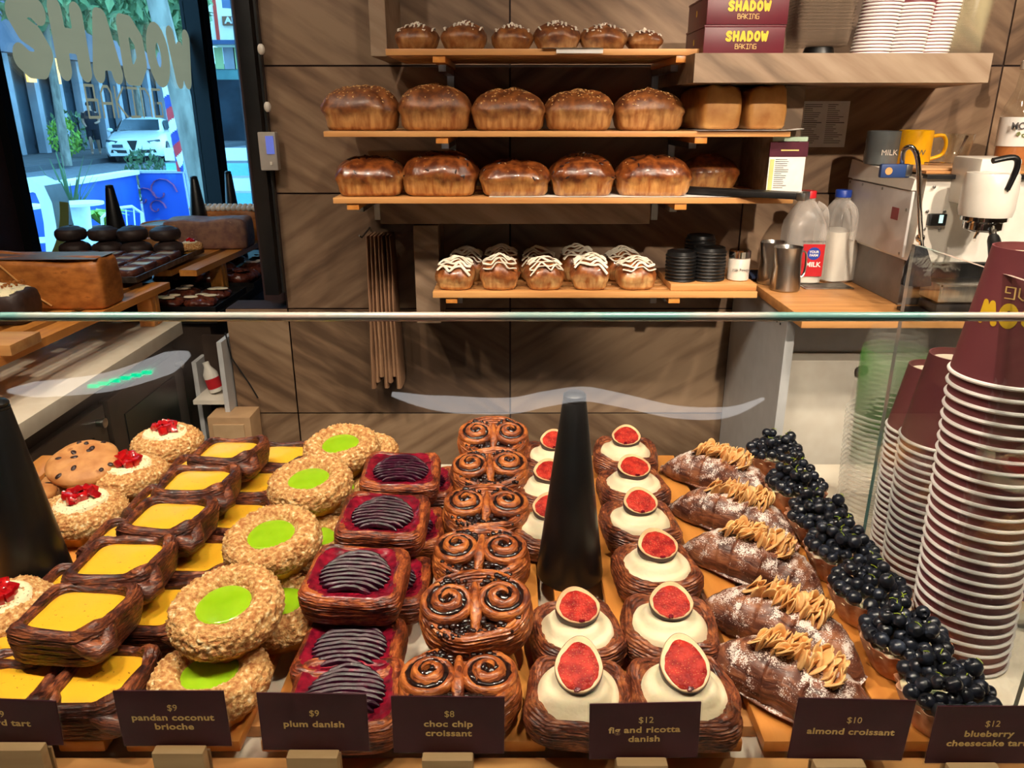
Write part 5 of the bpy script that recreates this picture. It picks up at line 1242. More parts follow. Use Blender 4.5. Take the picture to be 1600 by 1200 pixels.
# ---- almond croissants
M['sugar_dough'] = laminated('sugar_dusted_croissant', S(70, 34, 24), S(112, 62, 42), S(160, 100, 66), scale=200, rough=.45, sugar=-.004, coat=.1)
M['almond'] = P('toasted_almond_flake', S(232, 176, 108), S(240, 196, 136), scale=90, rough=.5, c3=S(206, 138, 74))
def make_croissant(seed):
    t = thing('almond_croissant', '', 'croissant'); mb = MB(); n = 96; seg = 36; rings = []
    for i in range(n + 1):
        u = i / n; v = 2 * u - 1; x = v * .084; yb = -.016 * v * v
        r = .0345 * max(.10, (1 - abs(v) ** 2.3)) ** .62
        ph = abs(v) * 5.2; fr = ph % 1.0; r *= 1 + .055 * (fr ** 1.5) - .02 + .02 * nz(v * 9, seed, 1)
        ring = []
        for k in range(seg):
            a = 2 * PI * k / seg; c, s_ = math.cos(a), math.sin(a)
            q = 1 + .07 * nz(v * 4 + seed, c * 1.2, s_ * 1.2) + .045 * nz(v * 22 + seed, c * 5, s_ * 5)
            y = c * r * 1.06 * q; z = s_ * r * .86 * q
            if s_ < -.55: z = -.55 * r * .86 + (s_ + .55) * r * .12
            ring.append((x + .004 * s_ * math.copysign(1, v) * min(1, abs(v) * 3), yb + y, z + .55 * r * .86 + .45 * r * .12 + .0004))
        rings.append(ring)
    mb.loft(rings, cap0=True, cap1=True)
    # crisp almond cream skirt along the base
    pts = [(.070 * math.cos(a), -.006 - .026 * math.sin(a) * 1.05 - .002, .006 + .0015 * nz(a * 4, seed, 1)) for a in [PI * .08 + PI * .84 * i / 30 for i in range(31)]]
    mb.tube(pts, [.003 + .0012 * nz(i * .7, seed, 2) for i in range(31)], 8, flat=.6)
    mb.build('pastry', M['sugar_dough'], t, angle=60)
    rr = random.Random(seed)
    fm = MB(); rg = []
    for s_, z in ((.3, .0010), (.75, .0007), (1, 0), (.96, -.0007), (.6, -.0006), (.2, -.0003)): rg.append([(.0088 * s_ * math.cos(2 * PI * k / 14) * (1 if math.cos(2 * PI * k / 14) < 0 else 1.2), .0070 * s_ * math.sin(2 * PI * k / 14), z + 14 * (.0088 * s_ * math.cos(2 * PI * k / 14)) ** 2) for k in range(14)])
    f0 = None
    for q in range(92):
        u = rr.uniform(-.46, .50); v = u; x = v * .084; ytop = -.016 * v * v + .007 + rr.uniform(-.019, .013)
        rad = .0345 * max(.1, 1 - abs(v) ** 2.3) ** .62; yy = (ytop + .016 * v * v) / (rad * 1.06)
        z = rad * .86 * math.sqrt(max(.1, 1 - yy * yy)) + .55 * rad * .86 + .45 * rad * .12 + rr.uniform(0, .008)
        rot = Euler((rr.uniform(-.5, .5), R(-62) + rr.uniform(-.5, .5), rr.uniform(-.5, .5) + (-.3 if u < 0 else .2) - PI / 2 * 0))
        if f0 is None: f0 = o = fm.loft(rg, cap0=True, cap1=True).build('almond_flake', M['almond'], t, angle=0)
        else: o = f0.copy(); C.objects.link(o); o.parent = t
        o.location = (x, ytop, z); o.rotation_euler = rot; o.scale = (rr.uniform(.9, 1.2),) * 3
    return t
cr = [make_croissant(3.3), make_croissant(8.1)]
sp = []
for (x, y), l, a in zip(((1128, 735), (1152, 797), (1182, 868), (1226, 968), (1252, 1072)), ('at the back of the case', 'second from the back', 'middle of the row', 'second from the front, its tip pointing to the blueberry tarts', 'at the front behind its price card'), (-40, -38, -40, -42, -42)):
    sp.append((x, y, D + .025, D + .0004, R(a), 'almond croissant ' + l, 1.0))
put(cr, sp, 'almond croissants', .074)

# ---- blueberry tarts
M['shell'] = P('toasted_tart_shell', S(168, 98, 66), S(214, 164, 130), scale=60, rough=.5, bump=.3, bscale=200, c3=S(232, 198, 172))
M['blueberry'] = P('blueberry_skin', S(16, 18, 25), S(34, 39, 52), scale=90, rough=.3, coat=.3, c3=S(78, 86, 106), ramp=(.36, .64), bump=.4, bscale=300, bdist=.001)
M['zest'] = P('lime_zest', S(150, 170, 40), S(120, 146, 30), scale=60, rough=.5)
def berry_mesh():
    mb = MB(); pr = [(0.0008, -.0072), (.004, -.0064), (.0068, -.0032), (.0076, 0), (.0070, .0034), (.0050, .0060), (.0034, .0068), (.0032, .0074), (.0024, .0066), (.0008, .0058)]
    seg = 16; rings = [[(r * (1 + (.16 * math.cos(5 * 2 * PI * k / seg) if z > .0066 else 0)) * math.cos(2 * PI * k / seg), r * (1 + (.16 * math.cos(5 * 2 * PI * k / seg) if z > .0066 else 0)) * math.sin(2 * PI * k / seg), z) for k in range(seg)] for r, z in pr]
    return mb.loft(rings, cap0=True, cap1=True)
BER = None
def make_blue(seed):
    global BER
    t = thing('blueberry_tart', '', 'tart'); rr = random.Random(seed); seg = 110; mb = MB(); rings = []
    for r, z in ((.024, .0), (.026, .001), (.031, .012), (.036, .023), (.0395, .0325), (.0400, .0345), (.0385, .034), (.034, .023), (.030, .016)):
        ring = []
        for k in range(seg):
            th = 2 * PI * k / seg; w = (z / .034) ** .8; fl = .0018 * w * (math.cos(15 * th) + .8 * nz(math.cos(th) * 4 + seed, math.sin(th) * 4, 0)); ring.append(((r + fl) * math.cos(th), (r + fl) * math.sin(th), z + .002 * w * nz(math.cos(th) * 3.5, math.sin(th) * 3.5 + seed, 4)))
        rings.append(ring)
    mb.loft(rings, cap0=True).build('tart_shell', M['shell'], t, angle=70)
    b = MB(); fill_disc(b, .0368, .0368, 2, .027, .006, 6, 40); b.build('cheesecake_cream', M['ricotta'], t)
    pts = []; tries = 0
    while len(pts) < 52 and tries < 9000:
        tries += 1; a = rr.random() * 6.283; r = .0350 * math.sqrt(rr.random()); z = .0355 + .013 * max(0, 1 - (r / .036) ** 2) + rr.uniform(0, .004)
        p = Vector((r * math.cos(a), r * math.sin(a), z))
        if all((p - q).length > .0103 for q in pts): pts.append(p)
    for q in range(22):
        a = rr.random() * 6.283; r = .024 * math.sqrt(rr.random()); p = Vector((r * math.cos(a), r * math.sin(a), .0575 + rr.uniform(-.002, .003)))
        if all((p - s).length > .0108 for s in pts): pts.append(p)
    for p in pts:
        if BER is None: o = berry_mesh().build('blueberry', M['blueberry'], t, angle=35); BER = o.data
        else: o = bpy.data.objects.new('blueberry', BER); C.objects.link(o); o.parent = t
        o.location = p; o.rotation_euler = (rr.gauss(0, .9), rr.gauss(0, .9), rr.random() * 6); s = rr.uniform(.78, 1.04); o.scale = (s, s, s)
    z = MB()
    for q in range(34):
        p = rr.choice(pts) + Vector((rr.uniform(-.004, .004), rr.uniform(-.004, .004), .0072)); d = Vector((rr.uniform(-1, 1), rr.uniform(-1, 1), .2)).normalized() * .0034
        if p.z > .056: z.tube([p - d, p + Vector((0, 0, .0009)), p + d], .00045, 5)
    z.build('lime_zest', M['zest'], t)['kind'] = 'stuff'
    return t
bb = [make_blue(4), make_blue(12)]
sp = []
for (x, y), l in zip(((1212, 697), (1245, 748), (1282, 796), (1316, 846), (1360, 908), (1416, 982), (1488, 1072)), ('at the far end of the row beside the grey cabinet', 'second from the back', 'third from the back, beside the clear green cups', 'in the middle of the row', 'third from the front', 'second from the front, beside the tallest cup stack', 'at the front behind its price card')):
    sp.append((x, y, D + .045, D + .0004, rz(180), 'blueberry cheesecake tart ' + l, 1.0))
put(bb, sp, 'blueberry cheesecake tarts', .044)

# ------------------------------------------------------------------ black fly-fan cones
def cone(name, label, loc, hgt=.227, rb=.0385, rt=.0125, tilt=(0, 0, 0), cap=True):
    t = thing(name, label, 'cone', loc, 0, 'black fly fan cones'); t.rotation_euler = tilt
    MB().lathe([(rb - .001, 0), (rb, .001), (rb, .005), (rt + .0005, hgt - .012), (rt, hgt - .011)], 64, cap0=True, cap1=True).build('cone_body', M['black_satin'], t)
    MB().lathe([(rt - .0008, hgt - .011), (rt + .0002, hgt - .0105), (rt + .0002, hgt - .0085), (rt - .0014, hgt - .008), (rt - .0014, hgt - .0065), (rt, hgt - .006), (rt, hgt - .004), (rt - .003, hgt - .0012), (.004, hgt), (.0005, hgt)], 48, cap1=True).build('cap', M['black'], t)
    return t
p = on_z(892, 913, D); cone('fly_fan_cone', 'tall black cone standing between the fig danishes', (p.x, p.y + .022, D + .0006))
cone('fly_fan_cone', 'tall black cone at the left edge behind the crumble brioche', (-.540, .750, D + .0006))

# ------------------------------------------------------------------ price cards in timber blocks
M['sleeve'] = film('card_sleeve', S(226, 224, 214), .015, .3, .12)
def card(px0, px1, py0, py1, lines, price, label, tilt=0, hx=None, lift=0, gold=None):
    yc = .4885; c = on_y((px0 + px1) / 2, py1, yc); sx = on_y(px1, (py0 + py1) / 2, yc).x - on_y(px0, (py0 + py1) / 2, yc).x; ht = on_y(0, py0, yc).z - on_y(0, py1, yc).z
    hxw = on_y(hx, 1172, .478).x
    zt_ = on_y(0, py1 + 12, .4785).z
    hb = thing('card_holder', 'small timber block holding the ' + label, 'card holder', (hxw, .486, ZW + .0115), 0, 'timber price card holders')
    hz = zt_ - ZW - .0115
    MB().box(-.0205, .0205, -.0080, .0012, 0, hz, bev=.0012).build('block', M['block'], hb, angle=30)
    MB().box(-.0205, .0205, .0040, .0064, 0, hz * .8, bev=.0008).build('rear_lip', M['block'], hb, angle=30)
    t = thing('price_card', label[0].upper() * 0 + label + ' in a timber block', 'price card', (c.x, yc, max(c.z, ZW + .013)), 0, 'burgundy price cards')
    t.rotation_euler = (R(0), R(tilt), 0)
    MB().box(-sx / 2, sx / 2, -.0006, .0006, 0, ht, bev=.0004).build('card', M['burgundy'], t, smooth=False)
    MB().box(-sx / 2 - .0014, sx / 2 + .0014, -.0003, .0003, -.0014, ht + .0014).build('clear_sleeve', M['sleeve'], t, smooth=False)
    n = len(lines)
    zp = ht * (.68 if n == 2 else .70)
    o = letters('price_text', price, .0085, M['gold'], t, (0.001, -.0008, ht * (.70 if n == 2 else .66)), (R(90), 0, 0), .95, 0, .0001)
    for i, s_ in enumerate(lines): letters('name_text', s_, .0083, M['gold'], t, (0, -.0008, ht * (.525 if n == 2 else .47) - i * ht * .165), (R(90), 0, 0), 1.18, .00018, .0001, spacing=1.04)
card(-86, 100, 1091, 1160, ['custard tart'], '$9', 'burgundy price card lettered custard tart', 3, 22)
card(193, 364, 1079, 1165, ['pandan coconut', 'brioche'], '$9', 'burgundy price card lettered pandan coconut brioche', 0, 275)
card(410, 579, 1083, 1172, ['plum danish'], '$9', 'burgundy price card lettered plum danish', .8, 485)
card(614, 789, 1088, 1176, ['choc chip', 'croissant'], '$8', 'burgundy price card lettered choc chip croissant', .6, 698)
card(919, 1091, 1098, 1184, ['fig and ricotta', 'danish'], '$12', 'burgundy price card lettered fig and ricotta danish', -1.5, 1006)
card(1228, 1410, 1092, 1186, ['almond croissant'], '$10', 'burgundy price card lettered almond croissant', 1.6, 1320)
card(1443, 1622, 1103, 1192, ['blueberry', 'cheesecake tart'], '$12', 'burgundy price card lettered blueberry cheesecake tart', 0, 1535)

# ------------------------------------------------------------------ cup stacks on the counter
def stack(rb, rr, hh, n, pitch, x, y, dx, lab, grp, text=False):
    src = make_cup(f'burgundy paper cup with white rim nested in the {lab}', rb, rr, hh, grp, 56)
    for i in range(n):
        loc = (x + dx * i, y, ZW + .0006 + i * pitch)
        if i == 0: src.location = loc
        else:
            o = dup(src, loc, R(random.uniform(0, 360)))
            if i == n - 1:
                o['label'] = f'topmost burgundy cup of the {lab}'; o.rotation_euler = (0, 0, 0)
                return o
top = stack(.0315, .0455, .119, 27, .0117, .470, .672, -.00055, 'tallest cup stack at right front', 'cups of the tallest stack')
stack(.0275, .041, .100, 21, .0095, .485, .785, -.0004, 'middle cup stack behind the tallest', 'cups of the middle stack')
stack(.0265, .0385, .082, 21, .0084, .507, .868, -.0003, 'small stack beside the clear green cups', 'cups of the small stack')
# upside-down lettering wrapped on the topmost big cup
def wrap_word(mb, zc, parent, rb, rr, hh, mat, ang0):
    for i, v in enumerate(mb.v):
        z = zc - v.y; r = rr + (rb - rr) * (z / hh) + .0004 + v.z; a = ang0 - v.x / r            # turned upside down
        mb.v[i] = Vector((r * math.cos(a), r * math.sin(a), z))
    return mb.build('lettering', mat, parent, smooth=False)
wrap_word(stroke_word(LOGO, .80, .13, .102, .0235, .0002), .0640, top, .0315, .0455, .119, M['yellow_print'], R(-97))
wrap_word(stroke_word(THIN, .86, .05, .062, .0095, .0002), .0835, top, .0315, .0455, .119, M['gold'], R(-99))
# clear cups with a green band
src = None; M['green_film'] = film('green_printed_plastic', S(70, 176, 40), .12, .2, .3)
M['cold_cup'] = film('clear_cold_cup_plastic', S(214, 210, 200), .006, .12, .07)
M['cold_rim'] = film('clear_cup_rim', S(224, 220, 208), .16, .12, .4)
for i in range(22):
    if src is None:
        src = t = thing('clear_cup', 'clear plastic cup with green band nested in the stack behind the tarts', 'cup', (0, 0, 0), 0, 'clear green banded cups')
        rb, rr, hh = .0335, .0475, .118
        MB().lathe([(rr - .0015, .0045), (rb + .006, hh * .78), (rb + .0065, hh * .79), (rb + .001, hh - .003), (rb - .001, hh), (rb - .004, hh - .001), (rb - .006, hh - .006), (.002, hh - .006)], 48, cap1=True).build('cup_wall', M['cold_cup'], t)
        MB().lathe([(rr + .001, 0), (rr + .002, .002), (rr + .001, .004), (rr - .0014, .0044)], 48).build('rim', M['cold_rim'], t)
        MB().lathe([(rb + .0085, hh * .63), (rb + .0066, hh * .775)], 48).build('green_band', M['green_film'], t)
        o = t
    else: o = dup(src, (0, 0, 0))
    o.location = (.512 - .0004 * i, .965, ZW + .0006 + i * .0072)
o['label'] = 'topmost clear plastic cup of the green banded stack'
# ------------------------------------------------------------------ glass front and side of the case
def pane(name, label, corners, thick, edges=True):
    """corners a,b,c,d (bottom-left, bottom-right, top-right, top-left)"""
    a, b, c, d = [Vector(q) for q in corners]; n = (b - a).cross(d - a).normalized() * thick
    t = thing(name, label, 'glass panel', (0, 0, 0))
    MB().add([a, b, c, d], [(0, 1, 2, 3)]).add([a + n, b + n, c + n, d + n], [(3, 2, 1, 0)]).build('glass_sheet', M['glass'], t, smooth=False)
    if name == 'front_glass': MB().tube([d + n * .5, c + n * .5], .0031, 10).build('painted_edge_light', M['glass_edge'], t)  # rounded bar coloured pale to imitate the light glowing along the pane top
    MB().add([d, c, c + n, d + n], [(0, 1, 2, 3)]).add([b, b + n, c + n, c], [(0, 1, 2, 3)]).add([a, a + n, d + n, d], [(0, 1, 2, 3)]).build('polished_edge', M['glass_edge'], t, smooth=False)
ge = on_y(800, 494.5, .502)
pane('front_glass', 'sloping clear front glass of the pastry case with a top edge coloured as if lit', [(-.88, .425, ZW + .0005), (.72, .425, ZW + .0005), (.72, .502, ge.z), (-.88, .502, ge.z)], .0048)
g2 = on_x(1425, 381, .4245)
pane('side_glass', 'clear side glass between the blueberry tarts and the paper cups', [(.4245, .524, ZW + .0005), (.4245, g2.y, ZW + .0005), (.4245, g2.y, g2.z), (.4245, .512, g2.z)], .004)
# bottle with a purple label at the right edge
p = on_z(1612, 990, ZW)
t = thing('water_bottle', 'clear bottle with purple label at the right edge beside the tallest cups', 'bottle', (p.x + .012, p.y + .03, ZW + .0006), R(0))
MB().lathe([(.030, 0), (.033, .003), (.034, .02), (.0335, .12), (.030, .135), (.014, .175), (.0135, .20)], 40, cap0=True, cap1=True).build('bottle_glass', M['clear_glass'], t)
MB().lathe([(.0345, .036), (.0342, .112)], 40).build('label', P('purple_label', S(52, 46, 120), S(46, 40, 108), rough=.4), t)
# ------------------------------------------------------------------ window-side counter, racks, trays
ZL = H - .54; XL = -.905; ZR = H - .44
t = thing('window_counter', 'brown cabinet counter with cream top running along the window', 'counter', (0, 0, 0))
MB().box(-1.70, XL, .70, 2.04, ZL - .035, ZL, bev=.002).build('counter_top', M['counter_white'], t, angle=30)
M['cab_brown'] = P('dark_brown_laminate', S(66, 52, 44), S(58, 46, 40), rough=.35)
MB().box(-1.69, XL - .03, .72, 2.03, .08, ZL - .0355).build('carcass', M['cab_brown'], t, smooth=False)
for i, (y0, y1) in enumerate(((.74, 1.16), (1.18, 1.60), (1.62, 2.02))):
    d = MB().box(XL - .0295, XL - .008, y0, y1, .10, ZL - .075, bev=.002).build('door', M['cab_brown'], t, angle=30)
    MB().box(XL - .0079, XL - .005, y0 + .06, y1 - .06, .20, ZL - .13).build('door_recess', M['black_satin'], d, smooth=False)
    MB().lathe([(.008, 0), (.008, .012), (.011, .014), (.011, .018), (.001, .019)], 16, cap0=True, cap1=True, M=Matrix.Translation((XL - .008, y1 - .035, ZL - .105)) @ Matrix.Rotation(R(90), 4, 'Y')).build('lock', M['steel'], d)
t = thing('dark_counter', 'dark low counter beyond the cream one under the black trays', 'counter', (0, 0, 0))
MB().box(-1.70, -.84, 2.125, 3.2, ZL - .03, ZL - .001, bev=.002).build('counter_top', M['tray_dark'], t, angle=30)
MB().box(-1.69, -.87, 2.14, 3.15, 0, ZL - .0305).build('carcass', M['cab_brown'], t, smooth=False)
t = thing('white_shelf_unit', 'small white open shelf unit at the end of the brown counter', 'shelf unit', (0, 0, 0))
MB().box(-.897, -.884, 2.045, 2.12, .4, ZL - .12).box(-.790, -.777, 1.97, 2.12, .4, ZL - .04).build('carcass', M['grey_panel'], t, smooth=False)
MB().box(-.884, -.790, 2.105, 2.12, .4, ZL - .06).build('back_panel', M['cab_brown'], t, smooth=False)
zs_ = on_y(330, 618, 2.03).z
MB().box(-.884, -.790, 1.99, 2.104, zs_ - .012, zs_).build('shelf', M['white'], t, smooth=False)
t = thing('sauce_bottle', 'white bottle with red label standing in the white shelf unit', 'bottle', (-.838, 2.05, zs_ + .0005), 0)
t.rotation_euler = (0, R(-14), 0); t.location.z += .006
MB().lathe([(.018, 0), (.020, .002), (.020, .055), (.009, .075), (.009, .088), (.001, .089)], 24, cap0=True, cap1=True).build('bottle_body', M['white_paint'], t)
MB().lathe([(.0204, .012), (.0204, .042)], 24).build('label', M['cap_red'], t)
t = thing('beige_bin', 'narrow beige bin standing by the stone wall below the brown counter end', 'bin', (0, 0, 0)); a = on_y(327, 648, 1.95); b = on_y(394, 648, 1.95)
MB().box(a.x, b.x, 1.93, 2.015, 0, a.z, bev=.004).build('bin_body', P('beige_plastic', S(186, 150, 112), S(176, 140, 104), rough=.5), t, angle=30)
MB().box(a.x + .015, b.x - .018, 1.926, 1.9295, .2, a.z - .02, bev=.001).build('front_panel', P('light_beige_plastic', S(200, 166, 128), S(190, 156, 118), rough=.5), t, smooth=False)
# black cable on the wall
q = [on_y(x, y, 2.012) for x, y in ((352, 520), (362, 560), (376, 580), (390, 600), (403, 622))]
tag(MB().tube(q, .0022, 8).build('power_cable', M['black']), 'thin black cable trailing down the stone wall at left', 'cable')

# raised racks with sheet trays
def raised(label, y0, y1, zt_, xr0, xr1, ly):
    t = thing('raised_rack', label, 'rack', (0, 0, 0), 0, 'raised timber racks on the window counter'); sl = (xr1 - xr0) / (y1 - y0)
    for i in range(6):
        o0 = -.075 * i * 1.0
        mb = MB(); xa, xb = xr0 + o0, xr1 + o0
        mb.add([(xa - .05, y0, zt_ - .018), (xa, y0, zt_ - .018), (xb, y1, zt_ - .018), (xb - .05, y1, zt_ - .018), (xa - .05, y0, zt_), (xa, y0, zt_), (xb, y1, zt_), (xb - .05, y1, zt_)],
               [(0, 3, 2, 1), (4, 5, 6, 7), (0, 1, 5, 4), (1, 2, 6, 5), (2, 3, 7, 6), (3, 0, 4, 7)]); mb.build('slat', M['pine_y'], t, smooth=False)
    for y, x in [(q, xr0 + sl * (q - y0)) for q in ly]:
        for dx in (0, -.33):
            for k in range(2): MB().box(x + dx - .045, x + dx - .006, y + .026 * k, y + .026 * k + .02, ZL + .0006, zt_ - .0185, bev=.001).build('leg', M['pine_y'], t, angle=30)
raised('raised timber rack carrying the brown block loaf and the big sheet tray', 1.20, 2.08, ZR, -.985, -.94, (1.26, 1.98))
raised('raised timber rack carrying the purple braided block loaf', 2.22, 2.935, ZR + .006, -.92, -.885, (2.405, 2.885))
def tray(label, x0, x1, y0, y1, z, m, name='sheet_tray', hh=.016):
    t = thing(name, label, 'tray', (0, 0, 0), 0)
    MB().box(x0, x1, y0, y1, z, z + .002).build('tray_base', m, t, smooth=False)
    MB().box(x0, x1, y0, y0 + .003, z + .0021, z + hh).box(x0, x1, y1 - .003, y1, z + .0021, z + hh).box(x0, x0 + .003, y0 + .0031, y1 - .0031, z + .0021, z + hh).box(x1 - .003, x1, y0 + .0031, y1 - .0031, z + .0021, z + hh).build('tray_rim', m, t, smooth=False)
tray('steel sheet tray of custard squares and chocolate muffins on the raised rack', -1.36, -.985, 1.99, 2.46, ZR + .0165, M['tray'])
tray('dark tray of cream topped slices on the counter under the raised rack', -1.25, -.845, 2.135, 2.40, ZL + .001, M['tray_dark'])
tray('dark tray of glazed pastries nearest the black post', -1.25, -.838, 2.46, 2.87, ZL + .001, M['tray_dark'])
zt1 = ZR + .0192
# custard squares and muffins
M['brown_cake'] = P('dark_brown_bake', S(70, 34, 26), S(104, 56, 38), scale=60, rough=.4, bump=.3, coat=.2)
M['cream_top'] = P('pale_cream_top', S(232, 222, 190), S(238, 230, 204), scale=30, rough=.2, coat=.3)
def square_tart():
    t = thing('custard_square', '', 'tart'); mb = MB()
    dough_ring(mb, .036, .036, 4.5, [(-.006, 0), (0, .004), (.002, .014), (0, .024), (-.006, .026), (-.010, .022)], seg=40, seed=2); mb.build('pastry_case', M['brown_cake'], t, angle=70)
    f = MB(); fill_disc(f, .027, .027, 4.5, .0235, .001, 4, 32); f.build('custard', M['cream_top'], t); return t
sq = square_tart(); first = True; k = 0
rowname = ['nearest', 'second', 'third', 'fourth', 'fifth']
for r in range(4):
    for c in range(4):
        loc = (-1.035 - c * .082, 2.045 + r * .082, zt1)
        lab = f'pale topped square, {rowname[r]} row, {["right edge", "second column", "third column", "left column"][c]} of the steel tray'
        if k == 0: place(sq, loc); sq['label'] = lab; sq['group'] = 'pastry squares on the steel tray'
        else: dup(sq, loc, rz(5), lab, 'pastry squares on the steel tray')
        k += 1
M['choc_cake'] = P('dark_chocolate_cake', S(42, 30, 28), S(62, 46, 42), scale=40, rough=.55, bump=.3)
def muffin():
    t = thing('chocolate_bun', '', 'chocolate bun'); mb = MB(); rings = []
    for r, z in ((.036, 0), (.043, .006), (.046, .018), (.044, .028), (.038, .034), (.034, .0345), (.026, .040), (.012, .043)): rings.append([(r * (1 + .04 * nz(math.cos(2 * PI * k / 40) * 2, math.sin(2 * PI * k / 40) * 2, z * 60)) * math.cos(2 * PI * k / 40), r * math.sin(2 * PI * k / 40), z) for k in range(40)])
    mb.loft(rings, cap0=True, cap1=True).build('cake', M['choc_cake'], t)
    pts = [((.002 + .0030 * a) * math.cos(a * 1.0), (.002 + .0030 * a) * math.sin(a * 1.0), .0435 - .00012 * a * a) for a in [i * .35 for i in range(27)]]
    MB().tube(pts, .0016, 6).build('piped_swirl', M['chip'], t); return t
mf = muffin(); k = 0
for lay in (0, 1):
    for i, px in enumerate((112, 163, 208, 259)):
        dep = 2.41; X = on_y(px, 380, 2.40).x; loc = (X + .012 * (1 - lay), 2.405 - .012 * (1 - lay), zt1 + .0275 + .001 + lay * .044 - .0265)
        lab = f'dark chocolate bun, {["first", "second", "third", "fourth"][i]} from the left in the {["lower", "upper"][lay]} layer by the window'
        if k == 0: place(mf, loc); mf['label'] = lab; mf['group'] = 'chocolate buns on the steel tray'
        else: dup(mf, loc, rz(90), lab, 'chocolate buns on the steel tray')
        k += 1
p = on_y(303, 392, 2.37)
t = dup(st[1], (-1.015, 2.43, zt1 + .001), R(40), 'small strawberry topped tart at the end of the steel tray by the purple loaf', 'strawberry brioches', .72)
# front row of dark pastries behind the brown block loaf
M['dark_glaze'] = P('dark_glazed_pastry', S(70, 30, 22), S(112, 56, 38), scale=70, rough=.25, coat=.5, bump=.3, c3=S(150, 84, 60))
def slab_pastry(w, d, hh, seed, mat, label, loc, group, topmat=None, rot=0):
    t = thing('glazed_slice', label, 'pastry', loc, rot, group); mb = loaf_mesh(w, d, hh, seed, 3.5, .004, dome=.6, spill=.002); mb.build('pastry', mat, t, angle=60)
    if topmat:
        f = MB(); rr = random.Random(seed)
        for q in range(3): f.ball((rr.uniform(-.3, .3) * w, rr.uniform(-.3, .3) * d, hh * 1.02), w * .16, 10, 6, sc=(1.5, 1, .25))
        f.build('topping', topmat, t)
    return t
for i in range(4): slab_pastry(.085, .07, .034, i * 3 + 1, M['dark_glaze'], f'dark glazed pastry, {ordn[i]} from the left behind the brown block loaf', (-1.325 + i * .088, 1.945, ZR + .0005), 'dark pastries behind the block loaf')
# block loaves
M['block_crust'] = P('orange_brown_laminated_crust', S(146, 84, 32), S(190, 118, 52), scale=60, rough=.45, bump=.25, stretch=(.5, .5, 1), c3=S(120, 62, 24))
a = on_y(167, 485, 1.76)
mb = loaf_mesh(.33, .115, .118, 77, 10, .002, top_flat=True); t = thing('block_loaf', 'big orange brown block loaf of laminated bread at the left behind the dark cake', 'bread', (-.958 - .165, 1.815, ZR + .0005), R(1), None); mb.build('crust', M['block_crust'], t, angle=60)
MB().box(-.16, .16, -.052, .052, .1185, .1195).build('top_crust', P('grey_brown_top_crust', S(120, 92, 80), S(96, 70, 58), scale=50, rough=.4, coat=.2), t, smooth=False)
MB().tube([(-.06, -.0605, .112), (-.03, -.061, .08), (.0, -.061, .045), (.045, -.0608, .012)], .0022, 8).build('crust_seam', P('pale_seam', S(206, 150, 84), S(196, 140, 76)), t)
mb = loaf_mesh(.27, .11, .10, 78, 10, .002, top_flat=True); t = thing('block_loaf', 'pale purple block loaf beside the black post on the far raised rack', 'bread', (-1.022, 2.62, ZR + .0065), R(2)); mb.build('crust', P('pale_mauve_crust', S(150, 112, 92), S(116, 82, 76), scale=45, rough=.5, bump=.2, c3=S(176, 140, 112)), t, angle=60)
# dark cake with cream
t = thing('chocolate_cake', 'dark chocolate cake with piped cream and crumbs at the left photo edge', 'cake', (-1.165, 1.665, ZR + .0005))
mb = loaf_mesh(.20, .10, .072, 12, 6, .0025, top_flat=True); mb.build('cake', M['choc_cake'], t, angle=60)
f = MB(); fill_disc(f, .096, .048, 5, .071, .012, 8, 60, fn=lambda x, y, u: .004 * nz(x * 50, y * 50, 2) - (.006 if u > .97 else 0)); f.build('cream', M['vanilla_cream'], t)
f = MB(); rr = random.Random(8)
for q in range(90): f.ball((rr.uniform(-.085, .085), rr.uniform(-.04, .04), .0815 + rr.uniform(-.001, .003)), rr.uniform(.0018, .0034), 6, 4)
f.build('caramel_crumbs', P('caramel_crumb', S(190, 120, 50), S(150, 86, 32), rough=.5), t)['kind'] = 'stuff'
# dark tray and timber stand below the cake
# pies and braided loaf far back
M['pie'] = P('pale_pie_crust', S(190, 140, 92), S(160, 108, 66), scale=50, rough=.55, bump=.3)
def pie(label, x, y, z, r, hh, topm):
    t = thing('round_pie', label, 'pie', (x, y, z)); MB().lathe([(r * .9, 0), (r, .004), (r * 1.02, hh), (r * .96, hh + .004), (r * .9, hh)], 40, cap0=True).build('crust', M['pie'], t); MB().lathe([(r * .94, hh - .001), (r * .6, hh + .004), (.001, hh + .005)], 40, cap1=True).build('pie_filling', topm, t)
pie('round pale pie at the bottom of the pair behind the chocolate buns', -1.17, 2.62, ZR + .007, .085, .040, M['cream_top'])
pie('round pie with dark top stacked on another pie behind the chocolate buns', -1.165, 2.62, ZR + .0535, .080, .032, M['brown_cake'])
t = thing('piped_loaf_cake', 'long cake edged with white piped cream behind the purple block loaf', 'cake', (-1.02, 2.80, ZR + .0065)); mb = loaf_mesh(.24, .09, .108, 5, 6, .002, top_flat=True); mb.build('cake', M['block_crust'], t, angle=60)
f = MB()
for q in range(13): f.ball((-.11 + .0183 * q, -.035, .112), .011, 10, 6); f.ball((-.11 + .0183 * q, .035, .112), .011, 10, 6)
f.build('piped_cream', M['icing'], t)
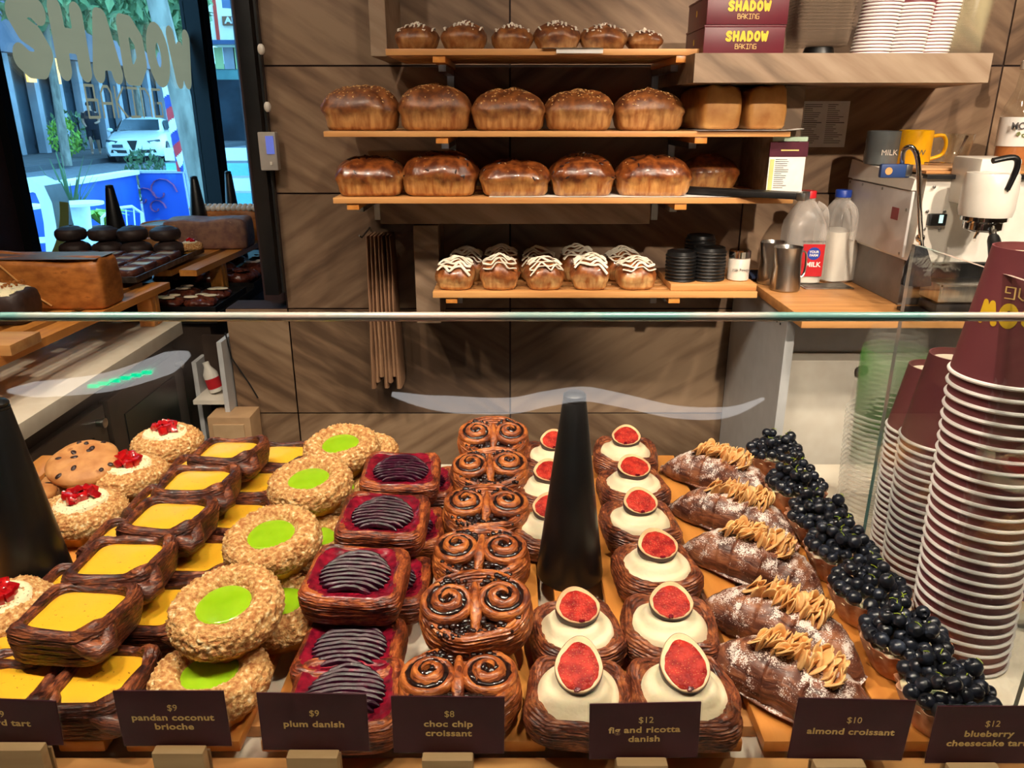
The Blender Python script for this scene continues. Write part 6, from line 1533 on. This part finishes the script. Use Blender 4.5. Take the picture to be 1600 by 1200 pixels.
# slices on the lower trays
k = 0
for r in range(2):
    for c in range(4):
        slab_pastry(.088, .080, .032, k * 2 + 40, M['dark_glaze'], f'cream topped slice, {["front", "back"][r]} row, {ordn[c]} from right, lower dark tray', (-.905 - c * .095, 2.19 + r * .115, ZL + .0035), 'slices on the lower dark tray', M['cream_top'] if (k % 2 == 0) else M['ricotta'], rz(8)); k += 1
for r in range(3):
    for c in range(3):
        slab_pastry(.105, .10, .045, k * 2 + 70, M['dark_glaze'], f'glazed flaky pastry, {rowname[r]} row, {ordn[c]} from right, far dark tray', (-.905 - c * .115, 2.53 + r * .125, ZL + .0035), 'pastries on the far dark tray', M['icing'] if (r + c) % 2 else M['dark_glaze'], rz(20)); k += 1
# small cones by the window
cone('fly_fan_cone', 'small black cone by the window to the left of the two pies', (-1.285, 2.52, ZR + .0072), .215)
cone('fly_fan_cone', 'small black cone in front of the window mullion', (-1.10, 2.74, ZR + .0072), .225)
cone('fly_fan_cone', 'small black cone right of the window mullion behind the purple loaf', (-1.08, 3.02, ZL - .0005), .330)
# near end: board and black tray
t = thing('timber_stand', 'timber board with a black price clip at the left photo edge', 'stand', (0, 0, 0)); a = on_y(38, 520, 1.42)
MB().box(a.x - .28, a.x - .02, 1.40, 1.50, ZR + .0005, ZR + .022, bev=.002).build('board', M['pine'], t, angle=30)
MB().box(a.x - .09, a.x - .058, 1.392, 1.3995, ZR + .004, ZR + .014, bev=.001).build('price_clip', M['black'], t, smooth=False)
letters('price_text', '9.2', .008, M['paper'], t, (a.x - .074, 1.3915, ZR + .009), (R(90), 0, 0), 1, 0, .0001)
# ------------------------------------------------------------------ the street outside (street level is the shop floor's level)
M['asphalt'] = P('asphalt_road', S(112, 112, 116), S(96, 96, 100), rough=.9, scale=8)
M['paving'] = P('concrete_paving', S(150, 146, 142), S(128, 126, 122), rough=.9, scale=6)
M['far_paving'] = P('dark_paving', S(92, 86, 86), S(74, 70, 70), rough=.9, scale=4)
M['kerb'] = P('stone_kerb', S(80, 80, 84), S(66, 66, 70), rough=.8)
M['wall_pale'] = P('pale_render', S(170, 170, 176), S(156, 156, 164), rough=.8, scale=2)
M['wall_mid'] = P('grey_render', S(120, 116, 128), S(108, 104, 116), rough=.8, scale=2)
M['win_dark'] = P('dark_shop_glass', S(52, 66, 76), S(36, 46, 54), rough=.2, scale=1)
M['trunk'] = P('mottled_bark', S(150, 142, 128), S(104, 98, 88), rough=.9, scale=9, stretch=(1, 1, .3), bump=.3)
M['leaf'] = P('street_tree_leaves', S(84, 112, 70), S(120, 146, 92), rough=.6, scale=3)
M['leaf_dark'] = P('shrub_leaves', S(50, 78, 48), S(74, 104, 60), rough=.6, scale=6)
M['leaf_lime'] = P('lime_leaves', S(140, 180, 50), S(110, 150, 40), rough=.5, scale=8)
M['pole'] = P('galvanised_pole', S(176, 182, 186), S(160, 166, 170), rough=.5)
struct(MB().box(-7.2, -1.9, -2, 60, -.12, -.02).build('ground_paving', M['paving'], smooth=False))
struct(MB().box(-13.6, -7.2, -2, 60, -.2, -.10).build('ground_road', M['asphalt'], smooth=False))
struct(MB().box(-13.8, -13.6, -2, 60, -.2, .05).build('ground_kerb', M['kerb'], smooth=False))
struct(MB().box(-30, -13.8, -2, 60, -.2, .045).build('ground_footpath', M['far_paving'], smooth=False))
# shopfront across the street
XB = -17.2
t = thing('grey_building', 'pale grey building with panelled wall across the street at left', 'building', (0, 0, 0))
MB().box(XB - 3, XB, 12, 25.5, 0.05, 9).build('wall', M['wall_mid'], t, smooth=False)
MB().box(XB, XB + .05, 14, 25.4, .06, .95).build('plinth', M['wall_pale'], t, smooth=False)
MB().box(XB, XB + .06, 14, 25.4, 2.05, 2.13).build('ledge', M['wall_mid'], t, smooth=False)
t = thing('columned_shopfront', 'shopfront with white columns and dark windows behind the parked car', 'building', (0, 0, 0))
MB().box(XB - 3, XB - .4, 25.6, 43.5, .05, 3.4).build('dark_glazing', M['win_dark'], t, smooth=False)
MB().box(XB - 3, XB + .2, 25.6, 43.5, 3.41, 9).build('upper_wall', M['wall_mid'], t, smooth=False)
MB().box(XB - .1, XB + .3, 25.6, 27.0, .06, 3.4).build('wall_pier', M['wall_pale'], t, smooth=False)
for i in range(10): MB().box(XB - .35, XB - .05, 28.2 + i * 1.55, 28.5 + i * 1.55, .06, 3.4).build('column', M['wall_pale'], t, smooth=False)
for i, (y, zt_) in enumerate(((29.2, 3.0), (30.8, 2.9))): MB().box(XB + .02, XB + .10, y, y + .5, 2.5, 3.4).build('yellow_lantern', emit('lit_yellow_lantern', S(250, 205, 110), 1.0), t, smooth=False)
t = thing('red_building', 'red and cream building with a sign at the end of the street', 'building', (0, 0, 0))
YE = 44.0
bx = lambda px, py: on_y(px, py, YE)
MB().box(-26, -11.5, YE, YE + 4, 0, 3.9).build('ground_floor_wall', P('teal_shop_wall', S(120, 170, 165), S(96, 140, 140), rough=.7, scale=.8), t, smooth=False)
MB().box(-26, bx(298, 30).x, YE - .05, YE + 4, bx(280, 58).z, 12).build('red_wall', P('orange_red_render', S(232, 96, 60), S(222, 84, 50), rough=.7), t, smooth=False)
MB().box(bx(300, 30).x, -11, YE - .05, YE + 4, bx(350, 66).z, 12).build('cream_wall', P('cream_render', S(250, 240, 214), S(244, 232, 204), rough=.7), t, smooth=False)
MB().box(bx(336, 30).x, bx(341, 30).x, YE - .12, YE - .055, bx(350, 65).z, 12).build('red_strip', P('red_strip', S(222, 70, 50), S(212, 60, 44)), t, smooth=False)
a, b = bx(262, 24), bx(278, 56); MB().box(a.x, b.x, YE - .12, YE - .055, b.z, a.z).build('window', M['wall_pale'], t, smooth=False)
sg = MB().box(bx(349, 30).x, bx(388, 30).x, YE - .2, YE - .06, bx(360, 40).z, bx(360, 26).z).build('sign', P('brown_sign', S(140, 90, 60), S(130, 82, 54)), t, smooth=False)
o = letters('lettering', 'SINA', .42, M['paper'], sg, (bx(370, 30).x, YE - .23, bx(360, 33).z), (R(90), 0, 0), -1.25, .012, .01)
for i, (px, w) in enumerate(((338, .6), (352, .8), (368, .9), (380, .4))):
    a = bx(px, 108); MB().box(a.x, a.x + w * .75, YE - .06, YE - .001, a.z, bx(px, 74).z).build('shop_window', M['wall_pale'] if i % 2 else P('lime_panel', S(190, 214, 150), S(180, 204, 140)), t, smooth=False)
a = bx(330, 66); MB().box(a.x, -11, YE - .8, YE - .13, a.z - .15, a.z + .05).build('awning', P('blue_awning', S(70, 92, 130), S(62, 84, 120)), t, smooth=False)
a = bx(330, 125); MB().box(a.x - 1, -11, YE - .5, YE - .13, .05, a.z).build('dark_shopfront', M['win_dark'], t, smooth=False)
# overhanging awning outside the second pane
t = thing('street_awning', 'slim blue awning seen at the top of the right window pane', 'awning', (0, 0, 0)); a = on_y(322, 6, 11); b = on_y(388, 26, 9.5)
MB().add([(a.x, 11.6, a.z + .02), (b.x + .3, 9.5, b.z + .06), (b.x + .3, 9.5, b.z + .16), (a.x, 11.6, a.z + .12), (a.x - .1, 11.9, a.z + .06), (b.x + .2, 10.1, b.z + .18), (b.x + .2, 10.1, b.z + .28), (a.x - .1, 11.9, a.z + .18)],
         [(0, 1, 2, 3), (7, 6, 5, 4), (0, 4, 5, 1), (3, 2, 6, 7), (1, 5, 6, 2), (0, 3, 7, 4)]).build('awning_slab', P('slate_blue_metal', S(96, 120, 160), S(86, 110, 150)), t, smooth=False)
# trees
def leaves(mb, c, rad, n, rr, size, mi=0, sq=(1, 1, .75)):
    for _ in range(n):
        while True:
            d = Vector((rr.uniform(-1, 1), rr.uniform(-1, 1), rr.uniform(-1, 1)))
            if d.length <= 1: break
        d = d.normalized() * d.length ** .6; p = Vector(c) + Vector((d.x * sq[0], d.y * sq[1], d.z * sq[2])) * rad
        q = Euler((rr.random() * 6, rr.random() * 6, rr.random() * 6)).to_matrix(); s = size * rr.uniform(.6, 1.3)
        mb.add([p + q @ Vector(v) for v in ((-s, 0, 0), (0, -s * .45, s * .1), (s, 0, 0), (0, s * .45, s * .1))], [(0, 1, 2, 3)], mi)
def tree(label, x, y, r, hh, crown, n, rr, grp, lean=0, size=.16):
    t = thing('street_tree', label, 'tree', (x, y, -.02), 0, grp)
    MB().tube([(0, 0, 0), (lean * .3, .02, hh * .35), (lean * .6, -.03, hh * .7), (lean, 0, hh)], [r * 1.15, r, r * .85, r * .5], 14).build('trunk', M['trunk'], t)
    mb = MB()
    for (cx, cy, cz, cr) in crown: leaves(mb, (cx, cy, cz), cr, n, rr, size)
    mb.build('crown', M['leaf'], t, smooth=False); return t
rr = random.Random(4)
p = on_y(322, 250, 8.2)
tree('tall mottled street tree nearest the window beside the mullion', p.x, 8.2, .10, 5.5, [(-1.7, .6, 4.6, 1.3), (-3.2, 1.6, 4.9, 1.6)], 700, rr, 'street trees', -.7)
p = on_y(100, 230, 24)
tree('pale street tree by the far kerb left of the parked car', p.x, 24, .12, 6, [(0.6, 0, 5.4, 2.4), (2.4, -2, 5.2, 2.2), (1.6, 2.5, 5.6, 2.2), (1.0, 5, 5, 2.0)], 1500, rr, 'street trees', .2, .2)
p = on_y(222, 200, 33)
tree('street tree with loose crown behind the parked car', p.x, 33, .16, 5, [(.1, -1, 5.2, 1.5), (.5, .6, 5.2, 1.4)], 1100, rr, 'street trees', .1, .2)
def shrub(name, label, x, y, hh, w, m, n, rr, size, cat='plant', pot=None, grp=None):
    t = thing(name, label, cat, (x, y, -.0), 0, grp); mb = MB(); leaves(mb, (0, 0, hh * .55), w, n, rr, size, 0, (1, 1, hh * .5 / w)); mb.build('foliage', m, t, smooth=False)
    st_ = MB()
    for q in range(5): st_.tube([(0, 0, 0), (rr.uniform(-.5, .5) * w, rr.uniform(-.5, .5) * w, hh * .7)], .012, 6)
    st_.build('stems', M['trunk'], t); return t
p = on_z(95, 240, .05) + Vector((.5, 0, 0)); shrub('green_shrub', 'loose green shrub by the far tree trunk', p.x, p.y, 1.5, .8, M['leaf'], 260, rr, .1)
p = on_z(108, 246, .05); shrub('green_shrub', 'bright green shrub at the far kerb left of the car', p.x, p.y, 1.25, .5, M['leaf_lime'], 300, rr, .09)
p = on_y(222, 240, 13.0); t = shrub('planter_shrub', 'grey green shrub in front of the car by the near fence', p.x, 13.0, .92, .36, M['leaf_dark'], 360, rr, .055)
# poles
p = on_z(50, 254, .05); p.x += .1; p.y -= 2.6; t = thing('street_pole', 'thick pale pole on the far footpath at left', 'pole', (p.x, p.y, .045)); MB().lathe([(.20, 0), (.17, 7)], 16, cap0=True, cap1=True).build('shaft', M['pole'], t)
p = on_y(291, 250, 8.9); t = thing('sign_pole', 'slim grey pole between the striped flag and the tree', 'pole', (p.x, 8.9, -.02)); MB().lathe([(.03, 0), (.03, 2.0)], 12, cap0=True, cap1=True).build('shaft', M['pole'], t)
# striped feather flag
t = thing('feather_flag', 'twisted red white and blue flag hanging on a pole outside', 'flag', (0, 0, 0)); rings = []; y_ = 9.3
fl = MB(); n = 60
for i in range(n):
    v = i / (n - 1); p = on_y(264 + 18 * v, 132 + 136 * v, y_); w = .085 * (1 - .55 * v)
    a = v * 5; rings.append([(p.x + w * math.cos(a + 2 * PI * k / 12), y_ + w * .5 * math.sin(a + 2 * PI * k / 12), p.z) for k in range(12)])
fl.loft(rings, cap0=True, cap1=True)
fl.m = [(((i // 12 + (i % 12)) // 7) % 3) for i in range(len(fl.f))]
fl.build('flag_cloth', [P('flag_red', S(206, 40, 50), S(196, 34, 44)), P('flag_white', S(236, 236, 236), S(226, 226, 226)), P('flag_blue', S(40, 60, 150), S(34, 52, 140))], t)
p = on_y(262, 130, y_); MB().tube([(p.x, y_, p.z + .1), (on_y(284, 275, y_).x + .03, y_ + .05, -.02)], .012, 8).build('flag_pole', M['pole'], t)
# blue mural fence round the outdoor seats
M['mural'] = P('blue_mural_paint', S(36, 92, 190), S(24, 74, 170), rough=.6, scale=2.2, c3=S(70, 150, 200), ramp=(.3, .62))
M['mural_pink'] = P('pink_mural_paint', S(170, 90, 130), S(150, 76, 116), rough=.6)
t = thing('mural_fence', 'blue painted fence with white top rail along the outdoor seating', 'fence', (0, 0, 0))
MB().box(-4.62, -4.55, 5.2, 9.6, -.02, .79).build('side_panel', M['mural'], t, smooth=False)
MB().box(-4.66, -4.50, 5.2, 9.6, .791, .84).build('top_rail', P('white_rail_paint', S(236, 236, 236), S(228, 228, 228), rough=.5), t, smooth=False)
xr = on_y(313, 280, 9.7).x
MB().box(-4.55, xr, 9.66, 9.72, -.02, .80).build('end_panel', M['mural'], t, smooth=False)
MB().box(-4.60, xr + .02, 9.64, 9.74, .801, .83).build('end_rail', M['pole'], t, smooth=False)
for i, (cx, cz, r) in enumerate(((225, 310, .16), (252, 300, .2), (245, 325, .12))):
    p = on_y(cx, cz, 9.65); pts = [(p.x + r * (1 - .07 * q) * math.cos(q * .5), 9.652, p.z + r * (1 - .07 * q) * math.sin(q * .5)) for q in range(13)]
    MB().tube(pts, .035, 6, flat=.1).build('mural_swirl', M['mural_pink'], t)
# café furniture
M['furn'] = P('white_powder_coat', S(232, 236, 236), S(224, 228, 228), rough=.4)
def cafe_table(label, px, py, y, r):
    p = on_y(px, py, y); t = thing('cafe_table', label, 'table', (p.x, y, -.02), 0, 'outdoor cafe tables'); h_ = p.z + .02
    MB().lathe([(r, h_ - .02), (r, h_), (.001, h_ + .001)], 40, cap0=True).build('table_top', M['furn'], t); MB().lathe([(.16, 0), (.05, .04), (.045, h_ * .4), (.08, h_ - .021)], 24, cap0=True).build('pedestal', M['furn'], t)
cafe_table('round white cafe table outside the window', 123, 316, 6.6, .19)
cafe_table('round white cafe table farther left behind the arched bench', 22, 322, 5.9, .19)
def cafe_chair(label, px, py, y, rz_):
    p = on_y(px, py, y); t = thing('cafe_chair', label, 'chair', (p.x, y, -.02), rz_, 'outdoor cafe chairs'); s = .17; sh = .46
    MB().box(-s, s, -s, s, sh - .012, sh, bev=.004).build('seat', M['furn'], t)
    MB().tube([(-s, s, sh), (-s, s + .05, sh + .30), (-s * .5, s + .06, sh + .36), (s * .5, s + .06, sh + .36), (s, s + .05, sh + .30), (s, s, sh)], .012, 8).build('back_frame', M['furn'], t)
    for q in range(4): MB().tube([(-s * .6 + s * .4 * q, s + .01, sh), (-s * .6 + s * .4 * q, s + .055, sh + .34)], .006, 6).build('back_slat', M['furn'], t)
    for x_ in (-1, 1):
        for y_ in (-1, 1): MB().tube([(x_ * s, y_ * s, sh - .012), (x_ * s * 1.15, y_ * s * 1.2, 0)], .011, 8).build('leg', M['furn'], t)
cafe_chair('white slatted cafe chair right of the round table outside', 166, 345, 6.2, R(-120))
cafe_chair('white cafe chair behind the arched bench outside', 46, 312, 6.8, R(120))
t = thing('potted_grass', 'dark spiky plant in a pot behind the cafe table', 'potted plant', (on_y(108, 300, 7.0).x, 7.0, -.02)); mb = MB(); rr2 = random.Random(6)
for q in range(34):
    a = rr2.random() * 6.28; l = rr2.uniform(.35, .7); e = rr2.uniform(.05, .28)
    mb.tube([(0.02 * math.cos(a), .02 * math.sin(a), .5), (e * .4 * math.cos(a), e * .4 * math.sin(a), .5 + l * .6), (e * math.cos(a), e * math.sin(a), .5 + l)], [.014, .014, .002], 5, flat=.3)
mb.build('blades', M['leaf_dark'], t); MB().lathe([(.13, 0), (.17, .5), (.15, .5), (.14, .46), (.001, .46)], 24, cap0=True).build('pot', P('terracotta_pot', S(120, 92, 84), S(104, 80, 72)), t)
t = thing('potted_agave', 'lime green leafy plant in a pot beside the cafe table', 'potted plant', (on_y(154, 300, 7.7).x, 7.7, -.02)); mb = MB()
for q in range(18):
    a = q * 2.4; e = .1 + .012 * q; mb.tube([(0, 0, .45), (e * .6 * math.cos(a), e * .6 * math.sin(a), .60), (e * 1.2 * math.cos(a), e * 1.2 * math.sin(a), .62 - .004 * q)], [.02, .035, .003], 6, flat=.25)
mb.build('leaves', M['leaf_lime'], t); MB().lathe([(.12, 0), (.17, .45), (.15, .45), (.001, .42)], 24, cap0=True).build('pot', P('timber_brown_pot', S(130, 92, 70), S(112, 80, 60)), t)
# arched bench back
t = thing('arched_bench', 'white bench with rounded arch end just outside the window', 'bench', (0, 0, 0)); yb2 = 3.6
arch = [on_y(x, y, yb2) for x, y in ((-40, 296), (10, 292), (45, 288), (62, 296), (72, 318), (78, 350), (82, 400))]
mb = MB(); 
rg = []
for i, p in enumerate(arch):
    a_ = arch[max(0, i - 1)]; b_ = arch[min(len(arch) - 1, i + 1)]; d_ = (b_ - a_).normalized(); nrm = Vector((-d_.z, 0, d_.x)) * .028
    rg.append([p + nrm + Vector((0, 0, 0)), p + nrm + Vector((0, .14, 0)), p - nrm + Vector((0, .14, 0)), p - nrm])
mb.loft(rg, cap0=True, cap1=True).build('arch', M['furn'], t, angle=40)
p = on_y(20, 345, yb2)
MB().box(-3.0, arch[5].x - .02, yb2 + .16, yb2 + .5, .40, .46).build('seat', P('slate_bench_seat', S(70, 84, 110), S(60, 72, 98)), t, smooth=False)
MB().box(arch[6].x - .035, arch[6].x + .025, yb2, yb2 + .5, -.02, arch[6].z).build('end_leg', M['furn'], t, smooth=False)
# striped barrier far down the street
t = thing('road_barrier', 'pale blue and white striped barrier beyond the second pane', 'barrier', (0, 0, 0)); p = on_y(370, 240, 12)
for q in range(4): MB().box(p.x - 1.1, p.x + 2, 12 + q * .01, 12.1 + q * .01, .15 + q * .22, .33 + q * .22).build('band', M['furn'] if q % 2 else P('aqua_band', S(120, 190, 205), S(110, 180, 196)), t, smooth=False)
for q in range(3): MB().box(p.x - 1.0 + q * 1.2, p.x - .94 + q * 1.2, 12.05, 12.12, -.02, .16).build('foot', M['pole'], t, smooth=False)
# ---- parked white car
def car():
    cx, cy = -13.0, 28.6
    t = thing('white_car', 'white sedan parked facing the shop across the street', 'car', (cx, cy, -.10)); t.rotation_euler.z = R(14)
    body = P('white_car_paint', S(240, 240, 238), S(236, 236, 234), rough=.25, coat=.6, scale=2)
    # y<0 is the front; sections: y, half width, z bottom, z shoulder(hood/belt), round
    secs = [(-2.30, .62, .32, .56), (-2.26, .78, .24, .66), (-2.05, .88, .20, .76), (-1.5, .92, .20, .88), (-.9, .93, .20, .97), (0, .93, .20, 1.0), (.9, .93, .20, 1.02), (1.7, .92, .22, 1.04), (2.2, .86, .28, 1.0), (2.32, .76, .36, .88)]
    rings = []
    for y, w, z0, z1 in secs:
        zm = (z0 + z1) / 2; rings.append([(-w * .92, y, z0), (-w, y, z0 + .12), (-w * 1.0, y, zm + .08), (-w * .93, y, z1 - .05), (-w * .80, y, z1), (-w * .4, y, z1 + .025), (0, y, z1 + .03), (w * .4, y, z1 + .025), (w * .80, y, z1), (w * .93, y, z1 - .05), (w, y, zm + .08), (w, y, z0 + .12), (w * .92, y, z0)])
    MB().loft(rings, cap0=True, cap1=True).build('car_body', body, t, angle=50)
    roof = []
    for y, w, z in ((-.95, .72, .98), (-.28, .64, 1.36), (.25, .62, 1.43), (.9, .60, 1.40), (1.75, .68, 1.06)): roof.append([(-w * 1.12, y, .97), (-w, y, z - .06), (-w * .75, y, z), (0, y, z + .02), (w * .75, y, z), (w, y, z - .06), (w * 1.12, y, .97)])
    MB().loft(roof, closed=False).build('roof', body, t, angle=50)
    MB().add([(-.66, -.93, 1.005), (.66, -.93, 1.005), (.56, -.30, 1.345), (-.56, -.30, 1.345)], [(0, 1, 2, 3)], 0, Matrix.Translation((0, -.02, .015))).build('windscreen', M['win_dark'], t, smooth=False)
    for sgn in (-1, 1): MB().add([(sgn * .785, -.72, 1.02), (sgn * .785, 1.3, 1.03), (sgn * .665, .95, 1.33), (sgn * .665, -.2, 1.32)], [(0, 1, 2, 3)], 0, Matrix.Translation((sgn * .012, 0, 0))).build('side_window', M['win_dark'], t, smooth=False)
    for sgn in (-1, 1):
        for y in (-1.42, 1.42):
            w = MB().lathe([(.33, -.11), (.34, -.09), (.34, .09), (.33, .11), (.24, .112)], 32, M=Matrix.Translation((sgn * .83, y, .34)) @ Matrix.Rotation(R(90), 4, 'Y'), cap0=True, cap1=True).build('wheel', M['black'], t)
            MB().lathe([(.22, .113), (.05, .119), (.001, .121)], 20, M=Matrix.Translation((sgn * .83, y, .34)) @ Matrix.Rotation(R(90 * sgn), 4, 'Y'), cap1=True).build('wheel_rim', M['steel'], w)
    MB().add([(-.16, 0, .70), (.16, 0, .70), (.03, .02, .36), (-.03, .02, .36)], [(0, 1, 2, 3)], 0, Matrix.Translation((0, -2.318, .02))).build('shield_grille', M['black'], t, smooth=False)
    for sgn in (-1, 1):
        MB().add([(sgn * .22, -2.315, .42), (sgn * .66, -2.30, .44), (sgn * .70, -2.29, .34), (sgn * .20, -2.315, .32)], [(0, 1, 2, 3)]).build('lower_intake', M['black'], t, smooth=False)
        MB().add([(sgn * .42, -2.24, .69), (sgn * .80, -2.09, .74), (sgn * .82, -2.09, .67), (sgn * .50, -2.255, .62)], [(0, 1, 2, 3)], 0, Matrix.Translation((sgn * .015, -.03, .012))).build('headlamp', M['win_dark'], t, smooth=False)
        MB().ball((sgn * .98, -.62, 1.02), .10, 10, 6, sc=(1, .6, .7)).build('wing_mirror', body, t)
    MB().box(-.62, -.30, -2.335, -2.32, .50, .60).build('number_plate', P('dark_plate', S(60, 66, 80), S(50, 56, 70)), t, smooth=False)
car()
# ---- person on the far footpath
def person():
    p = on_y(144, 200, 29.0); t = thing('person', 'person in dark t-shirt and shorts walking behind the white car', 'person', (p.x, 29.0, .045)); t.rotation_euler.z = R(25)
    vs = [(0, 0, .95), (0, 0, 1.15), (0, 0, 1.38), (0, 0, 1.50), (0, -.01, 1.60), (0, -.02, 1.74),            # 0-5 spine, neck, head
          (-.19, 0, 1.42), (-.25, .03, 1.13), (-.20, -.16, 1.0), (-.17, -.22, .97),                            # left arm bent
          (.19, 0, 1.42), (.26, -.02, 1.14), (.16, -.20, 1.08), (.10, -.24, 1.09),                             # right arm bent forward
          (-.10, 0, .90), (-.11, -.10, .50), (-.12, -.05, .08), (-.12, -.17, .03), (.10, 0, .90), (.11, .06, .50), (.12, .16, .10), (.12, .06, .03)]
    es = [(0, 1), (1, 2), (2, 3), (3, 4), (4, 5), (2, 6), (6, 7), (7, 8), (8, 9), (2, 10), (10, 11), (11, 12), (12, 13), (0, 14), (14, 15), (15, 16), (16, 17), (0, 18), (18, 19), (19, 20), (20, 21)]
    rd = [.15, .15, .17, .065, .075, .085, .065, .05, .038, .035, .065, .05, .038, .035, .10, .07, .045, .035, .10, .07, .045, .035]
    me = bpy.data.meshes.new('body'); me.from_pydata(vs, es, []); o = bpy.data.objects.new('body', me); C.objects.link(o); o.parent = t; me.materials.append(P('skin', S(196, 150, 126), S(184, 138, 114), rough=.6))
    md = o.modifiers.new('skin', 'SKIN'); sk = me.skin_vertices[0].data
    for i, r in enumerate(rd): sk[i].radius = (r, r * (.75 if i < 3 else 1))
    sk[0].use_root = True; o.modifiers.new('sub', 'SUBSURF').levels = 1
    dk = P('dark_clothes', S(28, 30, 42), S(22, 24, 34), rough=.9)
    MB().loft([[(w * math.cos(2 * PI * k / 20), d * math.sin(2 * PI * k / 20), z) for k in range(20)] for w, d, z in ((.20, .16, .86), (.20, .155, 1.0), (.215, .16, 1.25), (.22, .15, 1.40), (.12, .11, 1.50))]).build('t_shirt', dk, t)
    for sgn in (-1, 1):
        MB().tube([(sgn * .19, 0, 1.43), (sgn * .23, .015 if sgn < 0 else -.01, 1.24)], [.085, .08], 12).build('sleeve', dk, t)
        MB().tube([(sgn * .10, 0, .92), (sgn * .11, -.05 if sgn < 0 else .03, .52)], [.125, .10], 12).build('shorts_leg', dk, t)
    MB().ball((0, .01, 1.72), .105, 16, 10, sc=(.9, 1, .95)).build('hair', P('dark_hair', S(40, 30, 28), S(30, 22, 20), rough=.8), t)
person()
